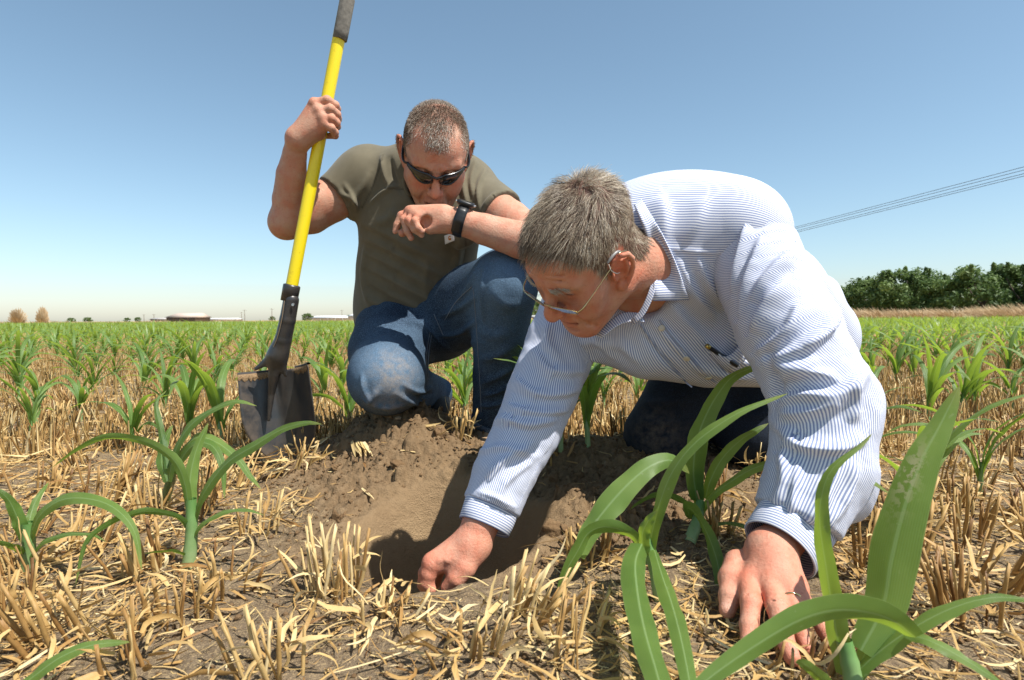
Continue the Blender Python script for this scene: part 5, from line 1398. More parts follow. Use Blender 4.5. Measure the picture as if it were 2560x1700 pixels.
        g = Geo(); g.tube(np.concatenate([ringw, ringw[:1]]), 0.0008, 6, cap=False); obj("rim", g.mesh("rim", og), gold, eg)
        tp = [W((x * 0.0605, 0.1075, 0.006)), W((x * 0.0680, 0.099, 0.009)), W((x * 0.0720, 0.075, 0.014)), W((x * 0.0785, 0.030, 0.026)), W((x * 0.0800, 0.010, 0.031)), W((x * 0.0795, -0.004, 0.034)), W((x * 0.0775, -0.020, 0.022))]
        g = Geo(); g.tube(spline(tp, 26), [0.0014] * 5 + [0.0010] * 21, 7); obj("temple", g.mesh("temple", og), gold, eg)
    g = Geo(); g.tube(spline([W((-0.0085, 0.1125, 0.006)), W((0, 0.1175, 0.0095)), W((0.0085, 0.1125, 0.006))], 8), 0.0010, 6); obj("bridge", g.mesh("bridge", og), gold, eg)
    # hearing aid behind and in the ear
    ha = empty("hearing_aid", W((-0.0775, -0.004, 0.037)), "small grey hearing aid with a clear tube on the older man's ear", "hearing aid"); oh = np.array(ha.location)
    grey = mat("grey_plastic", (0.20, 0.195, 0.19), 0.4); clear = mat("clear_tube", (0.70, 0.66, 0.60), 0.2)
    g = Geo(); g.tube(spline([W((-0.078, 0.024, 0.040)), W((-0.079, 0.012, 0.0425)), W((-0.079, 0.000, 0.040)), W((-0.078, -0.008, 0.034))], 12), np.array([0.0014, .002, .0024, .0026, .0026, .0026, .0026, .0026, .0026, .0026, .002, .0014]), 10); obj("case", g.mesh("case", oh), grey, ha)
    g = Geo(); g.tube(spline([W((-0.080, 0.024, 0.038)), W((-0.0815, 0.026, 0.026)), W((-0.0825, 0.020, 0.012)), W((-0.080, 0.012, 0.004))], 14), 0.0008, 6); obj("tube", g.mesh("tube", oh), clear, ha)
    # wedding ring
    r_ = fl[2][0]; c_ = r_[0] + (r_[1] - r_[0]) * 0.60; ax_ = nrm(r_[1] - r_[0]); u = nrm(np.cross(ax_, (0, 0, 1.0))); v = np.cross(ax_, u); an = np.arange(33) / 32 * 2 * math.pi
    g = Geo(); g.tube(np.array([c_ + 0.0131 * (math.cos(x) * u + math.sin(x) * v) for x in an]), 0.0013, 8, cap=False)
    ring = obj("ring", g.mesh("ring", c_), gold); ring.location = c_; tag(ring, "thin gold wedding ring on the older man's hand on the ground", "ring")
make_older()
# ------------------------------------------------------------------ shovel
def make_shovel():
    yellow = mat("yellow_fibreglass", (0.86, 0.68, 0.014), 0.32, spec=0.5); t = NT(yellow)
    n = t.noise(60, 5, t.pos(), 0.7); sc = t.n("ShaderNodeMapping"); t.l(t.pos(), sc.inputs["Vector"]); sc.inputs["Scale"].default_value = (1, 1, 0.12)
    n2 = t.noise(150, 4, sc.outputs[0], 0.7)
    c = t.mix(t.ramp(n, [(0.60, (0, 0, 0)), (0.72, (0.5, 0.5, 0.5))]), (0.86, 0.68, 0.014), (0.55, 0.38, 0.02))
    t.base(t.mix(t.ramp(n2, [(0.66, (0, 0, 0)), (0.72, (0.7, 0.7, 0.7))]), c, (0.20, 0.13, 0.03)))
    t.l(t.math('ADD', t.math('MULTIPLY', n, 0.3), 0.2), t.b.inputs["Roughness"])
    foam = mat("grey_foam", (0.145, 0.135, 0.12), 0.95); t = NT(foam); n = t.noise(120, 4, t.pos()); t.base(t.ramp(n, [(0.3, (0.10, 0.093, 0.08)), (0.75, (0.185, 0.17, 0.145))])); t.normal(t.bump(n, 0.4, 0.002))
    steel = mat("black_enamelled_steel", (0.016, 0.016, 0.017), 0.36, spec=0.6); t = NT(steel)
    n = t.noise(26, 6, t.pos(), 0.7); n2 = t.noise(150, 4, t.pos(), 0.7); dirt = t.attr("tint")
    d = t.math('MULTIPLY', t.math('ADD', dirt, 0.14), t.ramp(n, [(0.42, (0, 0, 0)), (0.75, (1, 1, 1))]))
    d2 = t.ramp(n2, [(0.66, (0, 0, 0)), (0.78, (0.15, 0.15, 0.15))])
    c = t.mix(d, (0.026, 0.026, 0.027), (0.21, 0.145, 0.088)); t.base(t.mix(d2, c, (0.16, 0.12, 0.085)))
    t.l(t.math('ADD', t.math('MULTIPLY', d, 0.5), t.math('ADD', 0.24, t.math('MULTIPLY', n, 0.16))), t.b.inputs["Roughness"])
    t.normal(t.bump(n, 0.15, 0.004))
    bot = P(729.5, 715, 1.455); top = P(868, -14, 1.405); axd = nrm(top - bot)
    org = P(680, 1145, 1.47)
    sh = empty("shovel", org, "round point shovel with yellow handle and black blade stuck upright in the soil", "shovel")
    g = Geo(); g.tube(np.stack([bot + (top - bot) * k for k in np.linspace(-0.02, 1, 10)]), 0.0152, 20); obj("handle", g.mesh("handle", org), yellow, sh)
    q = P(849.5, 100, 1.4105)
    ln = np.linalg.norm(top - q); kk = [0, 0.0015, 0.02, ln - 0.012, ln - 0.004, ln]
    g = Geo(); g.tube(np.stack([q + axd * k for k in kk]), [0.0154, 0.0174, 0.0178, 0.0178, 0.0155, 0.008], 20); obj("grip", g.mesh("grip", org), foam, sh)
    # ferrule and socket; the socket bends forward into the blade
    g = Geo(); g.tube(np.stack([bot + axd * k for k in (0.004, 0.002, -0.001, -0.040, -0.0405)]), [0.0150, 0.0205, 0.0212, 0.0206, 0.0150], 20); obj("ferrule", g.mesh("ferrule", org), steel, sh)
    s = Sdf(0.0022)
    s.chain([P(728, 750, 1.455), P(719, 800, 1.460), P(708, 850, 1.468), P(695, 890, 1.476)], [0.0192, 0.0198, 0.0208, 0.0215], 0.01)
    s.chain([P(695, 890, 1.476), P(686, 935, 1.482), P(678, 985, 1.492), P(672, 1050, 1.494)], [0.0205, 0.0150, 0.0090, 0.004], 0.016)
    nfl = (nrm(CF + 0.15 * CR), 0.40)
    s.chain([P(697, 872, 1.470), P(672, 900, 1.474), P(640, 922, 1.478)], [0.018, 0.012, 0.005], 0.016, flat=nfl)
    s.chain([P(703, 872, 1.470), P(706, 905, 1.474), P(714, 938, 1.478)], [0.016, 0.011, 0.005], 0.014, flat=nfl)
    Vs, Fs = s.build()
    obj("socket", new_mesh("socket", Vs - org, Fs, True, {"tint": np.zeros(len(Vs))}), steel, sh)
    g = Geo(); sm = [P(711, 752, 1.434), P(704, 800, 1.438), P(693, 845, 1.446), P(684, 868, 1.452)]; rust = mat("weld_seam", (0.22, 0.16, 0.10), 0.8)
    g.tube(spline(sm, 16), 0.0012, 5); obj("seam", g.mesh("seam", org), rust, sh)
    g = Geo(); rv = P(733, 762, 1.437); g.tube([rv, rv - CF * 0.003], [0.0045, 0.0035], 12); obj("rivet", g.mesh("rivet", org), mat("rivet_steel", (0.55, 0.53, 0.5), 0.35, 1.0), sh)
    # blade: built in its own frame (u across, v down the blade, w towards the camera), slightly turned and dished
    c0 = P(681, 925, 1.475)
    ev = nrm(P(694, 1165, 1.455) - P(668, 925, 1.475)); eu = nrm(P(768, 945, 1.455) - P(592, 918, 1.475)); eu = nrm(eu - ev * (eu @ ev)); ew = -np.cross(eu, ev)
    if ew @ CF > 0: ew = -ew
    Wd, Ln = 0.190, 0.258; nu, nv = 41, 44
    G = np.zeros((nv, nu, 3)); dirt = np.zeros((nv, nu))
    for i in range(nv):
        v = i / (nv - 1)
        half = Wd / 2 * (1.0 if v < 0.36 else math.sqrt(max(0.0, 1 - ((v - 0.36) / 0.645) ** 2.2)))
        half = max(half, 0.006) * (1 + 0.03 * math.sin(v * 3))
        for j in range(nu):
            u = (j / (nu - 1) * 2 - 1); x = u * half
            rel = x / (Wd / 2)
            w = -0.062 * (1 - rel ** 2) - 0.008 * v                                   # dish: edges forward
            w += 0.012 * math.exp(-(x / 0.030) ** 2) * max(0, 1 - v / 0.62) - 0.008 * math.exp(-((x + 0.026) / 0.013) ** 2) * max(0, 1 - v / 0.75)
            G[i, j] = c0 + eu * x + ev * (v * Ln) + ew * w
            dirt[i, j] = 0.55 * max(0, (v - 0.62) / 0.38) + 0.25 * (abs(rel) > 0.75) + (0.9 if v < 0.03 and abs(rel) > 0.3 else 0)
    o = sheet("blade", G, -0.0022, steel, sh, org, {"tint": dirt})
    matte = mat('scuffed_steel', (0.05, 0.045, 0.042), 0.75, spec=0.2)
    # turned steps at the top of the blade, caked with soil
    soilm = mat("caked_soil", (0.27, 0.175, 0.10), 0.95, spec=0.1); t = NT(soilm); n = t.noise(240, 4, t.pos(), 0.7); t.base(t.ramp(n, [(0.3, (0.17, 0.105, 0.055)), (0.7, (0.34, 0.235, 0.135))])); t.normal(t.bump(n, 0.8, 0.004))
    for sg in (-1, 1):
        E = []
        for k in range(14):
            rel = 0.36 + 0.64 * k / 13; x = sg * rel * Wd / 2; w = -0.062 * (1 - rel ** 2)
            b = c0 + eu * x + ew * w
            E.append([b + ev * 0.004 + ew * 0.0006, b - ev * 0.005 + ew * 0.001, b - ev * 0.007 - ew * 0.004, b - ev * 0.005 - ew * 0.018, b - ev * 0.003 - ew * 0.019, b - ev * 0.0025 - ew * 0.004])
        g = Geo(); g.grid(np.array(E)); obj("foot_step", g.mesh("foot_step", org), matte, sh)
        g = Geo(); rs = np.random.default_rng(5 + sg)
        top_ = []; 
        for k in range(26):
            rel = 0.37 + 0.62 * k / 25; x = sg * rel * Wd / 2; w = -0.062 * (1 - rel ** 2) + 0.0012
            b = c0 + eu * x + ew * w; dn = 0.010 + 0.010 * rs.random()
            top_.append([b - ev * 0.001, b + ew * 0.0035 + ev * 0.003, b + ew * 0.003 + ev * dn * 0.7, b + ev * dn])
        g.grid(np.array(top_)); obj("caked_soil", g.mesh("caked_soil", org), soilm, sh)
make_shovel()
# ------------------------------------------------------------------ maize
leaf_m = mat("maize_leaf", (0.09, 0.20, 0.05), 0.42, spec=0.45)
def _leafmat():
    t = NT(leaf_m); lu = t.attr("lu"); lv = t.attr("lv"); au = t.math('ABSOLUTE', lu)
    oi = t.n("ShaderNodeObjectInfo"); pn = t.noise(14, 3, t.pos()); pf = t.noise(120, 3, t.pos())
    c = t.ramp(t.math('ADD', t.math('MULTIPLY', pn, 0.7), t.math('MULTIPLY', oi.outputs["Random"], 0.3)),
               [(0.25, (0.062, 0.138, 0.026)), (0.55, (0.125, 0.218, 0.046)), (0.85, (0.21, 0.305, 0.080))])
    rib = t.ramp(au, [(0.0, (1, 1, 1)), (0.045, (0.85, 0.85, 0.85)), (0.11, (0, 0, 0))])
    vein = t.math('SINE', t.math('MULTIPLY', lu, 62.0)); vein = t.math('MULTIPLY', t.math('ADD', vein, 1.0), 0.09)
    c = t.mix(vein, c, (0.19, 0.33, 0.13))
    c = t.mix(t.math('MULTIPLY', rib, 0.55), c, (0.30, 0.44, 0.20))
    edge = t.ramp(au, [(0.93, (0, 0, 0)), (1.0, (1, 1, 1))]); c = t.mix(t.math('MULTIPLY', edge, 0.35), c, (0.30, 0.36, 0.16))
    tip = t.ramp(lv, [(0.90, (0, 0, 0)), (1.0, (1, 1, 1))]); c = t.mix(t.math('MULTIPLY', tip, 0.5), c, (0.38, 0.34, 0.10))
    spot = t.ramp(pf, [(0.69, (0, 0, 0)), (0.74, (1, 1, 1))]); c = t.mix(t.math('MULTIPLY', spot, 0.35), c, (0.34, 0.40, 0.22))
    hurt = t.math('MULTIPLY', t.attr("hurt"), t.ramp(t.noise(90, 3, t.pos(), 0.7), [(0.47, (0, 0, 0)), (0.53, (1, 1, 1))])); c = t.mix(hurt, c, (0.52, 0.45, 0.30))
    t.base(c)
    t.normal(t.bump(vein, 0.5, 0.002))
    tr = t.n("ShaderNodeBsdfTranslucent"); t.l(t.mix(0.7, c, (0.44, 0.60, 0.04)), tr.inputs[0])
    mx = t.n("ShaderNodeMixShader"); mx.inputs[0].default_value = 0.44
    t.l(t.b.outputs[0], mx.inputs[1]); t.l(tr.outputs[0], mx.inputs[2]); t.l(mx.outputs[0], t.out.inputs[0])
_leafmat()
stem_m = mat("maize_stem", (0.17, 0.30, 0.09), 0.5); _t = NT(stem_m)
_t.base(_t.mix(_t.attr("lv"), _t.ramp(_t.noise(40, 3, _t.pos()), [(0.3, (0.20, 0.30, 0.12)), (0.7, (0.30, 0.40, 0.19))]), (0.10, 0.22, 0.055)))

def leaf_grid(pts, side, width, n=16, m=7, fold=0.28, ripple=0.15, seed=0, base_w=0.55):
    """grid of a maize leaf along pts (k,3); side (k,3) points across the blade; width in metres"""
    C = spline(pts, n); S = spline(side, n); T = nrm(np.gradient(C, axis=0)); S = nrm(S - T * np.sum(S * T, 1, keepdims=True)); U = np.cross(S, T)
    t = np.linspace(0, 1, n); prof = (base_w + (1 - base_w) * np.clip(t / 0.35, 0, 1) ** 0.8) * np.clip(1 - t, 0, 1) ** 0.62 * (1 + 0.35 * t)
    prof[-1] = 0.012
    w = width / 2 * prof
    u = np.linspace(-1, 1, m); rs = np.random.default_rng(seed); ph = rs.uniform(0, 6.28, 4)
    fo = fold * (1.15 - 0.8 * t)
    rip = ripple * (np.sin(t * 21 + ph[0])[:, None] * np.clip(u, 0, 1) ** 2 + np.sin(t * 18 + ph[1])[:, None] * np.clip(-u, 0, 1) ** 2 + 0.5 * np.sin(t * 37 + ph[2])[:, None] * np.abs(u) ** 3)
    G = C[:, None] + S[:, None] * (u * np.cos(fo)[:, None] * w[:, None])[..., None] + U[:, None] * ((np.abs(u)[None] ** 1.2 * np.sin(fo)[:, None] + rip) * w[:, None])[..., None]
    return G, np.broadcast_to(u, (n, m)), np.broadcast_to(t[:, None], (n, m))

def grid_mesh(name, parts, origin):
    V = []; F = []; lu = []; lv = []; hu = []; n = 0
    for p in parts:
        G, u, t = p[:3]; h = p[3] if len(p) > 3 else np.zeros(u.shape)
        a, b = G.shape[:2]; I = np.arange(a * b).reshape(a, b) + n
        F.append(np.stack([I[:-1, :-1], I[:-1, 1:], I[1:, 1:], I[1:, :-1]], -1).reshape(-1, 4))
        V.append(G.reshape(-1, 3)); lu.append(u.ravel()); lv.append(t.ravel()); hu.append(h.ravel()); n += a * b
    return new_mesh(name, np.concatenate(V) - np.asarray(origin), np.concatenate(F), True, {"lu": np.concatenate(lu), "lv": np.concatenate(lv), "hurt": np.concatenate(hu)})

def stem_grid(pts, r0, r1, n=10, m=9):
    C = spline(pts, n); T = nrm(np.gradient(C, axis=0)); ref = np.array([1.0, 0.13, 0]); an = np.linspace(0, 2 * math.pi, m)
    U = nrm(np.cross(T, ref)); W = np.cross(T, U); t = np.linspace(0, 1, n); r = r0 + (r1 - r0) * t
    r = r * (1 + 0.10 * np.exp(-((t - 0.33) / 0.03) ** 2) + 0.10 * np.exp(-((t - 0.7) / 0.03) ** 2))
    G = C[:, None] + r[:, None, None] * (np.cos(an)[None, :, None] * U[:, None] + np.sin(an)[None, :, None] * W[:, None])
    return G, np.broadcast_to(an / math.pi - 1, (n, m)), np.broadcast_to(t[:, None], (n, m))

def hand_plant(base, whorl, leaves, label, group=None, r=(0.011, 0.008)):
    """a foreground plant; leaves: (photo points with depth, widest px, face angle start, end)"""
    base = np.asarray(base, float); whorl = np.asarray(whorl, float)
    base = np.array([base[0], base[1], gz(base[0], base[1])[0] - 0.01])
    e = empty("maize_plant", base, label, "maize plant", group)
    g = stem_grid([base, base * 0.5 + whorl * 0.5 + np.array([0.003, 0, 0]), whorl], r[0], r[1], 14, 11)
    obj("stem", grid_mesh("stem", [g], base), stem_m, e)
    for i, lf in enumerate(leaves):
        pts, wpx, f0, f1 = lf[:4]; kw = lf[4] if len(lf) > 4 else {}
        p3 = np.array([P(*q) for q in pts]); k = len(p3); T = nrm(np.gradient(p3, axis=0))
        view = nrm(p3 - CAM); ni = nrm(np.cross(T, view)); vv = np.cross(ni, T)
        fa = np.radians(np.linspace(f0, f1, k))[:, None]; side = ni * np.cos(fa) + vv * np.sin(fa)
        d = np.mean([q[2] for q in pts]); w = wpx / FPX * d
        hurt = kw.pop('hurt', None)
        G, u, t = leaf_grid(p3, side, w, n=kw.pop('n', 26), m=9, seed=i * 7 + int(abs(base[0]) * 1000), **kw)
        h = np.zeros(u.shape)
        if hurt: h = np.exp(-(((t - hurt[0]) / hurt[1]) ** 2 + ((u - hurt[2]) / 0.5) ** 2))
        obj("leaf", grid_mesh("leaf", [(G, u, t, h)], base), leaf_m, e)
    return e

DS = 1.08428
def Dp(d, *pts): return [(x * DS, y * DS, (d[0] + (d[1] - d[0]) * i / max(1, len(pts) - 1)) if not np.isscalar(d) else d) for i, (x, y) in enumerate(pts)]
def Zp(d, *pts): return [(1350 + x / 1.96, 900 + y / 1.96, (d[0] + (d[1] - d[0]) * i / max(1, len(pts) - 1)) if not np.isscalar(d) else d) for i, (x, y) in enumerate(pts)]

def foreground_plants():
    b = on_ground(433 * DS, 1305 * DS)
    hand_plant(b, P(441 * DS, 1150 * DS, 0.93), [
        (Dp((0.93, 0.88), (437, 1195), (425, 1110), (395, 1055), (330, 1017), (245, 1008), (180, 1035), (120, 1078)), 32, 25, 55),
        (Dp((0.93, 0.97), (440, 1190), (438, 1110), (452, 1040), (480, 975)), 40, 20, 10, dict(fold=0.5)),
        (Dp((0.93, 0.85), (447, 1195), (468, 1140), (520, 1070), (590, 1025), (650, 990), (705, 975), (742, 978)), 38, 50, 15),
        (Dp((0.93, 0.84), (437, 1225), (415, 1195), (360, 1180), (310, 1184), (245, 1210), (198, 1255), (174, 1348)), 24, 40, 35),
        (Dp((0.93, 0.90), (440, 1240), (470, 1205), (520, 1180), (570, 1176), (610, 1188)), 22, 50, 55),
        (Dp((0.93, 0.88), (436, 1285), (405, 1272), (370, 1272), (330, 1276)), 15, 55, 50),
    ], "young maize plant with broad upright centre leaf, left of the hole", None)
    b = on_ground(378 * DS, 1150 * DS)
    hand_plant(b, P(400 * DS, 1060 * DS, 1.16), [
        (Dp((1.16, 1.12), (388, 1110), (402, 1045), (435, 985), (490, 945), (545, 925), (592, 936)), 32, 45, 40),
        (Dp((1.16, 1.2), (385, 1110), (372, 1060), (382, 1010), (398, 980)), 34, 30, 20),
        (Dp((1.16, 1.08), (400, 1090), (440, 1030), (485, 1025), (512, 1070), (518, 1150)), 30, 30, 20),
        (Dp((1.16, 1.10), (405, 1060), (450, 1010), (500, 1020), (550, 1060), (575, 1095), (602, 1128)), 34, 40, 30),
        (Dp((1.16, 1.25), (385, 1080), (372, 1000), (360, 930), (384, 900)), 22, 30, 40),
    ], "maize plant half hidden behind the broad leaved one, leaf bending to the blade", None)
    b = on_ground(62 * DS, 1312 * DS)
    hand_plant(b, P(63 * DS, 1205 * DS, 0.92), [
        (Dp((0.92, 0.85), (66, 1245), (90, 1190), (140, 1153), (205, 1150), (265, 1172), (310, 1225), (327, 1315)), 38, 45, 15),
        (Dp((0.92, 0.90), (58, 1250), (40, 1195), (18, 1150), (-15, 1125)), 40, 20, 30),
        (Dp((0.92, 0.97), (62, 1225), (80, 1160), (112, 1112)), 24, 30, 20),
        (Dp((0.92, 0.88), (68, 1285), (100, 1250), (155, 1232), (210, 1232), (246, 1250)), 20, 45, 50),
        (Dp((0.92, 0.88), (56, 1280), (30, 1262), (-20, 1245)), 26, 45, 45),
    ], "young maize plant at the lower left edge of the photo", None)
    b = on_ground(20 * DS, 1590 * DS)
    hand_plant(np.array([b[0] - 0.05, b[1], 0]), P(10 * DS, 1600 * DS, 0.60), [
        (Dp((0.60, 0.63), (20, 1600), (70, 1565), (140, 1515), (215, 1487), (302, 1480)), 42, 25, 30, dict(base_w=0.3)),
        (Dp((0.60, 0.58), (10, 1600), (-30, 1570), (-80, 1590)), 36, 25, 30),
    ], "maize plant with one leaf reaching in at the bottom left corner", None)
    # right of the hole, tip curling left, then the plants in front of the striped shirt
    b = on_ground(1655, 1500)
    hand_plant(b, P(1615, 1345, 0.80), [
        (Zp((0.77, 0.40), (500, 900), (468, 990), (480, 1150), (515, 1330), (575, 1540), (640, 1800), (720, 2250)), 98, 10, 5, dict(fold=0.5, base_w=0.75)),
        (Zp((0.79, 0.44), (560, 930), (600, 1060), (645, 1190), (695, 1380), (750, 1680), (800, 2100)), 68, 30, 15, dict(fold=0.4)),
        (Zp((0.80, 0.74), (520, 1000), (560, 800), (600, 660), (650, 545), (735, 430), (850, 335), (1000, 245), (1215, 164)), 50, 30, 40),
        (Zp((0.80, 0.80), (505, 980), (470, 880), (400, 835), (310, 818), (235, 850), (185, 935), (125, 1045), (74, 1215)), 48, 45, 10),
        (Zp((0.82, 0.90), (190, 965), (235, 850), (330, 720), (440, 600), (540, 520), (630, 490), (690, 512), (732, 556)), 80, 14, 25, dict(base_w=0.35)),
        (Zp((0.79, 0.76), (510, 960), (500, 860), (530, 790), (575, 740)), 46, 30, 20, dict(fold=0.6)),
    ], "large maize plant right of the hole, its broad leaves folding down in front", None)
    b = on_ground(1722, 1345)
    hand_plant(b, P(1752, 1255, 1.02), [
        (Zp((1.02, 1.00), (770, 690), (752, 560), (762, 430), (800, 300), (870, 170), (960, 70), (1122, 14)), 66, 10, 45, dict(fold=0.35)),
        (Zp((1.02, 1.0), (810, 680), (835, 590), (895, 480), (980, 395), (1060, 345), (1120, 310)), 42, 15, 30),
        (Zp((1.02, 0.78), (790, 740), (850, 660), (950, 585), (1060, 525), (1200, 492), (1330, 488), (1450, 510), (1600, 580), (1722, 662)), 38, 40, 30),
        (Zp((1.02, 0.80), (735, 780), (725, 725), (775, 770), (840, 900), (880, 1060), (868, 1280)), 50, 15, 8),
        (Zp((1.02, 1.02), (745, 720), (690, 690), (600, 660), (500, 690), (440, 735)), 26, 50, 50),
        (Zp((1.02, 0.90), (770, 850), (860, 805), (960, 800), (1050, 845), (1120, 920), (1158, 1010)), 20, 50, 40),
        (Zp((1.02, 1.02), (775, 720), (765, 620), (785, 530)), 44, 10, 20, dict(fold=0.6)),
    ], "maize plant with a tall leaf against the striped shirt, above the flat hand", None)
    b = PZ(2140, 1760, 0.0)
    hand_plant(b, P(2110, 1600, 0.60), [
        (Dp((0.60, 0.62), (1950, 1560), (1925, 1440), (1905, 1310), (1890, 1210), (1895, 1140), (1920, 1080), (1990, 1020), (2010, 1000)), 66, 20, 55, dict(base_w=0.8)),
        (Dp((0.60, 0.64), (1985, 1500), (2035, 1400), (2055, 1290), (2085, 1170), (2125, 1060), (2170, 975), (2212, 890)), 132, 10, 25, dict(fold=0.30, base_w=0.45, ripple=0.05, hurt=(0.62, 0.11, 0.35))),
        (Dp((0.56, 0.47), (2110, 1470), (2060, 1432), (2000, 1412), (1920, 1408), (1840, 1432), (1740, 1490), (1640, 1560), (1560, 1630)), 108, 40, 20, dict(base_w=0.45, ripple=0.05)),
        (Dp((0.60, 0.56), (1965, 1560), (2030, 1500), (2110, 1445), (2200, 1400), (2290, 1378), (2400, 1385)), 58, 30, 45),
        (Dp((0.58, 0.52), (2090, 1462), (2150, 1480), (2240, 1530), (2330, 1590)), 42, 40, 35),
        (Dp((0.60, 0.54), (1930, 1600), (1890, 1560), (1850, 1528), (1835, 1525)), 40, 30, 30),
        (Dp((0.60, 0.62), (1975, 1560), (2010, 1470), (2055, 1410)), 60, 20, 20, dict(fold=0.55)),
    ], "nearest maize plant at the lower right, one broad upright leaf with pale insect damage", None)

variants = []; low_variants = []
def plant_leaves(rs, h, nl, n=14, m=5):
    parts = []; top = np.array([rs.normal(0, 0.012), rs.normal(0, 0.012), h * 0.42])
    az0 = rs.uniform(0, 6.28)
    for i in range(nl):
        f = (i + 1) / nl; az = az0 + (i % 2) * math.pi + rs.normal(0, 0.45)
        L = h * (0.75 + 0.55 * math.sin(f * 2.4)) * rs.uniform(0.85, 1.15); e0 = rs.uniform(1.10, 1.34) + 0.18 * f; e1 = -rs.uniform(0.0, 1.1) + 1.3 * max(0, f - 0.75) * 4 * 0.55
        k = 7; el = np.linspace(0, 1, k) ** 1.1 * (e1 - e0) + e0
        dirs = np.stack([np.cos(el) * math.cos(az), np.cos(el) * math.sin(az), np.sin(el)], 1)
        p0 = top * (0.25 + 0.65 * f); pts = p0 + np.concatenate([[[0, 0, 0]], np.cumsum(dirs[:-1] * L / (k - 1), 0)])
        tw = rs.normal(0, 0.5); sd = np.array([-math.sin(az), math.cos(az), 0]); side = np.array([sd * math.cos(tw * q / k) + np.array([0, 0, 1]) * math.sin(tw * q / k) for q in range(k)])
        parts.append(leaf_grid(pts, side, (0.021 + 0.016 * math.sin(f * 2.6)) * h / 0.3, n=n, m=m, seed=int(rs.integers(1e6)), fold=0.35))
    st = stem_grid([np.array([0, 0, -0.012]), top * 0.5, top * 0.95], 0.0085 * h / 0.3, 0.006 * h / 0.3, 7, 7)
    return st, parts

def region(x, y, what):
    """where a repeat stands, in words one can find in the photo"""
    px = 1280 + x / y * FPX
    dist = "near the camera" if y < 1.3 else "level with the two men" if y < 2.2 else "just behind the two men" if y < 3.2 else "well behind the two men" if y < 5 else "far back in the field"
    side = "at the left edge" if px < 280 else "left of the shovel" if px < 590 else "between the shovel and the kneeling man" if px < 900 else "behind the kneeling man's legs" if px < 1330 else "under the striped shirt" if px < 1950 else "right of the striped sleeve" if px < 2300 else "at the right edge"
    adj = "dry cut" if what.startswith("stubble") else "young green"
    return adj + " " + what + " " + side + ", " + dist

def build_variants():
    rs = np.random.default_rng(3)
    for v in range(9):
        h = rs.uniform(0.27, 0.36); st, pr = plant_leaves(rs, h, int(rs.integers(6, 9)))
        variants.append((grid_mesh("stem", [st], (0, 0, 0)), [grid_mesh("leaf", [p], (0, 0, 0)) for p in pr]))
        variants[-1][0].materials.append(stem_m)
        for q in variants[-1][1]: q.materials.append(leaf_m)
        st2, pr2 = plant_leaves(rs, h, 7, n=7, m=3)
        me = grid_mesh("maize_plant", [st2] + pr2, (0, 0, 0)); me.materials.append(leaf_m); low_variants.append(me)

def person_clear(x, y, r=0.0):
    ok = ~((np.abs(x + 0.22) < 0.36 + r) & (np.abs(y - 1.62) < 0.30 + r))
    ok &= ~((np.abs(x - 0.42) < 0.42 + r) & (np.abs(y - 1.30) < 0.36 + r)); ok &= ~((np.abs(x + 0.59) < 0.10) & (np.abs(y - 1.47) < 0.08))
    ok &= ~((np.abs(x - 0.75) < 0.3 + r) & (np.abs(y - 1.75) < 0.35 + r))
    return ok

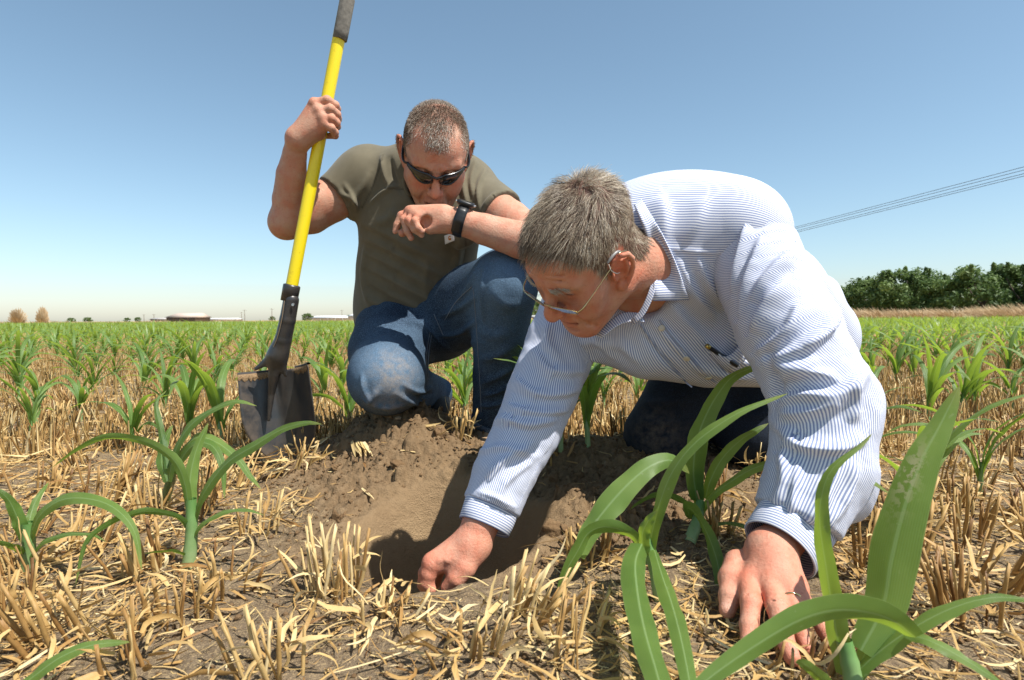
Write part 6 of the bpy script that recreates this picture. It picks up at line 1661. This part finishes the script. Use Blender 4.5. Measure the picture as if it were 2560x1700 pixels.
def scatter_maize():
    build_variants()
    rs = np.random.default_rng(17)
    th = math.radians(24); ca, sa = math.cos(th), math.sin(th)
    R, S = 0.76, 0.22
    u = np.arange(-95, 95, S); v = np.arange(-80, 110, R)
    Ug, Vg = np.meshgrid(u, v); Ug = (Ug + rs.normal(0, 0.03, Ug.shape)).ravel(); Vg = (Vg + rs.normal(0, 0.028, Vg.shape)).ravel()
    x = Ug * ca - Vg * sa; y = Ug * sa + Vg * ca
    far = np.where(x > 0, 42.0 + 0 * x, 66.0)
    m = (y > 1.72) & (np.abs(x) < y * 1.0 + 0.8) & (y < far) & (rs.random(len(x)) > 0.06)
    m &= person_clear(x, y, 0.05) & (g_soil(x, y) < 0.4)
    x, y = x[m], y[m]; o = np.argsort(x * x + y * y); x, y = x[o], y[o]
    # a few placed ones nearer than the rows in view
    spots = [(76, 1096), (2300, 1325), (2450, 1240), (1170, 1010), (1160, 1000), (1470, 1115), (1402, 1122), (560, 1120), (850, 1005), (2135, 1260)]
    sx = []; sy = []
    for q in spots: g = on_ground(*q); sx.append(g[0]); sy.append(g[1])
    x = np.concatenate([sx, x]); y = np.concatenate([sy, y])
    n1, n2 = 95, 290
    SP = ["bushy maize plant at the left edge, above the lower left one", "maize plant right of the broad damaged leaf, in the shade", "pale maize plant close to the right edge above the shaded stubble", "maize plant between the kneeling man's two legs, nearer one",
          "maize plant between the kneeling man's two legs, farther one", "shaded maize plant left of the dark jeans", "shaded maize plant just right of the reaching striped sleeve", "maize plant left of the shovel blade", "dark leaved maize plant between the blade and the jeans knee", "maize plant against the right side of the striped sleeve"]
    z = gz(x, y)
    for i in range(n2):
        rz = rs.uniform(0, 6.28); sc = rs.uniform(0.60, 0.92) * (0.85 if i < len(spots) else 1)
        if i < n1:
            st, lv = variants[rs.integers(len(variants))]
            e = empty("maize_plant", (x[i], y[i], z[i]), None, "maize plant", "maize seedlings growing in rows across the stubble")
            e.rotation_euler = (rs.normal(0, 0.06), rs.normal(0, 0.06), rz); e.scale = (sc,) * 3
            obj("stem", st, None, e)
            for q in lv: obj("leaf", q, None, e)
            e["label"] = SP[i] if i < len(SP) else region(x[i], y[i], "maize plant")
        else:
            e = obj("maize_plant", low_variants[rs.integers(len(low_variants))]); e.location = (x[i], y[i], z[i])
            e.rotation_euler = (0, 0, rz); e.scale = (sc,) * 3
            tag(e, region(x[i], y[i], "maize plant"), "maize plant", "maize seedlings growing in rows across the stubble")
    # everything farther away reads as one green mass
    x, y, z = x[n2:], y[n2:], z[n2:]
    V = []; F = []; lu = []; lv = []; n = 0
    tv = []
    for lod, (nn, mm, nl) in enumerate(((6, 3, 6), (4, 2, 5))):
        for k in range(6):
            st, pr = plant_leaves(rs, 0.31, nl, n=nn, m=mm)
            Gs = [p for p in pr]
            vv = np.concatenate([p[0].reshape(-1, 3) for p in Gs]); a = 0; ff = []
            for p in Gs:
                I = np.arange(nn * mm).reshape(nn, mm) + a; a += nn * mm
                ff.append(np.stack([I[:-1, :-1], I[:-1, 1:], I[1:, 1:], I[1:, :-1]], -1).reshape(-1, 4))
            tv.append((vv, np.concatenate(ff), np.concatenate([p[1].ravel() for p in Gs]), np.concatenate([p[2].ravel() for p in Gs])))
    d = np.hypot(x, y); keep = rs.random(len(x)) < np.clip(26 / np.maximum(d, 1), 0.45, 1); x, y, z, d = x[keep], y[keep], z[keep], d[keep]
    for k in range(12):
        sel = np.where((np.arange(len(x)) % 6 == k % 6) & ((d < 9) if k < 6 else (d >= 9)))[0]
        if not len(sel): continue
        vv, ff, a1, a2 = tv[k]; an = rs.uniform(0, 6.28, len(sel)); sc = rs.uniform(0.70, 1.0, len(sel)) * np.where(d[sel] > 25, 1.1, 1)
        c, s_ = np.cos(an), np.sin(an)
        W = np.stack([(vv[None, :, 0] * c[:, None] - vv[None, :, 1] * s_[:, None]) * sc[:, None] + x[sel][:, None], (vv[None, :, 0] * s_[:, None] + vv[None, :, 1] * c[:, None]) * sc[:, None] + y[sel][:, None], vv[None, :, 2] * sc[:, None] + z[sel][:, None]], -1)
        V.append(W.reshape(-1, 3)); F.append((ff[None] + (np.arange(len(sel)) * len(vv))[:, None, None]).reshape(-1, 4) + n); n += len(sel) * len(vv)
        lu.append(np.tile(a1, len(sel))); lv.append(np.tile(a2, len(sel)))
    o = obj("maize_crop", new_mesh("maize_crop", np.concatenate(V), np.concatenate(F), True, {"lu": np.concatenate(lu), "lv": np.concatenate(lv)}), leaf_m)
    tag(o, "far rows of young maize covering the field to the horizon", "crop", None, "stuff")
foreground_plants()
scatter_maize()
# ------------------------------------------------------------------ stubble, straw, clods
straw_m = mat("dry_straw", (0.6, 0.45, 0.22), 0.55, spec=0.4)
def _strawmat():
    t = NT(straw_m); ti = t.attr("tint"); oi = t.n("ShaderNodeObjectInfo"); n = t.noise(60, 4, t.pos(), 0.6)
    mp = t.n("ShaderNodeMapping"); t.l(t.obj(), mp.inputs["Vector"]); mp.inputs["Scale"].default_value = (1, 1, 0.08); fib = t.noise(700, 2, mp.outputs[0])
    f = t.math('ADD', t.math('MULTIPLY', ti, 0.72), t.math('MULTIPLY', n, 0.28))
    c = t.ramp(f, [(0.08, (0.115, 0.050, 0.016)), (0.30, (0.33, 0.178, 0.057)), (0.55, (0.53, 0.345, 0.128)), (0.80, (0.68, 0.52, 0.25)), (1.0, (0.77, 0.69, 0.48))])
    c = t.mix(t.math('MULTIPLY', fib, 0.35), c, t.mix(1.0, c, (0.62, 0.55, 0.45), 'MULTIPLY'))
    t.base(c); t.normal(t.bump(fib, 0.4, 0.001))
    tr = t.n("ShaderNodeBsdfTranslucent"); t.l(c, tr.inputs[0]); mx = t.n("ShaderNodeMixShader"); mx.inputs[0].default_value = 0.18
    t.l(t.b.outputs[0], mx.inputs[1]); t.l(tr.outputs[0], mx.inputs[2]); t.l(mx.outputs[0], t.out.inputs[0])
_strawmat()

def stalk_geo(g, rs, base, d, L, r, tint):
    """one cut stem: slightly crushed tube with a ragged open top"""
    n = 7; k = 5; pts = [base + d * (L * i / (k - 1)) + np.array([rs.normal(0, 0.0007), rs.normal(0, 0.0007), 0]) for i in range(k)]
    pts = np.array(pts); t = nrm(d); u = nrm(np.cross(t, (0.3, 1, 0.2))); v = np.cross(t, u); an = np.arange(n) / n * 2 * math.pi; fl = rs.uniform(0.55, 1.0)
    G = np.zeros((k + 1, n, 3))
    for i in range(k):
        rr = r * (1.12 - 0.16 * i / (k - 1)) * (1 + 0.18 * (i == 2))
        G[i] = pts[i] + rr * (np.cos(an)[:, None] * u + fl * np.sin(an)[:, None] * v)
    G[k - 1] += t * (rs.uniform(-0.5, 1.0, n) * r * 2.2)[:, None]
    G[k] = pts[k - 1] - t * r * 1.5 + 0.5 * r * (np.cos(an)[:, None] * u + fl * np.sin(an)[:, None] * v)
    g.grid(G, tint, wrap=True)

def ribbon_geo(g, rs, p, d, L, w, tint, curl=1.0, k=7):
    """a dry leaf strip, curling"""
    pts = [np.array(p, float)]; dd = nrm(d); ax = nrm(rs.normal(0, 1, 3)); 
    bend = rs.normal(0, 0.26) * curl
    for i in range(k - 1):
        dd = nrm(dd + np.cross(ax, dd) * bend + rs.normal(0, 0.16, 3) * curl + np.array([0, 0, -0.09 * curl])); pts.append(pts[-1] + dd * L / (k - 1))
    pts = np.array(pts); T = nrm(np.gradient(pts, axis=0)); sd = nrm(np.cross(T, nrm(rs.normal(0, 1, 3) * 0.6 + np.array([0, 0, 1])))); up = np.cross(sd, T)
    pr = np.array([0.7, 1, 1, 0.95, 0.8, 0.5, 0.12])[:k] * w / 2
    G = np.stack([pts - sd * pr[:, None] + up * pr[:, None] * 0.3, pts, pts + sd * pr[:, None] + up * pr[:, None] * 0.3], 1)
    g.grid(G, tint)

def clump(rs, ns, nr, h, spread, tone=0.0):
    """geometry of one clump: list of stalk Geo and one Geo of dry leaf strips"""
    st = []
    lean = rs.normal(0, 0.18, 2)
    for i in range(ns):
        a = rs.uniform(0, 6.28); rr = spread * math.sqrt(rs.random()); b = np.array([math.cos(a) * rr, math.sin(a) * rr * 0.7, -0.012])
        d = nrm(np.array([b[0] * 5 + lean[0] + rs.normal(0, 0.13), b[1] * 5 + lean[1] + rs.normal(0, 0.13), 1.0])); g = Geo()
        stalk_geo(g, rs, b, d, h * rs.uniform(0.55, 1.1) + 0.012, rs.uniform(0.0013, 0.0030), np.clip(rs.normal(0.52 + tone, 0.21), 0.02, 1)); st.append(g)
    rb = Geo()
    for i in range(nr):
        a = rs.uniform(0, 6.28); rr = spread * rs.uniform(0.2, 1.1); d = np.array([math.cos(a), math.sin(a), rs.uniform(-0.1, 1.1)])
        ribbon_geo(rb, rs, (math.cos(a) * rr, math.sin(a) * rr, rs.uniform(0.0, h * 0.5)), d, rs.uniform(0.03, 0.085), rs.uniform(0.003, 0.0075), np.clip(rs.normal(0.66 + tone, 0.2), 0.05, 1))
    return st, rb

def make_clumps():
    rs = np.random.default_rng(29)
    lab = "clump of cut cereal stubble with dry curled leaves standing on the field"
    grp = "clumps of cut stubble on the field"
    # the clumps that show largest, each with its own stalks: photo pixel, stalks, height, label, tone (straw colour darkened for shaded clumps, lightened for lit ones)
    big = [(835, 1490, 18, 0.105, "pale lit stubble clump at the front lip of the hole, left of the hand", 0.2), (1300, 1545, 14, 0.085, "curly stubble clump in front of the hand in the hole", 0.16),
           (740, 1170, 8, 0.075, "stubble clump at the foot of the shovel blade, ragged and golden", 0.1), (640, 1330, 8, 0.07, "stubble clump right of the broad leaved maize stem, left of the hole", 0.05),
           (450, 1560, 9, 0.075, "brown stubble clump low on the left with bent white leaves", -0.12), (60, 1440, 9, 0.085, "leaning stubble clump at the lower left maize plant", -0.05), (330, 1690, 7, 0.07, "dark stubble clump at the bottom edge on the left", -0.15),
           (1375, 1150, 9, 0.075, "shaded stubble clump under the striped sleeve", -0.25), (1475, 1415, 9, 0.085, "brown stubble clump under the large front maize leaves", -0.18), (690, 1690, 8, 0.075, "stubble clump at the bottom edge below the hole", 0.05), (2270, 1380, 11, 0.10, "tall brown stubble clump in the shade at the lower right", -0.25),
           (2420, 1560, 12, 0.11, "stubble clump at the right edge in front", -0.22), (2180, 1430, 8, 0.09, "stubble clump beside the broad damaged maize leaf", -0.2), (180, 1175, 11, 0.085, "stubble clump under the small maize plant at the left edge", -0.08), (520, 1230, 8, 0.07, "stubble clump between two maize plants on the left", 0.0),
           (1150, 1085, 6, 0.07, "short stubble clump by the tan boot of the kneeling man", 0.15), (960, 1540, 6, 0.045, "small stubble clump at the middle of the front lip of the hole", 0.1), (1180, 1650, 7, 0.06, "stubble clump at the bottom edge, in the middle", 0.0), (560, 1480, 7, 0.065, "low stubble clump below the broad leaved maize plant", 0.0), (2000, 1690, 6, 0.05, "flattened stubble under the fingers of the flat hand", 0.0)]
    for (px, py, ns, h, lb, tone) in big:
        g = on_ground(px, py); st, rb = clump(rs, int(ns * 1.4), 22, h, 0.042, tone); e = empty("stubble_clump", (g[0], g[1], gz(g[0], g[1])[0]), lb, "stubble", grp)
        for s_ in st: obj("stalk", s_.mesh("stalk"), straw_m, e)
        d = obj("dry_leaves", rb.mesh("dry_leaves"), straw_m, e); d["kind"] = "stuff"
    bx = np.array([on_ground(b[0], b[1])[:2] for b in big])
    var = []
    for k in range(18):
        st, rb = clump(rs, int(rs.integers(9, 18)), 18, rs.uniform(0.055, 0.095), rs.uniform(0.03, 0.05), rs.normal(-0.02, 0.08))
        var.append((st, rb))
    vs = []
    for st, rb in var:
        a = [s_.mesh("stalk") for s_ in st]; b = rb.mesh("dry_leaves")
        for q in a + [b]: q.materials.append(straw_m)
        g = Geo()
        for s_ in st: g.V += s_.V; g.F += [f + g.n for f in s_.F]; g.T += s_.T; g.n += s_.n
        g.V += rb.V; g.F += [f + g.n for f in rb.F]; g.T += rb.T; g.n += rb.n
        w = g.mesh("stubble_clump"); w.materials.append(straw_m); vs.append((a, b, w))
    n = 6600; y = 0.62 + 7.5 * rs.random(n) ** 1.35; x = (rs.random(n) * 2 - 1) * (y * 0.97 + 0.5)
    row = np.abs(((y * 0.94 + x * 0.34) / 0.19) % 1 - 0.5); m = row < 0.17
    m &= (g_soil(x, y) < 0.45) & (g_macro(x, y)[1] < 0.05); x, y = x[m], y[m]
    ok = np.ones(len(x), bool); cell = {}
    for i in range(len(x)):                                     # keep them apart
        k = (int(x[i] / 0.10), int(y[i] / 0.10)); near = [q for dx in (-1, 0, 1) for dy in (-1, 0, 1) for q in cell.get((k[0] + dx, k[1] + dy), [])]
        if any((x[i] - a) ** 2 + (y[i] - b) ** 2 < 0.0085 for a, b in near) or np.min((bx[:, 0] - x[i]) ** 2 + (bx[:, 1] - y[i]) ** 2) < 0.008: ok[i] = False
        else: cell.setdefault(k, []).append((x[i], y[i]))
    # keep the palm and the reaching arm clear
    hp = K4 = PZ(1930, 1500, 0.03); ok &= (x - hp[0]) ** 2 + (y - hp[1]) ** 2 > 0.012
    for q in spline([on_ground(1590, 1420)[:2], on_ground(1620, 1550)[:2], on_ground(1650, 1690)[:2]], 8): ok &= (x - q[0]) ** 2 + (y - q[1]) ** 2 > 0.0042
    x, y = x[ok], y[ok]; o = np.argsort(x * x + y * y); x, y = x[o], y[o]; z = gz(x, y)
    na, nb = 60, 279
    for i in range(min(nb, len(x))):
        a, b, w = vs[rs.integers(len(vs))]; rz = rs.uniform(0, 6.28); sc = rs.uniform(0.8, 1.25)
        if i < na:
            e = empty("stubble_clump", (x[i], y[i], z[i]), region(x[i], y[i], "stubble clump"), "stubble", grp)
            for q in a: obj("stalk", q, None, e)
            d = obj("dry_leaves", b, None, e); d["kind"] = "stuff"
        else:
            e = obj("stubble_clump", w); e.location = (x[i], y[i], z[i]); tag(e, region(x[i], y[i], "stubble clump"), "stubble", grp)
        e.rotation_euler = (rs.normal(0, 0.12), rs.normal(0, 0.12), rz); e.scale = (sc, sc, sc)
    # the rest of the stubble: simple blades, one object
    X, Y = x[nb:], y[nb:]
    n = 52000; yy = 1.6 + 13.0 * rs.random(n) ** 1.25; xx = (rs.random(n) * 2 - 1) * (yy * 0.97 + 0.6)
    row = np.abs(((yy * 0.94 + xx * 0.34) / 0.19) % 1 - 0.5); m = (row < 0.26) & (g_soil(xx, yy) < 0.4); xx, yy = xx[m], yy[m]
    if len(X):
        k = 9; xx = np.concatenate([xx, (X[:, None] + rs.normal(0, 0.025, (len(X), k))).ravel()]); yy = np.concatenate([yy, (Y[:, None] + rs.normal(0, 0.025, (len(Y), k))).ravel()])
    n = len(xx); zz = gz(xx, yy); h = rs.uniform(0.04, 0.12, n); d = np.stack([rs.normal(0, 0.26, n), rs.normal(0, 0.26, n), np.ones(n)], 1); d = nrm(d)
    b = np.stack([xx, yy, zz - 0.006], 1); r = rs.uniform(0.0018, 0.0036, n) * (1 + yy / 14); an = np.arange(3) / 3 * 2 * math.pi + rs.uniform(0, 6, (n, 1))
    ring = np.stack([np.cos(an), np.sin(an), 0 * an], -1) * r[:, None, None]
    V = np.concatenate([b[:, None] + ring, b[:, None] + ring * 0.8 + (d * h[:, None])[:, None]], 1).reshape(-1, 3)
    k = np.arange(3); q = np.stack([k, (k + 1) % 3, (k + 1) % 3 + 3, k + 3], -1); F = (q[None] + (np.arange(n) * 6)[:, None, None]).reshape(-1, 4)
    tt = np.clip(rs.normal(0.56, 0.2, n), 0, 1)
    o = obj("field_stubble", new_mesh("field_stubble", V, F, False, {"tint": np.repeat(tt, 6)}), straw_m); tag(o, "cut cereal stubble standing thickly across the field behind", "stubble", None, "stuff")

def make_litter():
    rs = np.random.default_rng(31)
    V = []; F = []; T = []; n0 = 0
    def pieces(n, ymin, ymax, p, k, L0, L1, w0, w1, soil_keep, lift):
        nonlocal n0
        y = ymin + (ymax - ymin) * rs.random(n) ** p; x = (rs.random(n) * 2 - 1) * (y * 0.97 + 0.40)
        sm = g_soil(x, y); hl = g_macro(x, y)[1]
        patch = 0.5 + 0.5 * vnoise(x * 5, y * 5, 77); m = (rs.random(n) < np.where(sm > 0.4, soil_keep, np.clip(1.6 * patch - 0.05, 0.15, 1))) & (hl < 0.35)
        x, y = x[m], y[m]; n = len(x); a = rs.uniform(0, 6.28, n); L = rs.uniform(L0, L1, n) * (0.5 + rs.random(n)); w = rs.uniform(w0, w1, n)
        t = np.linspace(-0.5, 0.5, k); bend = rs.normal(0, 0.5, n); tilt = rs.normal(0, 0.16, n) * (rs.random(n) < 0.5)
        lx = t[None] * L[:, None]; ly = bend[:, None] * (t[None] ** 2 - 0.08) * L[:, None]
        px = x[:, None] + lx * np.cos(a)[:, None] - ly * np.sin(a)[:, None]; py = y[:, None] + lx * np.sin(a)[:, None] + ly * np.cos(a)[:, None]
        curl = rs.normal(0, 0.25, n)[:, None] * (t[None] ** 2) * L[:, None]
        pz = gz(px.ravel(), py.ravel()).reshape(px.shape); pz = 0.4 * pz + 0.6 * pz.max(1, keepdims=True) + rs.uniform(0.001, lift, n)[:, None] + np.abs(lx * tilt[:, None]) + np.abs(curl)
        sx, sy = -np.sin(a), np.cos(a); ro = rs.uniform(-0.9, 0.9, n); pr = np.interp(t, [-0.5, -0.4, 0.3, 0.5], [0.6, 1, 0.9, 0.25])
        off = (w[:, None] / 2 * pr[None])
        c = np.stack([px, py, pz], -1); s_ = np.stack([sx * np.cos(ro), sy * np.cos(ro), np.sin(ro)], -1)[:, None]
        ridge = np.array([0, 0, 1.0]) * (off * 0.45)[..., None]
        G = np.stack([c - s_ * off[..., None], c + ridge, c + s_ * off[..., None]], 2)
        V.append(G.reshape(-1, 3)); I = np.arange(k * 3).reshape(k, 3)
        q = np.stack([I[:-1, :-1], I[:-1, 1:], I[1:, 1:], I[1:, :-1]], -1).reshape(-1, 4)
        F.append((q[None] + (np.arange(n) * k * 3)[:, None, None]).reshape(-1, 4) + n0); n0 += n * k * 3
        T.append(np.repeat(np.clip(rs.normal(0.60, 0.25, n), 0, 1), k * 3))
    pieces(8600, 0.56, 2.4, 1.1, 5, 0.022, 0.085, 0.0016, 0.0050, 0.035, 0.012)
    pieces(30000, 0.56, 2.2, 1.05, 3, 0.005, 0.024, 0.0009, 0.0030, 0.05, 0.005)
    pieces(13000, 1.45, 6.5, 1.15, 3, 0.03, 0.10, 0.0024, 0.0062, 0.02, 0.02)
    o = obj("straw_litter", new_mesh("straw_litter", np.concatenate(V), np.concatenate(F), True, {"tint": np.concatenate(T)}), straw_m)
    tag(o, "loose broken straw and chaff strewn over the soil", "straw", None, "stuff")
    # the few straws one can pick out on the bare dug soil
    for (px, py, n, L, w, ang, lb) in ((905, 1130, 6, 0.060, 0.009, -1.05, "bundle of white split straw lying on the dug soil"), (925, 1245, 2, 0.050, 0.005, -0.9, "pair of pale straws at the left rim of the hole"), (1080, 1075, 2, 0.060, 0.006, 0.25, "golden bent straw lying across the dirt mound"), (1030, 1135, 1, 0.050, 0.005, 0.2, "single straw piece lying below the mound crest"), (975, 1545, 2, 0.05, 0.008, -0.9, "broken white straw at the front of the hole"), (1345, 1500, 3, 0.05, 0.006, -1.2, "pale straws standing up at the front rim by the reaching hand")):
        g = on_ground(px, py); e = Geo(); rs2 = np.random.default_rng(px)
        for k in range(n):
            a = ang + rs2.normal(0, 0.12); dr = CR * math.cos(a) + np.array([0, 0.75, 0.35]) * math.sin(a) * 1.0
            p = np.array([g[0], g[1], gz(g[0], g[1])[0] + 0.006]) + CR * 0.006 * (k - n / 2) - nrm(dr) * L / 2 + np.array([0, 0, 0.004 * rs2.random()])
            ribbon_geo(e, rs2, p, dr, L, w, rs2.uniform(0.75, 1.0), 0.12)
        me = e.mesh("straw", (g[0], g[1], g[2])); o = obj("straw", me, straw_m); o.location = g; tag(o, lb, "straw")

clod_m = mat("clod_soil", (0.24, 0.155, 0.09), 0.95, spec=0.12)
def make_clods():
    rs = np.random.default_rng(37); t = NT(clod_m); n = t.noise(90, 5, t.pos(), 0.65); n2 = t.noise(400, 3, t.pos(), 0.7)
    t.base(t.ramp(n, [(0.25, (0.115, 0.068, 0.034)), (0.6, (0.205, 0.130, 0.068)), (0.9, (0.29, 0.195, 0.108))])); t.normal(t.bump(t.math('ADD', n, n2), 0.8, 0.004))
    import bmesh
    ms = []
    for k in range(8):
        bm = bmesh.new(); bmesh.ops.create_icosphere(bm, subdivisions=4, radius=1.0); V = np.array([v.co[:] for v in bm.verts])
        F = np.array([[v.index for v in f.verts] for f in bm.faces]); bm.free()
        d = 0.8 + 0.55 * noise3(V, 1.2, k * 11) + 0.45 * np.abs(noise3(V, 2.3, k * 11 + 3)) + 0.22 * np.abs(noise3(V, 5.0, k * 11 + 6)) + 0.10 * noise3(V, 11, k * 11 + 8)
        for pl in range(5):
            nv = nrm(rs.normal(0, 1, 3)); q = V @ nv; d = np.where(q * d > 0.62, 0.62 / np.maximum(q, 0.3), d)
        V = V * d[:, None] * np.array([1, rs.uniform(0.6, 1), rs.uniform(0.45, 0.75)]); me = new_mesh("soil_clod", V, F, True); me.materials.append(clod_m); ms.append(me)
    named = [(1235, 1135, 0.030, "large round crumbly clod beside the kneeling man's boot"), (1375, 1330, 0.022, "round clod on the lit ridge right of the hole"), (838, 1300, 0.018, "dark clod at the left rim of the hole"), (1410, 1325, 0.012, "small round clod next to the bigger one on the lit ridge")]
    for px, py, r, lb in named:
        g = on_ground(px, py); o = obj("soil_clod", ms[rs.integers(8)]); o.location = (g[0], g[1], g[2] + r * 0.25); o.scale = (r,) * 3; o.rotation_euler = tuple(rs.uniform(0, 6, 3)); tag(o, lb, "soil clod", "clods of dug soil")
    pb = mat("pale_pebble", (0.34, 0.26, 0.175), 0.8); g = on_ground(995, 1050); o = obj("pebble", ms[3].copy(), None); o.data.materials[0] = pb; o.location = (g[0], g[1], g[2] + 0.005); o.scale = (0.009,) * 3; tag(o, "small pale round pebble on the dirt mound below the knee", "pebble")
    n = 0
    while n < 230:
        x, y = rs.uniform(-0.62, 0.55), rs.uniform(0.86, 1.62)
        if g_soil(np.array([x]), np.array([y]))[0] < 0.35 or g_macro(np.array([x]), np.array([y]))[1][0] > 0.15: continue
        r = 0.004 + 0.015 * rs.random() ** 3.2; o = obj("soil_clod", ms[rs.integers(8)]); o.location = (x, y, gz(x, y)[0] + r * 0.1); o.scale = (r,) * 3; o.rotation_euler = tuple(rs.uniform(0, 6, 3))
        tag(o, region(x, y, "soil clod").replace("young green", "crumbly"), "soil clod", "clods of dug soil"); n += 1
    # crumbs: too many to count
    V0 = np.array([[1, 0, 0], [-1, 0, 0], [0, 1, 0], [0, -1, 0], [0, 0, 1], [0, 0, -1]], float); F0 = np.array([[0, 2, 4], [2, 1, 4], [1, 3, 4], [3, 0, 4], [2, 0, 5], [1, 2, 5], [3, 1, 5], [0, 3, 5]])
    m = 14000; x = rs.uniform(-0.8, 0.75, m); y = rs.uniform(0.6, 1.7, m); sm = g_soil(x, y); hl = g_macro(x, y)[1]; k = (rs.random(m) < np.where(sm > 0.4, 1.0, 0.35)) & (hl < 0.4); x, y = x[k], y[k]; m = len(x)
    r = 0.0014 + 0.0055 * rs.random(m) ** 3.5; V = V0[None] * rs.uniform(0.6, 1.2, (m, 6, 1)) * r[:, None, None]
    a = rs.uniform(0, 6.28, m); c, s_ = np.cos(a)[:, None], np.sin(a)[:, None]; V = np.stack([V[..., 0] * c - V[..., 1] * s_ + x[:, None], V[..., 0] * s_ + V[..., 1] * c + y[:, None], V[..., 2] * 0.8 + (gz(x, y) + r * 0.3)[:, None]], -1).reshape(-1, 3)
    o = obj("soil_crumbs", new_mesh("soil_crumbs", V, (F0[None] + (np.arange(m) * 6)[:, None, None]).reshape(-1, 3), True), clod_m); tag(o, "fine crumbs of loose brown soil", "soil", None, "stuff")
make_clumps()
make_litter()
make_clods()

def number_repeats():
    """repeats that share a label are told apart by their order from the left where there are only a few"""
    by = {}
    for o in list(COL.objects):
        if o.parent is None and o.get("group") and o.get("label"): by.setdefault(o["label"], []).append(o)
    words = ["leftmost", "second", "third", "fourth", "fifth", "sixth", "seventh", "eighth", "ninth", "tenth"]
    for lb, os_ in by.items():
        if 2 <= len(os_) <= 10 and len(lb.split()) <= 12:
            os_.sort(key=lambda o: o.location.x / max(o.location.y, 0.1))
            for i, o in enumerate(os_): o["label"] = lb + (", leftmost of them" if i == 0 else ", rightmost of them" if i == len(os_) - 1 else ", " + words[i] + " from the left")
number_repeats()
